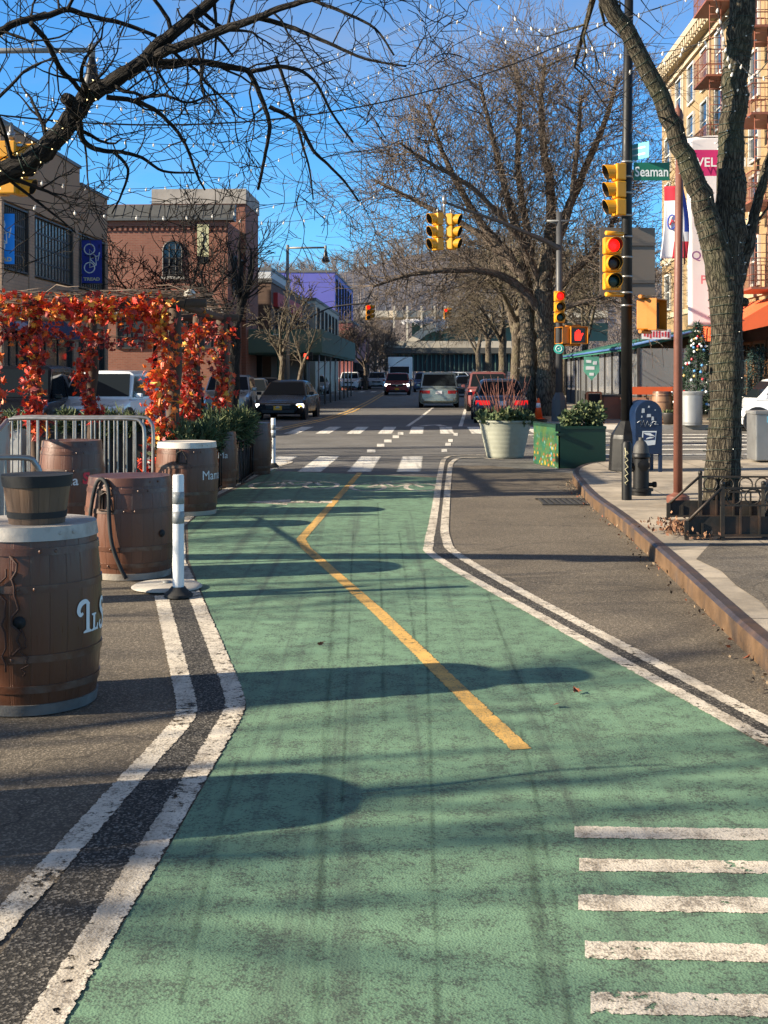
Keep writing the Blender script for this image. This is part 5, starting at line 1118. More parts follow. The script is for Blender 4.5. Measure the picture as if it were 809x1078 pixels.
# ------------------------------------------------------------------ buildings
def bld(name, label, o, d, cat='building', rz=None, group=None): return thing(name, label, cat, (AX * d + o, d, 0), AROT if rz is None else rz, group)
def window(par, lo, hi, face, mg, mf, nx, nz, depth=.1, fr=.07, bar=.04, name='window', arch=False):
    """face 'x+' / 'x-' / 'y-': a pane with its frame and bars; lo, hi are (u, z) on the face at position p"""
    p, sg, ax = face; (u0, z0), (u1, z1) = lo, hi; mbp = MB(); mbf = MB()
    def bx(m, ua, ub, za, zb, pa, pb):
        if ax == 'x': m.b2((p + sg * pa, ua, za), (p + sg * pb, ub, zb))
        else: m.b2((ua, p + sg * pa, za), (ub, p + sg * pb, zb))
    if arch:
        c = (u0 + u1) / 2; r = (u1 - u0) / 2; poly = [(u0, z0), (u1, z0)] + [(c + r * math.cos(a * math.pi / 12), z1 - r + r * math.sin(a * math.pi / 12)) for a in range(13)]
        T = Matrix(((1, 0, 0, 0), (0, 0, 1, p), (0, 1, 0, 0), (0, 0, 0, 1))); mbp.prism(poly, -.02, .02 , 0, T)
        mbf.tube([(q[0], p - .03, q[1]) for q in poly] + [(u0, p - .03, z0)], fr * .6, 5, 0, False)
        for k in range(1, nx): u = u0 + (u1 - u0) * k / nx; mbf.tube([(u, p - .03, z0), (u, p - .03, z1 - .12)], bar / 2, 4, 0, False)
        for k in range(1, nz): z = z0 + (z1 - z0) * k / nz; mbf.tube([(u0, p - .03, z), (u1, p - .03, z)], bar / 2, 4, 0, False)
    else:
        bx(mbp, u0, u1, z0, z1, .004, .02)
        for a, b_, c_, d_ in ((u0 - fr, u1 + fr, z0 - fr, z0), (u0 - fr, u1 + fr, z1, z1 + fr), (u0 - fr, u0, z0, z1), (u1, u1 + fr, z0, z1)): bx(mbf, a, b_, c_, d_, .003, depth)
        for k in range(1, nx): u = u0 + (u1 - u0) * k / nx; bx(mbf, u - bar / 2, u + bar / 2, z0, z1, .018, .05)
        for k in range(1, nz): z = z0 + (z1 - z0) * k / nz; bx(mbf, u0, u1, z - bar / 2, z + bar / 2, .018, .046)
    w = mbp.build(name, mg, par); mbf.build('frame', mf, w); return w
m_tan = M('stucco_tan', (.36, .235, .145), .9, .1, 1.2, .2, dirt=(.27, .18, .12)); m_tanb = brick('pier_brick', (.36, .235, .155), (.42, .29, .2), (.26, .2, .15), 1, .1, .3)
m_cap = M('parapet_cap', (.12, .115, .11), .6, .2, 3, .1); m_frd = M('frame_dark', (.035, .03, .028), .5, .2, 5, .05)
wgrey = glass('window_grey', (.15, .135, .115), .2)
b = bld('store_building', 'two storey tan commercial building with big gridded windows at the left edge', -12.1, 46)
mb = MB(); mb.b2((-14, -11.4, 6.62), (0, 0, 7.9)); mb.b2((-14, -8.5, 7.9), (-.002, 0, 8.22)) if False else None; mb.b2((-14, -11.4, 0), (-.12, 0, 6.62)); mb.build('wall', m_tan, b)
mb = MB(); mb.prism([(-13.2, 7.9), (-4.1, 7.9), (-4.1, 8.5), (-13.2, 9.6)] if False else [(-11.4, 7.9), (-3.6, 7.9), (-3.6, 8.75), (-11.4, 8.75)], -14, 0, 0, Matrix(((0, 0, 1, 0), (1, 0, 0, 0), (0, 1, 0, 0), (0, 0, 0, 1)))); mb.b2((-14, -3.6, 7.9), (-.002, 0, 8.2)); mb.build('parapet', m_tan, b)
mb = MB(); mb.b2((-.3, -11.45, 8.75), (.05, -3.55, 8.86)); mb.b2((-.3, -3.5, 8.2), (.05, .04, 8.3)); mb.build('coping', m_cap, b)
mb = MB()
for y0, y1 in ((-.38, 0), (-4.42, -3.85), (-9.0, -8.5), (-11.4, -11.2)): mb.b2((-.12, y0, 0), (.03, y1, 6.6))
mb.b2((-.115, -11.4, 3.35), (.0, 0, 4.6)); mb.build('pier', m_tanb, b)
for y0, y1 in ((-3.8, -.42), (-8.45, -4.48), (-11.1, -9.05)): window(b, (y0, 4.72), (y1, 6.5), (-.115, 1, 'x'), wgrey, m_frd, 12, 4, .12, .05, .05)
for y0, y1 in ((-3.8, -.42), (-8.45, -4.48), (-11.1, -9.05)): window(b, (y0, .4), (y1, 3.0), (-.115, 1, 'x'), m_glass, m_frd, 3, 1, .1, .08, .06, 'shop_window')
mb = MB(); mb.prism([(.0, 3.6), (.0, 3.05), (1.0, 2.75), (1.0, 2.9)], -11.3, -6.4, 0, Matrix(((1, 0, 0, 0), (0, 0, 1, 0), (0, 1, 0, 0), (0, 0, 0, 1)))); mb.build('awning', M('awning_navy', (.012, .025, .085), .8, .2), b)
def bikebanner(label, x0, x1, y, z0, z1, blue):
    t = thing('shop_banner', label, 'banner', ((x0 + x1) / 2, y, z0), 0, 'blue bicycle banners'); w, h = (x1 - x0), z1 - z0
    mb = MB(); mb.box((0, 0, h / 2), (w, .012, h)); mb.build('cloth', blue, t); mb = MB(); mb.tube([(-w * .75, 0, h + .02), (w * .55, 0, h + .02)], .018, 6); mb.tube([(-w * .75, 0, -.02), (w * .55, 0, -.02)], .018, 6); mb.build('rod', m_frd, t)
    mb = MB(); yy = -.012
    def P(u, v): return (u * w, yy, v * h)
    r = .26 * w
    for cx, cz in ((-.12, .79), (-.12, .36)): mb.tube([(cx * w + r * math.cos(a * .3927), yy, cz * h + r * math.sin(a * .3927)) for a in range(17)], .022, 5, 0, False)
    for pl in ([(-.12, .36), (.22, .42), (.2, .62), (-.08, .56), (-.12, .36)], [(.22, .42), (-.08, .56), (-.12, .79), (.2, .62), (.36, .64)], [(.3, .52), (.38, .72)]): mb.tube([P(*q) for q in pl], .018, 5)
    mb.build('bicycle', m_sign_w, t); mb = MB(); mb.text('TREAD', .215 * w, lambda x, y, z: Vector((x * 1.22, yy, y + .09 * h)), 0, 'CENTER', 0, 0, .006); mb.build('lettering', M('letter_cream', (.55, .5, .3), .5, .1), t)
bikebanner('dark blue bicycle banner hanging off the far end of the tan building', xat(86.5, 43), xat(107.5, 43), 43, zat(298, 43), zat(253, 43), M('banner_navy', (.018, .03, .26), .7, .1))
bikebanner('bright blue bicycle banner cut by the left edge of the photo', xat(-13, 34.9), xat(15.5, 34.9), 34.9, zat(278, 34.9), zat(225, 34.9), M('banner_blue', (.015, .28, .85), .7, .1))
# brick building
m_brk = brick('brick_red', (.22, .072, .045), (.29, .105, .066), (.24, .155, .115), 1, .08, .24); m_seam = M('seam_metal', (.10, .10, .095), .5, .2, 4, .05, .3)
b = bld('brick_building', 'red brick building with arched window, metal seamed eave and a concrete topped block', -9.6, 58)
mb = MB(); mb.b2((-8.5, 0, 0), (0, 9, 8.9)); mb.build('wall', m_brk, b)
mb = MB(); mb.b2((-8.5, 4, 8.8), (.22, 8.6, 10.3)); mb.b2((-.01, 4.2, 0), (.22, 8.6, 8.81)); mb.build('rear_block', m_brk, b); mb = MB(); mb.b2((-4.5, 3.9, 10.3), (.27, 8.7, 11.05)); mb.build('parapet', m_conc, b)
mb = MB(); mb.prism([(-.3, 8.95), (-.3, 9.05), (.35, 9.75), (.6, 9.75), (.6, 8.95)], -8.5, .3, 0, Matrix(((0, 0, 1, 0), (1, 0, 0, 0), (0, 1, 0, 0), (0, 0, 0, 1))))
for k in range(21): x = -8.3 + k * .42; mb.tube([(x, -.30, 9.06), (x, .34, 9.76)], .014, 4, 0, False)
mb.build('eave', m_seam, b)
mb = MB()
for k in range(34): mb.b2((-8.4 + .25 * k, -.08, 8.5), (-8.28 + .25 * k, -.001, 8.68))
mb.b2((-8.5, -.10, 8.7), (.02, -.002, 8.94)); mb.build('corbel', m_brk, b)
window(b, (-3.05, 6.4), (-2.15, 8.0), (0, -1, 'y'), m_glass, m_frd, 3, 4, .1, .08, .05, 'arched_window', True)
window(b, (-6.9, 6.4), (-6.0, 8.0), (0, -1, 'y'), m_win, m_frd, 3, 4, .1, .08, .05, 'arched_window', True)
mb = MB(); mb.b2((-3.2, -.12, 6.2), (-2.0, -.002, 6.34)); mb.b2((-7.05, -.12, 6.2), (-5.85, -.002, 6.34)); mb.b2((-8.5, -.07, 4.6), (.0, -.003, 4.85)); mb.build('sill', m_conc, b)
for x in (-7.4, -5.2, -3.1, -1.4): window(b, (x, 3.0), (x + 1.2, 4.5), (0, -1, 'y'), m_win, m_frd, 2, 2)
for y in (1.2, 3.2, 5.0): window(b, (y, 5.6), (y + .9, 7.4), (0, 1, 'x'), m_win, m_frd, 2, 3)
t = thing('wall_banner', 'tall pale yellow banner with dark markings on the brick wall', 'banner', at(214, 278, 57.6)); mb = MB(); mb.b2((-.27, -.015, .35), (.27, .015, 1.85)); mb.build('cloth', M('banner_yellow', (.55, .52, .30), .8, .1), t); mb = MB(); mb.b2((-.27, -.014, 0), (.27, .014, .35)); mb.build('footer', m_black, t)
mb = MB(); mb.tube([(-.1, -.02, 1.5), (.08, -.02, 1.2), (-.08, -.02, .95), (.1, -.02, .6)], .03, 4); mb.build('emblem', m_frd, t)
# buildings further down on the left
def simple(name, label, o, d0, d1, w, z, mat, par_m=None, wins=(), extra=None):
    b = bld(name, label, o, d0, group=None); mb = MB(); mb.b2((-w, 0, 0), (0, d1 - d0, z)); mb.build('wall', mat, b)
    mb = MB(); mb.b2((-w - .05, -.06, z), (.06, d1 - d0 + .05, z + .22)); mb.build('parapet', par_m or m_cap, b)
    for (lo, hi, face, nx, nz) in wins: window(b, lo, hi, face, m_win, m_frd, nx, nz)
    return b
c = simple('shop_building', 'brown brick shops with a red sign band above the green scaffolding', -9.0, 69, 91, 12, 6.9, brick('brick_brown', (.13, .075, .055), (.17, .1, .075), (.12, .09, .07)), None, [((-3.2, 3.6), (-1.9, 5.2), (0, -1, 'y'), 2, 2), ((-6.2, 3.6), (-4.9, 5.2), (0, -1, 'y'), 2, 2)] + [((2 + 4 * k, 3.8), (4.6 + 4 * k, 5.4), (0, 1, 'x'), 3, 2) for k in range(5)])
mb = MB(); mb.b2((-.0, 1, 5.6), (.25, 14, 6.4)); mb.build('sign_band', M('sign_red', (.45, .03, .03), .6, .1), c)
simple('pale_building', 'white house behind the small bare trees, right of the brick building', -11.5, 88, 100, 9, 9.2, M('stucco_white', (.55, .54, .52), .9, .1, 2, .1), None, [((-3, 6), (-1.8, 7.6), (0, -1, 'y'), 2, 2)])
simple('concrete_building', 'beige concrete building with tall window slots down its street side', -8.7, 92, 115, 7, 7.3, M('stucco_beige', (.42, .37, .29), .85, .1, 2, .1), None, [((1.5 + 3.5 * k, 3.2), (2.6 + 3.5 * k, 6.8), (0, 1, 'x'), 1, 3) for k in range(6)])
simple('blue_building', 'tall blue violet clad building rising over the beige one', -9.3, 118, 145, 10, 11.6, M('clad_violet', (.115, .115, .42), .6, .06, 2, .05), None, [((1.5 + 4 * k, 6.8), (2.8 + 4 * k, 11), (0, 1, 'x'), 1, 3) for k in range(6)])
simple('red_building', 'low reddish shop front building before the brown trees', -7.6, 118, 150, 1.5, 6.8, M('clad_red', (.30, .10, .09), .7, .15, 2, .05), None, [((1 + 5 * k, .8), (4.4 + 5 * k, 3.0), (0, 1, 'x'), 3, 1) for k in range(6)])
# green scaffolding shed
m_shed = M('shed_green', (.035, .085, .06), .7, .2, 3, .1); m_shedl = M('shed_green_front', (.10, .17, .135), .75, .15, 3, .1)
t = bld('sidewalk_shed', 'dark green scaffolding shed over the pavement on the left, street sign on its front', -8.6, 63, 'scaffold')
mb = MB(); mb.b2((-4, 0, 2.85), (3.0, .08, 4.05)); mb.build('front_panel', m_shedl, t); mb = MB(); mb.b2((2.92, .09, 2.85), (3.0, 27, 4.05)); mb.b2((-4, .09, 2.75), (2.9, 27, 2.9)); mb.build('side_panel', m_shed, t)
for k in range(8):
    mb = MB(); mb.tube([(2.8, .3 + 3.6 * k, .15), (2.8, .3 + 3.6 * k, 2.8)], .05, 6); mb.build('post', m_steel, t)
for x in (-3.6, -1.4, .7): mb = MB(); mb.tube([(x, .3, .15), (x, .3, 2.8)], .05, 6); mb.build('post', m_shed, t)
mb = MB(); mb.b2((-4, 3.0, 0), (-.5, 3.1, 2.75)); mb.build('hoarding', m_black, t)
t = thing('street_name_sign', 'small green street sign on the front of the scaffolding shed', 'street sign', at(293, 352, 62.3), 0, 'street name signs'); mb = MB(); mb.b2((-.35, -.01, -.1), (.35, .01, .1)); mb.build('plate', m_sign_g, t); mb = MB(); mb.b2((-.25, -.014, -.03), (.25, -.0105, .03)); mb.build('lettering', m_sign_w, t)
# --- tan apartment house on the right
m_tb = brick('brick_tan', (.30, .195, .085), (.37, .25, .12), (.25, .19, .12), 1, .08, .24); m_stone = M('stone_trim', (.40, .325, .22), .85, .15, 3, .2); m_fe = M('fire_escape_red', (.22, .07, .04), .6, .3, 5, .1, dirt=(.12, .05, .03)); m_frw = M('frame_white', (.5, .48, .44), .6, .1)
b = bld('apartment_house', 'five storey tan brick apartment house with stone cornice on the right', 10.9, 37.6); LEN = 21.0
mb = MB(); mb.b2((0, 0, 0), (16, LEN, 16.0)); mb.build('wall', m_tb, b)
mb = MB(); mb.b2((-.45, -.4, 15.7), (.0, LEN + .3, 15.98)); mb.b2((-.3, -.3, 15.35), (-.001, LEN + .2, 15.7)); mb.b2((-.12, -.1, 14.9), (-.001, LEN + .05, 15.05))
for k in range(46): y = k * .46; mb.b2((-.42, y, 15.4), (-.301, y + .2, 15.69))
mb.build('cornice', m_stone, b)
mb = MB()
for z in (4.3, 6.85): mb.b2((-.08, -.05, z), (-.001, LEN, z + .22))
for y in (0, 5.4, 10.6, 15.8): mb.b2((-.05, y, 4.6), (-.0015, y + .3, 14.8))
mb.build('string_course', m_stone, b)
for fl in range(5):
    z = 4.9 + fl * 2.25 if False else 4.75 + fl * 2.1
    for k in range(8):
        y = .9 + k * 2.55; window(b, (y, z), (y + 1.1, z + 1.5), (0, -1, 'x'), m_win, m_frw, 1, 2, .09, .09, .06)
for (y0, ln) in ((.2, 2.4), (6.4, 2.2)):
    for fl in range(5):
        z = 4.3 + fl * 2.68; f = MB(); f.b2((-1.12, y0, z), (-.05, y0 + ln, z + .07)); fo = f.build('fire_escape', m_fe, b)
        f = MB()
        for (xa, ya, xb, yb) in ((-1.1, y0, -.05, y0), (-1.1, y0 + ln, -.05, y0 + ln), (-1.1, y0, -1.1, y0 + ln)):
            for zz in (.45, .95): f.tube([(xa, ya, z + zz), (xb, yb, z + zz)], .022, 4, 0, False)
            n = max(5, int(math.hypot(xb - xa, yb - ya) / .13))
            for q in range(n + 1): u = q / n; f.tube([(xa + (xb - xa) * u, ya + (yb - ya) * u, z + .07), (xa + (xb - xa) * u, ya + (yb - ya) * u, z + .95)], .012, 4, 0, False)
        f.build('railing', m_fe, fo)
        if fl < 4:
            f = MB()
            for xx in (-.95, -.55): f.tube([(xx, y0 + .2, z + .07), (xx, y0 + .25, z + 2.7)], .022, 4)
            for q in range(9): f.tube([(-.95, y0 + .2, z + .3 + q * .28), (-.55, y0 + .2, z + .3 + q * .28)], .014, 4)
            f.build('ladder', m_fe, fo)
mb = MB(); mb.b2((-.05, -.05, 0), (-.002, LEN, 3.4)); mb.build('shop_front', M('shopfront_dark', (.06, .05, .045), .5, .4, 1.5, .1), b)
m_oaw = M('awning_orange', (.66, .11, .03), .75, .12, 4, .05)
mb = MB(); TT = Matrix(((1, 0, 0, 0), (0, 0, 1, 0), (0, 1, 0, 0), (0, 0, 0, 1))); mb.prism([(-.06, 4.15), (-.06, 3.3), (-1.6, 2.95), (-1.6, 3.25)], .2, 5.6, 0, TT)
for k in range(11): mb.prism([(-1.61, 3.24), (-1.63, 2.8), (-1.6, 2.8)], .25 + k * .49, .68 + k * .49, 0, TT)
mb.build('awning', m_oaw, b)
for y in (.6, 2.4, 4.2): window(b, (y, .6), (y + 1.3, 2.7), (-.05, -1, 'x'), m_glass, M('frame_wood', (.16, .08, .035), .5, .3), 2, 2, .1, .1, .06, 'shop_window')
# tall banner
d = 41.0; x0, x1 = xat(724, d), xat(782, d); t = thing('welcome_banner', 'tall white banner with a magenta welcome band, partly hidden behind the forked tree', 'banner', ((x0 + x1) / 2, d, zat(342, d)), 0); w = x1 - x0; h = zat(146, d) - zat(342, d)
mb = MB(); n = 24
def bx_(u, v): return Vector(((u - .5) * w * (1.0 if v > .5 else .97), .05 * math.sin(v * 4) + .02 * math.sin(u * 4), v * h + .10 * math.sin(u * 3.1) * (1 if v > .95 else 0)))
mb.grid(bx_, 10, 50, lambda u, v: 1 if .80 < v < .94 else 0)
mb.build('cloth', [M('banner_white', (.72, .68, .68), .8, .06, 5, 0), M('banner_magenta', (.52, .02, .14), .8, .06, 5, 0)], t).modifiers.new('thick', 'SOLIDIFY').thickness = .02
for body, sz, u, v, m in (('WELCOME', .42, .035, .868, m_sign_w), ('To', .2, .55, .745, m_letr), ('C', .9, .52, .63, m_letr), ('QU', .40, .05, .37, M('letter_plum', (.22, .09, .22), .6, .1)), ('PI', .40, .22, .24, M('letter_pink', (.62, .16, .2), .6, .1))):
    mb = MB(); mb.text(body, sz, lambda x, y, z: bx_(u, v) + Vector((x * 1.02, -.06 - .05, y)), 0, 'LEFT', 0, 0, .006); mb.build('lettering', m, t)
mb = MB(); mb.tube([(-w * .55, 0, h + .05), (w * 1.2, 0, h + .05)], .03, 6); mb.tube([(-w * .5, 0, -.03), (w * 1.2, 0, -.03)], .03, 6); mb.build('rod', m_frd, t)
# tricolour flag
d = 39.5; t = thing('hanging_flag', 'limp white flag with red ends, blue stripe and round emblem beside the tall banner', 'flag', at(708, 272, d)); mb = MB(); n = 18; hh = zat(196, d) - zat(272, d)
def fx(u, v): return Vector(((u - .45) * (.85 - .25 * v * v) + .1 * math.sin(v * 3), .05 * math.sin(u * 5 + v * 2), v * hh))
mb.grid(fx, 20, 30, lambda u, v: 1 if (v > .80 and u < .8) or (v < .22 and u > .45) else 2 if (u > .8 and v > .35) else 0)
mb.build('cloth', [M('flag_white', (.7, .68, .68), .8, .06, 5, 0), M('flag_red', (.55, .02, .04), .8, .06, 5, 0), M('flag_blue', (.02, .06, .35), .8, .06, 5, 0)], t).modifiers.new('thick', 'SOLIDIFY').thickness = .015
mb = MB(); mb.tube([fx(.3 + .16 * math.cos(a * .524), .5 + .10 * math.sin(a * .524)) + Vector((0, -.06, 0)) for a in range(13)], .025, 4, 0, False); mb.build('emblem', M('flag_blue', (.02, .06, .35), .8), t); mb = MB(); mb.tube([fx(.22, .46) + Vector((0, -.07, 0)), fx(.3, .53) + Vector((0, -.07, 0)), fx(.4, .49) + Vector((0, -.07, 0))], .03, 4); mb.build('stripe', m_letr, t)
mb = MB(); mb.tube([fx(.9, 1) + Vector((0, 0, .1)), fx(.9, 0) + Vector((0, 0, -.2))], .025, 6); mb.build('rod', m_frd, t)
# --- sidewalk cafe with green awning
t = bld('sidewalk_cafe', 'sidewalk dining shelter with a long green awning and clear plastic walls', 7.4, 43, 'dining shelter')
TT = Matrix(((1, 0, 0, 0), (0, 0, 1, 0), (0, 1, 0, 0), (0, 0, 0, 1))); mb = MB(); mb.prism([(-.5, 2.55), (-.5, 2.75), (3.3, 3.6), (3.3, 3.45)], 0, 23, 0, TT); mb.build('awning', M('awning_green', (.02, .13, .085), .75, .15, 3, .05), t)
mb = MB(); mb.tube([(-.52, 0, 2.66), (-.52, 23, 2.66)], .05, 6); mb.tube([(-.5, -.03, 2.7), (3.3, -.03, 3.55)], .05, 6); mb.build('awning_edge', M('awning_blue', (.05, .12, .3), .7), t)
mp, nt, ns, ls, bs = newmat('clear_plastic'); bs.inputs['Base Color'].default_value = (.32, .33, .34, 1); bs.inputs['Roughness'].default_value = .12; bs.inputs['Alpha'].default_value = .38
mb = MB(); mb.b2((-.2, .0, .95), (-.19, 23, 2.6)); mb.b2((-.19, -.01, .95), (3.2, 0, 2.6)); mb.build('plastic_wall', mp, t)
mb = MB(); mb.b2((-.23, .02, .15), (-.16, 23, .95)); mb.build('low_wall', M('cafe_wall', (.03, .033, .034), .7, .4, 2, .1), t)
for k in range(12): mb = MB(); mb.b2((-.26, k * 2.08 - .03, .15), (-.18, k * 2.08 + .04, 2.62)); mb.build('post', m_frd, t)
for x in (1.1, 2.2, 3.2): mb = MB(); mb.b2((x, -.06, .15), (x + .07, .02, 3.0 + .2 * x)); mb.build('post', m_frd, t)
mb = MB(); mb.b2((1.2, .8, .9), (2.0, .9, 2.4)); mb.build('poster', M('poster_pale', (.6, .6, .55), .7, .1), t)
mb = MB(); mb.b2((3.2, .5, .15), (3.3, 22, 3.2)); mb.build('rear_wall', M('cafe_rear', (.2, .12, .07), .8, .5, 1.5, .1), t)
d = 43.5; t = thing('hanging_sign', 'shield shaped green and white sign on the plastic wall of the shelter', 'sign', at(623, 388, d)); mb = MB(); mb.prism([(-.26, .42), (.26, .42), (.28, -.1), (0, -.42), (-.28, -.1)], -.01, .01, 0, Matrix(((1, 0, 0, 0), (0, 0, 1, 0), (0, 1, 0, 0), (0, 0, 0, 1)))); mb.build('board', M('sign_mint', (.12, .38, .26), .6, .1), t)
mb = MB()
for x, z, w_, h_ in ((-.1, .25, .18, .1), (.12, .2, .14, .12), (-.05, .02, .3, .12), (.0, -.2, .16, .1)): mb.b2((x - w_ / 2, -.018, z - h_ / 2), (x + w_ / 2, -.0115, z + h_ / 2))
mb.build('lettering', m_sign_w, t)
d = 43; t = thing('sandwich_board', 'black chalk sandwich board with an orange edge outside the shelter', 'sandwich board', (xat(624, d), d, .155), R(8)); 
for sy in (-1, 1): mb = MB(); mb.box((0, sy * .16, .43), (.46, .03, .86), 0, 0, None); o = mb.build('panel', m_black, t, .005)
mb = MB()
for x in (-.25, .25): mb.b2((x - .035, -.2, 0), (x + .035, -.12, .92))
mb.b2((-.24, -.2, .88), (.24, -.12, .94)); mb.build('frame', M('frame_orange', (.6, .2, .08), .6, .3), t)
d = 42; t = thing('planter_wall', 'brick coloured planter boxes topped by an orange band in front of the shelter', 'planter', (xat(684, d), d, .15)); mb = MB(); mb.b2((-.9, 0, 0), (.75, .45, .75)); mb.build('box', brick('brick_planter', (.38, .12, .06), (.45, .2, .12), (.4, .3, .22)), t); mb = MB(); mb.b2((-.95, -.03, .86), (.8, .0, 1.12)); mb.build('band', m_oaw, t)
mb = MB()
for x in (-.9, -.1, .75): mb.tube([(x, .0, .7), (x, .0, 1.15)], .02, 5)
mb.build('stake', m_frd, t)
t = thing('planter_wall', 'red brown planter box at the left end, next to the sandwich board', 'planter', (xat(649, 42.6), 42.6, .15)); mb = MB(); mb.b2((-.42, 0, 0), (.42, .5, .78)); mb.build('box', M('box_redbrown', (.30, .10, .05), .7, .3, 3, .2), t, .01); mb = MB(); mb.b2((-.45, -.03, .78), (.45, .53, .84)); mb.build('rim', m_frd, t)
barrel('wine_barrel', 'tan wooden barrel standing on the far pavement left of the red brown post', (xat(697, 38.6), 38.6, .15), .27, .32, 1.0, stavewood('barrel_tan', (.2, .1, .05), (.3, .17, .09), .09), None, None, None, None, (), 0, None)
t = thing('flower_pot', 'small dark bucket pot beside the tan barrel', 'pot', (xat(704, 37.9), 37.9, .15)); mb = MB(); mb.lathe([(.14, 0), (.2, .32), (.2, .36), (.17, .36), (.15, .3), (.0001, .3)], 16); mb.build('pot', m_frd, t); mb = MB(); leafmass(mb, lambda r: (Vector((r.gauss(0, .08), r.gauss(0, .08), .34)), UP), 60, .12, random.Random(2), 3); mb.build('plant', NE, t)
t = thing('price_panel', 'white and red printed panel hung under the awning right of the black pole', 'sign', at(691, 352, 41.5)); mb = MB(); mb.b2((-.48, -.01, -.16), (.5, .01, .17)); mb.build('panel', m_sign_w, t); mb = MB()
rg = random.Random(6)
for k in range(9): x = -.42 + k * .1; mb.b2((x, -.016, -.1 + rg.uniform(-.03, .05)), (x + .06, -.0105, .08 + rg.uniform(-.05, .05)))
mb.build('print', M('print_red', (.5, .05, .06), .6, .3), t)
# Christmas tree
t = thing('christmas_tree', 'green christmas tree thick with white and coloured baubles behind the round metal bin', 'christmas tree', (xat(735, 38.7), 38.7, .15)); rng = random.Random(9); mb = MB()
def sx(r): z = r.random() ** 1.3; a = r.random() * 6.283; q = (1 - z) * .92 * (.6 + .4 * r.random()); return Vector((math.cos(a) * q, math.sin(a) * q, .45 + z * 2.7)), Vector((math.cos(a), math.sin(a), -.3))
leafmass(mb, sx, 5200, .15, rng, 2, 'needle'); mb.build('foliage', [M('xmas_dark', (.012, .03, .015), .8), M('xmas_mid', (.025, .06, .03), .8)], t); mb = MB(); mb.tube([(0, 0, 0), (0, 0, 2.8)], [.07, .02], 8); mb.build('trunk', m_barkD, t)
bmats = [M('bauble_white', (.75, .75, .75), .25, .05, 9, 0), M('bauble_red', (.5, .03, .04), .2, .05, 9, 0), M('bauble_blue', (.1, .3, .6), .2, .05, 9, 0), M('bauble_gold', (.6, .42, .15), .2, .05, 9, 0)]; pro = []
for m in bmats: mb = MB(); mb.ball((0, 0, 0), .045, 8); pro.append(mb.build('bauble', m, t)); pro[-1].location = (sx(rng)[0]) 
for k in range(95):
    p0 = pro[rng.choice((0, 0, 0, 1, 2, 3))]; o = p0.copy(); COL.objects.link(o); o.parent = t; a = rng.random() * 6.283; z = rng.random() ** 1.3; q = (1 - z) * .95; o.location = (math.cos(a) * q, -abs(math.sin(a)) * q, .6 + z * 2.5)
t = thing('trash_can', 'round grey corrugated metal bin on the far pavement, left of the forked trunk', 'bin', (xat(733, 36.9), 36.9 + .5, .15)); mb = MB(); pr = [(.30, 0), (.30, .04)]
for k in range(12): pr += [(.305, .06 + k * .075), (.32, .097 + k * .075)]
mb.lathe(pr + [(.345, .98), (.345, 1.02), (.30, 1.02), (.29, .8), (.0001, .8)], 30); mb.build('body', M('can_grey', (.29, .295, .295), .5, .15, 5, .08, .4), t, sharp=50)
for x, y, h, lab in ((xat(797, 39.5), 39.5, 1.9, 'potted bluish evergreen under the orange awning at the right edge'), (xat(770, 40.5), 40.5, 1.7, 'potted evergreen half hidden behind the forked trunk')):
    t = thing('potted_shrub', lab, 'plant', (x, y, .15)); mb = MB(); mb.lathe([(.2, 0), (.28, .5), (.22, .5), (.0001, .42)], 16); mb.build('pot', m_frd, t); mb = MB()
    leafmass(mb, lambda r: ((lambda a, q, z: Vector((math.cos(a) * q * (1 - z * .5), math.sin(a) * q, .5 + z * h)))(r.random() * 6.3, .5 * math.sqrt(r.random()), r.random()), UP * .3), 1500, .14, random.Random(3), 2, 'needle'); mb.build('foliage', [M('fir_blue', (.03, .08, .075), .8), M('fir_dark', (.015, .035, .03), .8)], t)
# ------------------------------------------------------------------ bridge and wooded hill
m_bconc = M('bridge_concrete', (.55, .48, .37), .9, .25, .4, .1, dirt=(.18, .16, .13)); m_bgreen = M('bridge_green', (.09, .16, .125), .7, .25, .5, .1)
t = thing('rail_bridge', 'rail viaduct with a concrete arch and dark green steel over the far street', 'bridge', (0, 158, grade(158)))
g0 = grade(158)
def bx2(mb, px0, px1, y0, y1, d0, d1, mat=0): mb.b2((xat(px0, d0), d0 - 158, zat(y1, d0) - g0), (xat(px1, d0), d1 - 158, zat(y0, d0) - g0), mat)
m_bgird = M('bridge_girder', (.085, .082, .07), .7, .3, .5, .1); mb = MB(); bx2(mb, 405, 560, 366, 372, 150, 156); bx2(mb, 405, 560, 373, 391, 151, 155); mb.build('girder', m_bgird, t); mb = MB()
for k in range(32): bx2(mb, 406 + k * 4.8, 407 + k * 4.8, 372.5, 391, 150.6, 150.98)
mb.build('girder_ribs', m_bgreen, t)
mb = MB(); bx2(mb, 405, 560, 359, 366, 150.5, 151); mb.build('parapet', m_bconc, t)
for px in (450, 457, 470): mb = MB(); bx2(mb, px - 2.2, px + 1.5, 343, 408, 166, 167); mb.build('column', m_bgreen, t)
mb = MB(); q = [at(x, y, 165) - Vector((0, 158, g0)) for x, y in ((418, 388), (424, 374), (434, 360), (447, 349), (462, 343), (478, 341))]; mb.tube(catmull(q, 4), .75, 4, 0, True, False); mb.build('arch', m_bconc, t)
mb = MB(); bx2(mb, 434, 640, 340, 359, 168, 169); mb.build('truss', m_bgreen, t); mb = MB(); bx2(mb, 380, 640, 327, 334, 164, 172); mb.build('deck', m_bconc, t)
for px in (415, 429, 444, 458, 472, 487): mb = MB(); bx2(mb, px - .9, px + .9, 322, 345 if px != 429 else 388, 163.5, 163.9); mb.build('post', m_bconc, t)
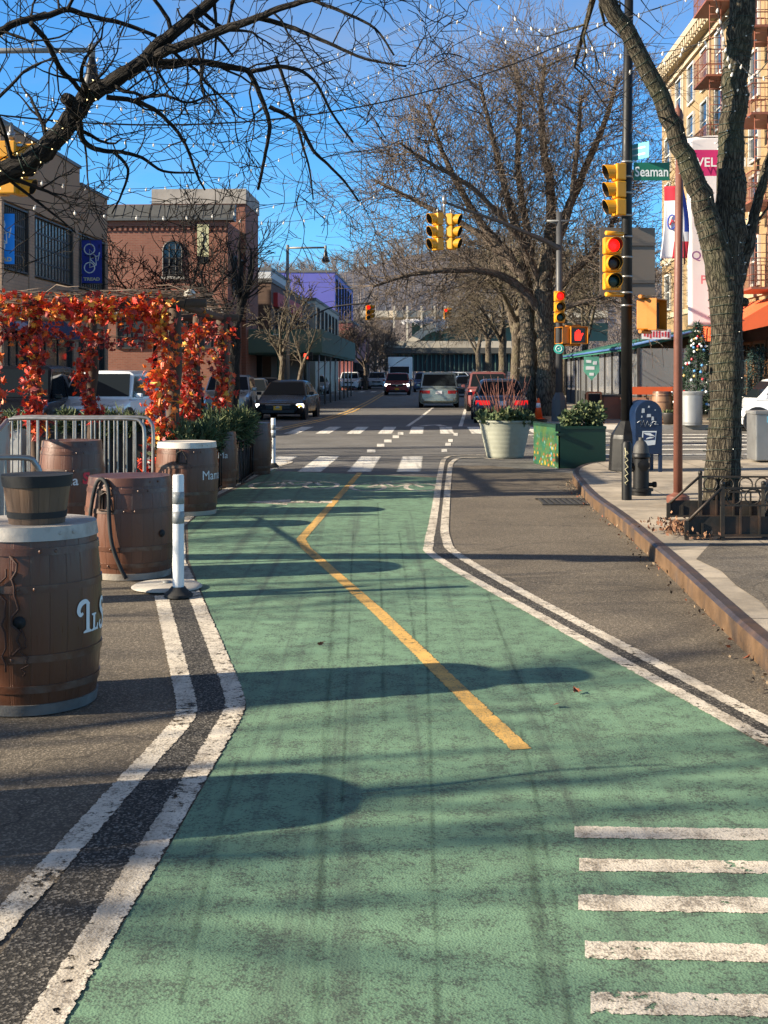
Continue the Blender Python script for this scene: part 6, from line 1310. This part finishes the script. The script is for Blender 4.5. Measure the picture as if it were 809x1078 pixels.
for px, y in ((406, 312), (455, 306)): mb = MB(); bx2(mb, px - .4, px + .4, y, 330, 166, 166.2); mb.build('mast', m_steel, t)
mb = MB(); rng = random.Random(4)
def hz(x, y):
    f = max(0, min(1, (y - 175) / 330)); return grade(200) + 52 * f * f * (3 - 2 * f) * (.82 + .18 * math.sin(x * .016 + 1.2)) * (.9 + .1 * math.sin(x * .05)) + .0
nx, ny = 40, 16; V = [(-420 + 900 * i / nx, 172 + 460 * j / ny, hz(-420 + 900 * i / nx, 172 + 460 * j / ny) - (1.2 if j == 0 else 0)) for j in range(ny + 1) for i in range(nx + 1)]
mb.add(V, [(j * (nx + 1) + i, j * (nx + 1) + i + 1, (j + 1) * (nx + 1) + i + 1, (j + 1) * (nx + 1) + i) for j in range(ny) for i in range(nx)], 0, True)
struct('hill', mb, M('hill_woods', (.055, .058, .08), .95, .45, .09, .6, bdist=1.0))
mb = MB()
for i in range(1100):
    y = 178 + 440 * rng.random() ** 1.2; x = rng.uniform(-.22, .30) * y + 4; z = hz(x, y); h = rng.uniform(6, 11); b0 = Vector((x, y, z)); mb.tube([b0, b0 + UP * h * .6], [.2, .1], 3, 0, False)
    for k in range(15):
        v = rvec(rng); v.z = abs(v.z) * .9 + .35; v.normalize(); q = b0 + UP * h * rng.uniform(.25, .62); e = q + v * h * rng.uniform(.25, .45); mb.tube([q, (q + e) / 2 + rvec(rng) * .3, e], [.09, .06, .03], 3, 0, False)
        for _ in range(2): s_ = q.lerp(e, rng.uniform(.3, .9)); mb.tube([s_, s_ + (v + rvec(rng) * .8).normalized() * h * .17], [.05, .02], 3, 0, False)
tag(mb.build('far_woods', M('woods_grey', (.15, .125, .115), .95, .3, .05, 0)), kind='stuff')
# ------------------------------------------------------------------ vehicles
def paint(name, col, metal=.35, rough=.32):
    return M(name, col, rough, .06, 3, 0, metal, coat=.8)
m_tyre = M('tyre', (.014, .014, .014), .85, .2, 9, .05); m_rim = M('rim', (.34, .34, .35), .35, .1, 9, 0, .8); m_trim = M('car_trim', (.012, .012, .013), .45, .2, 9, 0); m_cgl = glass('car_glass', (.012, .016, .02), .04); m_cgl.node_tree.nodes['Principled BSDF'].inputs['Specular IOR Level'].default_value = .16; m_chr = M('chrome', (.6, .6, .6), .15, .05, 9, 0, 1.0)
m_hlo = M('headlamp_off', (.55, .57, .6), .12, .05, 9, 0, .4); m_hl = E('headlamp_on', (1, .93, .85), 5.0); m_tl = M('taillamp', (.35, .012, .012), .2, .1, 9, 0); m_tlon = E('taillamp_on', (1, .01, .01), .35, (.4, .01, .01)); m_pl = M('plate_yellow', (.75, .36, .02), .5, .05, 9, 0); m_plw = M('plate_white', (.65, .66, .7), .5, .05, 9, 0); m_amb = E('lamp_amber', (1, .42, .06), 1.5, (.7, .3, .05))
ST = {'sedan': dict(A=.26, B=.44, C=.72, D=.90, hood=.70, belt=.93, tail=.96, nose=.62, wt=.70), 'suv': dict(A=.24, B=.37, C=.90, D=.985, hood=.92, belt=1.06, tail=1.06, nose=.84, wt=.78), 'van': dict(A=.15, B=.33, C=.93, D=.99, hood=.92, belt=1.02, tail=1.02, nose=.78, wt=.80), 'small': dict(A=.16, B=.36, C=.86, D=.97, hood=.86, belt=.98, tail=1.0, nose=.72, wt=.76)}
def car(label, loc, rz, style, col, L=4.7, W=1.83, Ht=1.46, lights=False, tail=False, plate=None, cat='car', name='parked_car', group=None, amber=False, rack=False, roofcol=None, mirror=True, det=True):
    s = ST[style]; t = thing(name, label, cat, loc, rz, group); hw = W / 2; y = lambda f: -L / 2 + f * L
    if isinstance(col, bpy.types.Material): cm = col
    bm_ = MB(); secs = [(0, .80, .34, s['nose'] * .92), (.015, .86, .27, s['nose']), (.06, .95, .22, s['nose'] + .03), (.14, .99, .2, s['hood'] + (0 if s['hood'] > s['nose'] else 0)), (s['A'], 1, .2, s['belt'] - .03), (.5, 1, .2, s['belt']), (s['D'] - .02, 1, .2, s['tail']), (.955, .96, .24, s['tail'] - .02), (.985, .90, .28, s['tail'] - .06), (1, .84, .36, s['tail'] - .16)]
    rings = []
    for f, k, zb, zt in secs:
        w = hw * k; m = (zb + zt) / 2; rings.append([(0, zb), (w * .86, zb), (w * .97, zb + .10), (w, m - .02), (w * .985, m + .08), (w * .95, zt - .06), (w * .86, zt), (0, zt + .025)])
    for i, r in enumerate(rings):
        full = [(x, y(secs[i][0]), z) for x, z in r] + [(-x, y(secs[i][0]), z) for x, z in reversed(r[1:-1])]; rings[i] = full
    n = len(rings[0]); vs = [p for r in rings for p in r]; fs = [(i * n + j, (i + 1) * n + j, (i + 1) * n + (j + 1) % n, i * n + (j + 1) % n) for i in range(len(rings) - 1) for j in range(n)]; fs += [tuple(range(n)), tuple(reversed(range((len(rings) - 1) * n, len(rings) * n)))]
    bm_.add(vs, fs, 0, True)
    # cabin
    bz = s['belt'] - .05; wb = hw * .93; wt = hw * s['wt']; cab = []
    for f, z1, kk in ((s['A'], bz + .01, 0), (s['B'], Ht - .03, 1), ((s['B'] + s['C']) / 2, Ht, 1), (s['C'], Ht - .035, 1), (s['D'], max(bz + .01, s['tail'] - .05), 0)):
        ww = wt if kk else wb - .02; zz = z1; cab.append([(-wb, y(f), bz), (-(ww + .03 * kk), y(f), zz - .07 * kk), (-(ww - .08), y(f), zz), (0, y(f), zz + .02 * kk), (ww - .08, y(f), zz), (ww + .03 * kk, y(f), zz - .07 * kk), (wb, y(f), bz)])
    m = 7; vs = [p for r in cab for p in r]; bm_.add(vs, [(i * m + j, (i + 1) * m + j, (i + 1) * m + j + 1, i * m + j + 1) for i in range(4) for j in range(m - 1)], 0, True)
    bm_.build('body', col, t, sharp=32)
    # glass, set a few millimetres proud
    def sx(v): return wb + (wt + .03 - wb) * v
    zt_ = Ht - .11
    def sz(v): return bz + (zt_ - bz) * v
    ym = (y(s['B']) * .55 + y(s['C']) * .45)
    def ya(v): return y(s['A']) + (y(s['B']) - y(s['A'])) * v
    def yd(v): return y(s['D']) + (y(s['C']) - y(s['D'])) * v
    mb = MB(); mb.add([(sg * (sx(v) - .05 - .03 * v), ya(v) - .012, (bz + (Ht - .03 - bz) * v) + .012) for sg, v in ((-1, .10), (1, .10), (1, .90), (-1, .90))], [(0, 1, 2, 3)]); mb.build('windscreen', m_cgl, t)
    mb = MB(); mb.add([(sg * (sx(v) - .07 - .03 * v), yd(v) + .012, (max(bz, s['tail'] - .05) + (Ht - .035 - max(bz, s['tail'] - .05)) * v) + .01) for sg, v in ((-1, .12), (-1, .88), (1, .88), (1, .12))], [(0, 1, 2, 3)]); mb.build('rear_window', m_cgl, t)
    for sg in (-1, 1):
        for (p0, p1, p2, p3) in (((ya(.14) + .14, .10), (ya(.9) + .12, .93), (ym - .04, .93), (ym - .04, .10)), ((ym + .04, .10), (ym + .04, .93), (yd(.9) - .08, .93), (yd(.14) - .16, .10))):
            mb = MB(); q = [(sg * (sx(v) + .008), yy, sz(v)) for yy, v in (p0, p1, p2, p3)]; mb.add(q if sg > 0 else q[::-1], [(0, 1, 2, 3)]); mb.build('side_window', m_cgl, t)
    # wheels
    wr = .33 if style != 'suv' else .37
    for f in (.18, .80):
        for sg in (-1, 1):
            T = Matrix.Translation((sg * (hw - .10), y(f), wr)) @ Matrix.Rotation(R(90) * sg, 4, 'Y'); mb = MB(); mb.lathe([(wr * .62, -.1), (wr * .96, -.1), (wr, -.07), (wr, .08), (wr * .95, .112), (wr * .64, .112)], 22, 0, (0, 0, 0), True, T); w = mb.build('tyre', m_tyre, t, sharp=40)
            mb = MB(); mb.lathe([(.0001, .10), (.06, .105), (wr * .2, .09), (wr * .64, .108), (wr * .66, .09)], 20, 0, (0, 0, 0), True, T); mb.build('rim', m_rim, w)
            mb = MB(); T2 = Matrix.Translation((sg * (hw - .085), y(f), wr + .02)) @ Matrix.Rotation(R(90) * sg, 4, 'Y'); mb.lathe([(wr + .07, -.05), (wr + .07, .092), (.0001, .092)], 22, 0, (0, 0, 0), True, T2); mb.build('wheel_well', m_trim, t, sharp=40)
    f0 = y(0); zn = s['nose']
    for sg in (-1, 1):
        mb = MB(); mb.prism([(sg * hw * .48, f0 + .02), (sg * hw * .84, f0 + .045), (sg * hw * .965, f0 + .42), (sg * hw * .80, f0 + .30)][::sg], zn - .17, zn - .02); mb.build('headlight', m_hl if lights else m_hlo, t, .02)
        if det and (not amber or sg > 0): pass
        r0 = y(1); mb = MB(); mb.prism([(sg * hw * .44, r0 + .006), (sg * hw * .83, r0 + .004), (sg * hw * .975, r0 - .26), (sg * hw * .6, r0 - .2)][::-sg], s['tail'] - .34, s['tail'] - .17); mb.build('taillight', m_tlon if tail else m_tl, t, .015)
        if mirror: mb = MB(); mb.box((sg * (hw + .07), ya(.3) + .1, bz + .10), (.18, .11, .13)); mb.build('mirror', col, t, .03)
    if amber: mb = MB(); mb.box((hw * .86, f0 + .05, zn - .07), (.16, .1, .08), R(20)); mb.build('turn_signal', m_amb, t, .02)
    mb = MB(); mb.box((0, f0 + .02, zn - .14), (hw * .95, .05, .15)); mb.build('grille', m_trim, t, .02); mb = MB(); mb.box((0, f0 + .0, zn - .05), (hw * 1.0, .05, .025)); mb.box((0, f0 - .005, zn - .14), (.14, .04, .07)); mb.build('grille_bar', m_chr, t, .008)
    mb = MB(); mb.box((0, f0 + .03, .33), (hw * 1.3, .08, .13)); mb.build('lower_intake', m_trim, t, .02); mb = MB(); mb.box((0, y(1) - .02, .40), (hw * 1.5, .09, .16)); mb.build('rear_bumper', m_trim if style == 'suv' else col, t, .03)
    mb = MB(); mb.box((0, f0 - .012, .46), (.31, .02, .155)); mb.build('number_plate', plate or m_plw, t); mb = MB(); mb.box((0, y(1) + .012, s['tail'] - .27), (.31, .02, .155)); mb.build('number_plate', m_plw, t)
    if rack:
        mb = MB()
        for sg in (-1, 1): mb.tube([(sg * wt * .85, y(s['B']) + .2, Ht + .06), (sg * wt * .85, y(s['C']) - .1, Ht + .06)], .02, 6)
        mb.build('roof_rack', m_chr, t)
    return t
def put(px, d): return (xat(px, d), d, grade(d))
pk = dict(blk=M('paint_black', (.004, .005, .009), .3, .06, 3, 0, 0, coat=.25, spec=.25), sil=paint('paint_silver', (.42, .43, .44), .7), wht=paint('paint_white', (.74, .75, .76), .0), red=paint('paint_maroon', (.28, .02, .025)), gry=paint('paint_grey', (.20, .21, .22), .6), grn=paint('paint_silvergreen', (.33, .40, .39), .65), blu=paint('paint_blue', (.03, .09, .22)), drk=paint('paint_graphite', (.02, .023, .03), 0), dbl=paint('paint_darkblue', (.03, .05, .09), .1))
SR = AROT
car('black sedan driving towards the camera with bright headlight and yellow plate', (xat(299, 45.2), 47.6, .01), SR + R(-3), 'sedan', pk['blk'], 4.85, 1.87, 1.47, True, False, m_pl, 'car', 'car', None, True)
car('silver sedan following well behind the black one', put(333, 96), SR, 'sedan', pk['sil'], 4.6, 1.8, 1.5, False, False, None, 'car', 'car')
car('white crossover parked far along the left kerb, seen from the front', put(369, 118), SR, 'suv', pk['wht'], 4.6, 1.9, 1.72, False, False, None, 'car')
car('dark fronted white pickup parked behind the white crossover', put(379, 128), SR, 'suv', pk['drk'], 5.2, 2.0, 1.95, False, False, None, 'car')
car('pale blue white car just left of the maroon one', put(397.5, 126), SR, 'suv', paint('paint_paleblue', (.5, .6, .7), .1), 4.6, 1.85, 1.7, False, False, None, 'car')
car('maroon crossover coming towards the camera with headlights on', put(419, 94), SR, 'suv', pk['red'], 4.6, 1.9, 1.66, True, False, m_pl, 'car', 'car')
# white box truck
t = thing('box_truck', 'white box truck behind the maroon crossover', 'truck', put(421, 116), SR); mb = MB(); mb.b2((-1.15, 1.2, .9), (1.15, 6.5, 3.15)); mb.build('cargo_box', pk['wht'], t, .05)
mb = MB(); mb.b2((-1.0, -1.0, .5), (1.0, 1.15, 1.5)); mb.prism([(-.75, 1.5), (1.1, 1.5), (1.1, 2.3), (-.1, 2.3)], -.98, .98, 0, Matrix(((0, 0, 1, 0), (1, 0, 0, 0), (0, 1, 0, 0), (0, 0, 0, 1)))); mb.build('cab', pk['wht'], t, .04); mb = MB(); mb.add([(-.9, -.72, 1.56), (.9, -.72, 1.56), (.9, -.2, 2.22), (-.9, -.2, 2.22)], [(0, 1, 2, 3)]); mb.build('windscreen', m_cgl, t)
for f in (-.2, 4.8):
    for sg in (-1, 1): mb = MB(); mb.lathe([(.0001, -.12), (.45, -.12), (.45, .12), (.0001, .12)], 18, 0, (0, 0, 0), True, Matrix.Translation((sg * .9, f, .45)) @ Matrix.Rotation(R(90), 4, 'Y')); mb.build('wheel', m_tyre, t)
car('blue car right of the box truck, half hidden by the silver minivan', put(447, 108), SR, 'suv', pk['blu'], 4.5, 1.85, 1.68, False, False, None, 'car', 'car')
car('silver green minivan driving away in the middle of the road', put(462, 62.6), SR + R(180), 'van', pk['grn'], 4.9, 1.95, 1.74, False, False, None, 'minivan', 'minivan')
car('dark car behind and right of the minivan, coming on', put(491, 88), SR, 'sedan', pk['drk'], 4.6, 1.8, 1.46, False, False, None, 'car', 'car')
car('dark blue grey car with glowing red tail lights, parked behind the round sage pot', put(525, 44.7), SR + R(180), 'sedan', pk['dbl'], 4.7, 1.86, 1.52, False, True, None, 'car')
car('pale red tinted wagon with a roof rack parked ahead of the red tail lights', put(512, 57), SR + R(180), 'suv', paint('paint_rose', (.26, .10, .10), .3), 4.7, 1.9, 1.78, False, False, None, 'car', 'parked_car', None, False, True)
for px, d, c, lab in ((459, 190, 'wht', 'tiny white car under the bridge, leftmost of three'), (473, 185, 'sil', 'tiny silver car under the bridge, middle of three'), (486, 180, 'wht', 'tiny white car under the bridge, rightmost of three')): car(lab, put(px, d), SR + R(90 if px > 480 else 0), 'suv', pk[c], 4.5, 1.85, 1.65, False, False, None, 'car', 'car', 'tiny cars under the bridge')
KL = 'cars parked at the left kerb behind the black sedan'
car('silver car tight behind the far right pergola post, windows catching light', put(243, 48.5), SR + R(4), 'suv', pk['sil'], 4.7, 1.86, 1.66, False, False, None, 'car', 'parked_car', KL)
car('grey sedan second from the pergola in the left kerb row', put(264, 54), SR + R(3), 'sedan', pk['gry'], 4.6, 1.82, 1.50, False, False, None, 'car', 'parked_car', KL)
car('dark sedan third from the pergola, half behind the black sedan', put(279, 60), SR + R(2), 'sedan', pk['drk'], 4.6, 1.82, 1.52, False, False, None, 'car', 'parked_car', KL)
car('white sport utility car behind the pergola, hood in the sun', (xat(97, 31.4), 33.6, 0), SR + R(-3), 'suv', pk['wht'], 4.8, 2.0, 1.78, False, False, None, 'car', 'parked_car')
car('black pickup like car at the left edge, seen behind the left garland', (xat(0, 29.5), 31.7, 0), SR + R(4), 'suv', pk['blk'], 4.9, 1.95, 1.90, False, False, None, 'car', 'parked_car')
car('dark car between the left edge and the white sport utility car', (xat(49, 40.5), 42.5, 0), SR + R(2), 'suv', pk['drk'], 4.7, 1.9, 1.70, False, False, None, 'car', 'parked_car')
car('small white two seat car nosing in from the right edge', (xat(776, 35.6) + 1.36, 35.9, .006), R(-92), 'small', pk['wht'], 2.72, 1.62, 1.55, False, False, None, 'car', 'parked_car')
# ------------------------------------------------------------------ strings of lights overhead
m_cab = M('cable', (.012, .012, .012), .6, .2, 9, 0)
bulbm = MB(); bulbm.lathe([(.0001, .02), (.011, .018), (.012, 0), (.02, -.02), (.024, -.045), (.015, -.07), (.0001, -.082)], 9); bulb0 = None
m_sbulb = E('string_bulb', (1.0, .85, .65), .05, (.62, .57, .5)); m_sock = M('bulb_socket', (.03, .028, .026), .6, .2, 9, 0)
def string(label, a, b, sag, n, thick=.006, bs=1.0):
    global bulb0
    a, b = Vector(a), Vector(b); t = thing('light_string', label, 'light string', a, 0, 'strings of bulbs across the street'); pts = [a.lerp(b, i / 20) - UP * sag * 4 * (i / 20) * (1 - i / 20) - a for i in range(21)]; mb = MB(); mb.tube(pts, thick, 4, 0, False); mb.build('cable', m_cab, t); rng = random.Random(n + int(a.y * 10))
    for k in range(n):
        f = (k + .5 + rng.uniform(-.15, .15)) / n; i = min(19, int(f * 20)); q = pts[i].lerp(pts[i + 1], f * 20 - i)
        if bulb0 is None: o = bulb0 = bulbm.build('bulb', m_sbulb, t)
        else: o = bulb0.copy(); COL.objects.link(o); o.parent = t
        o.location = q; o.scale = (bs * .5,) * 3; o.rotation_euler = (rng.uniform(-.3, .3), rng.uniform(-.3, .3), 0)
    return t
A_ = at
string('bulb string crossing the brick building and tan building roofs low at the left', A_(-30, 205, 14), A_(300, 214, 22), .25, 11, .006, 1.3)
string('bulb string through the limb, lowest but one of the left strings', A_(-20, 178, 14), A_(330, 150, 20), .45, 18, .005, 1.1)
string('bulb string passing just above the bell street lamp at the top left', A_(-20, 88, 13), A_(420, 66, 20), .5, 22, .005, 1.1)
string('bulb string from the top left corner dipping behind the thick limb', A_(-20, 30, 12), A_(440, 20, 20), .6, 20, .005, 1.0)
string('bulb string level with the fork of the overhead limb', A_(-20, 115, 13), A_(400, 95, 20), .6, 20, .005, 1.0)
string('bulb string sloping down left from the top middle toward the lamp', A_(-20, 145, 14), A_(520, -25, 20), .5, 24, .005, 1.0)
string('bulb string dropping behind the far street lamp toward the central tree', A_(240, 230, 20), A_(420, 190, 26), .35, 9, .006, 1.3)
string('plain dark cable with few bulbs running from the far left to the black corner pole', A_(-40, 116, 14), A_(662, 12, 19), .75, 4, .012, 1.0)
string('bulb string from the top middle down to the leaning fork', A_(420, -20, 14), A_(664, 42, 12.6), .35, 9, .005, 1.0)
string('bulb string high over the big bare tree, left of the black pole', A_(500, -15, 15), A_(752, 40, 13), .45, 13, .005, 1.1)
string('bulb string starting at the top right sky behind the leaning fork', A_(520, 28, 16), A_(760, -18, 13), .2, 11, .005, 1.1)
string('bulb string sagging between the black pole and the upright fork', A_(600, 60, 17), A_(768, 20, 12.8), .35, 10, .005, 1.1)
string('bulb string from the upright fork out of the right edge', A_(772, 95, 12.8), A_(840, 10, 12), .15, 6, .005, .95)
string('bulb string with large pale bulbs hanging off the upright fork', A_(776, 62, 12.6), A_(845, 30, 11), .3, 6, .005, 1.0)
string('short bulb string hanging down along the upright fork top', A_(752, -10, 12.3), A_(772, 80, 12.5), .05, 9, .005, 1.1)

# ------------------------------------------------------------------ light, sky and camera
elev, theta = 22.5, 13.0
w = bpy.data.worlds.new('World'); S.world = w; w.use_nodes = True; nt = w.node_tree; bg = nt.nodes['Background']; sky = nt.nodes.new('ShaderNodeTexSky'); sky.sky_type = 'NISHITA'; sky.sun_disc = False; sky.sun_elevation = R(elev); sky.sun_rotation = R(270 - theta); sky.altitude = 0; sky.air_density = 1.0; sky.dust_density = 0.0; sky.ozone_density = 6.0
tint = nt.nodes.new('ShaderNodeMix'); tint.data_type = 'RGBA'; tint.blend_type = 'MULTIPLY'; tint.inputs[0].default_value = 1.0; tint.inputs[7].default_value = (.60, 1.06, 1.28, 1); nt.links.new(sky.outputs[0], tint.inputs[6]); 
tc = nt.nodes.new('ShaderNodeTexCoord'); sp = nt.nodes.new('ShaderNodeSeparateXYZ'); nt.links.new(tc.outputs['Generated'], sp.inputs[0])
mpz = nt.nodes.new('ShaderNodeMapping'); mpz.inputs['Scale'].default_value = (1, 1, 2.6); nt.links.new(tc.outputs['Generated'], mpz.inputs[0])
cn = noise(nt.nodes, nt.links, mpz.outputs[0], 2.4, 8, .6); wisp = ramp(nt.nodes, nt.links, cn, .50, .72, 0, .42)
hi = ramp(nt.nodes, nt.links, sp.outputs[2], .42, .62); fill_cloud = ramp(nt.nodes, nt.links, cn, .36, .56, .25, .95)  # overhead cloud out of view, added so the fill light is less blue
mm = nt.nodes.new('ShaderNodeMath'); mm.operation = 'MULTIPLY'; nt.links.new(hi, mm.inputs[0]); nt.links.new(fill_cloud, mm.inputs[1])
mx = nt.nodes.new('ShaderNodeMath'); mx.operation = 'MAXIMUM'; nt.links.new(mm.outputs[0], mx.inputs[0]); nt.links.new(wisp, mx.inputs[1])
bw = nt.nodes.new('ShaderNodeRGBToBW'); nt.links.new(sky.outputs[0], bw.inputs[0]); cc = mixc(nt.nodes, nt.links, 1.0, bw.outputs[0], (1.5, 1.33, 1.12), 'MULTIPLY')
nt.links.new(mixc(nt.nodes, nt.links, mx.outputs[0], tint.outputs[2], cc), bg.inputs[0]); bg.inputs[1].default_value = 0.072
tr = Vector((math.cos(R(theta)) * math.cos(R(elev)), math.sin(R(theta)) * math.cos(R(elev)), -math.sin(R(elev))))
sl = bpy.data.lights.new('sun', 'SUN'); sl.energy = 5.0; sl.angle = R(.53); sl.color = (1.0, .87, .67); so = bpy.data.objects.new('sun', sl); COL.objects.link(so); so.rotation_euler = tr.to_track_quat('-Z', 'Y').to_euler(); so.location = (-20, -5, 20)
cam = bpy.data.cameras.new('camera'); co = bpy.data.objects.new('camera', cam); COL.objects.link(co); co.location = (0, 0, H); co.rotation_euler = (R(90), 0, 0)
cam.sensor_fit = 'AUTO'; cam.sensor_width = 36; cam.lens = F / 1078 * 36; cam.shift_y = (HY - 539) / 1078; cam.clip_end = 2000; cam.clip_start = .05; S.camera = co
S.view_settings.view_transform = 'Standard'; S.view_settings.look = 'None'; S.view_settings.exposure = 1.36; S.view_settings.gamma = 1
S.render.engine = 'CYCLES'; S.cycles.max_bounces = 6; S.cycles.diffuse_bounces = 3; S.cycles.transparent_max_bounces = 8
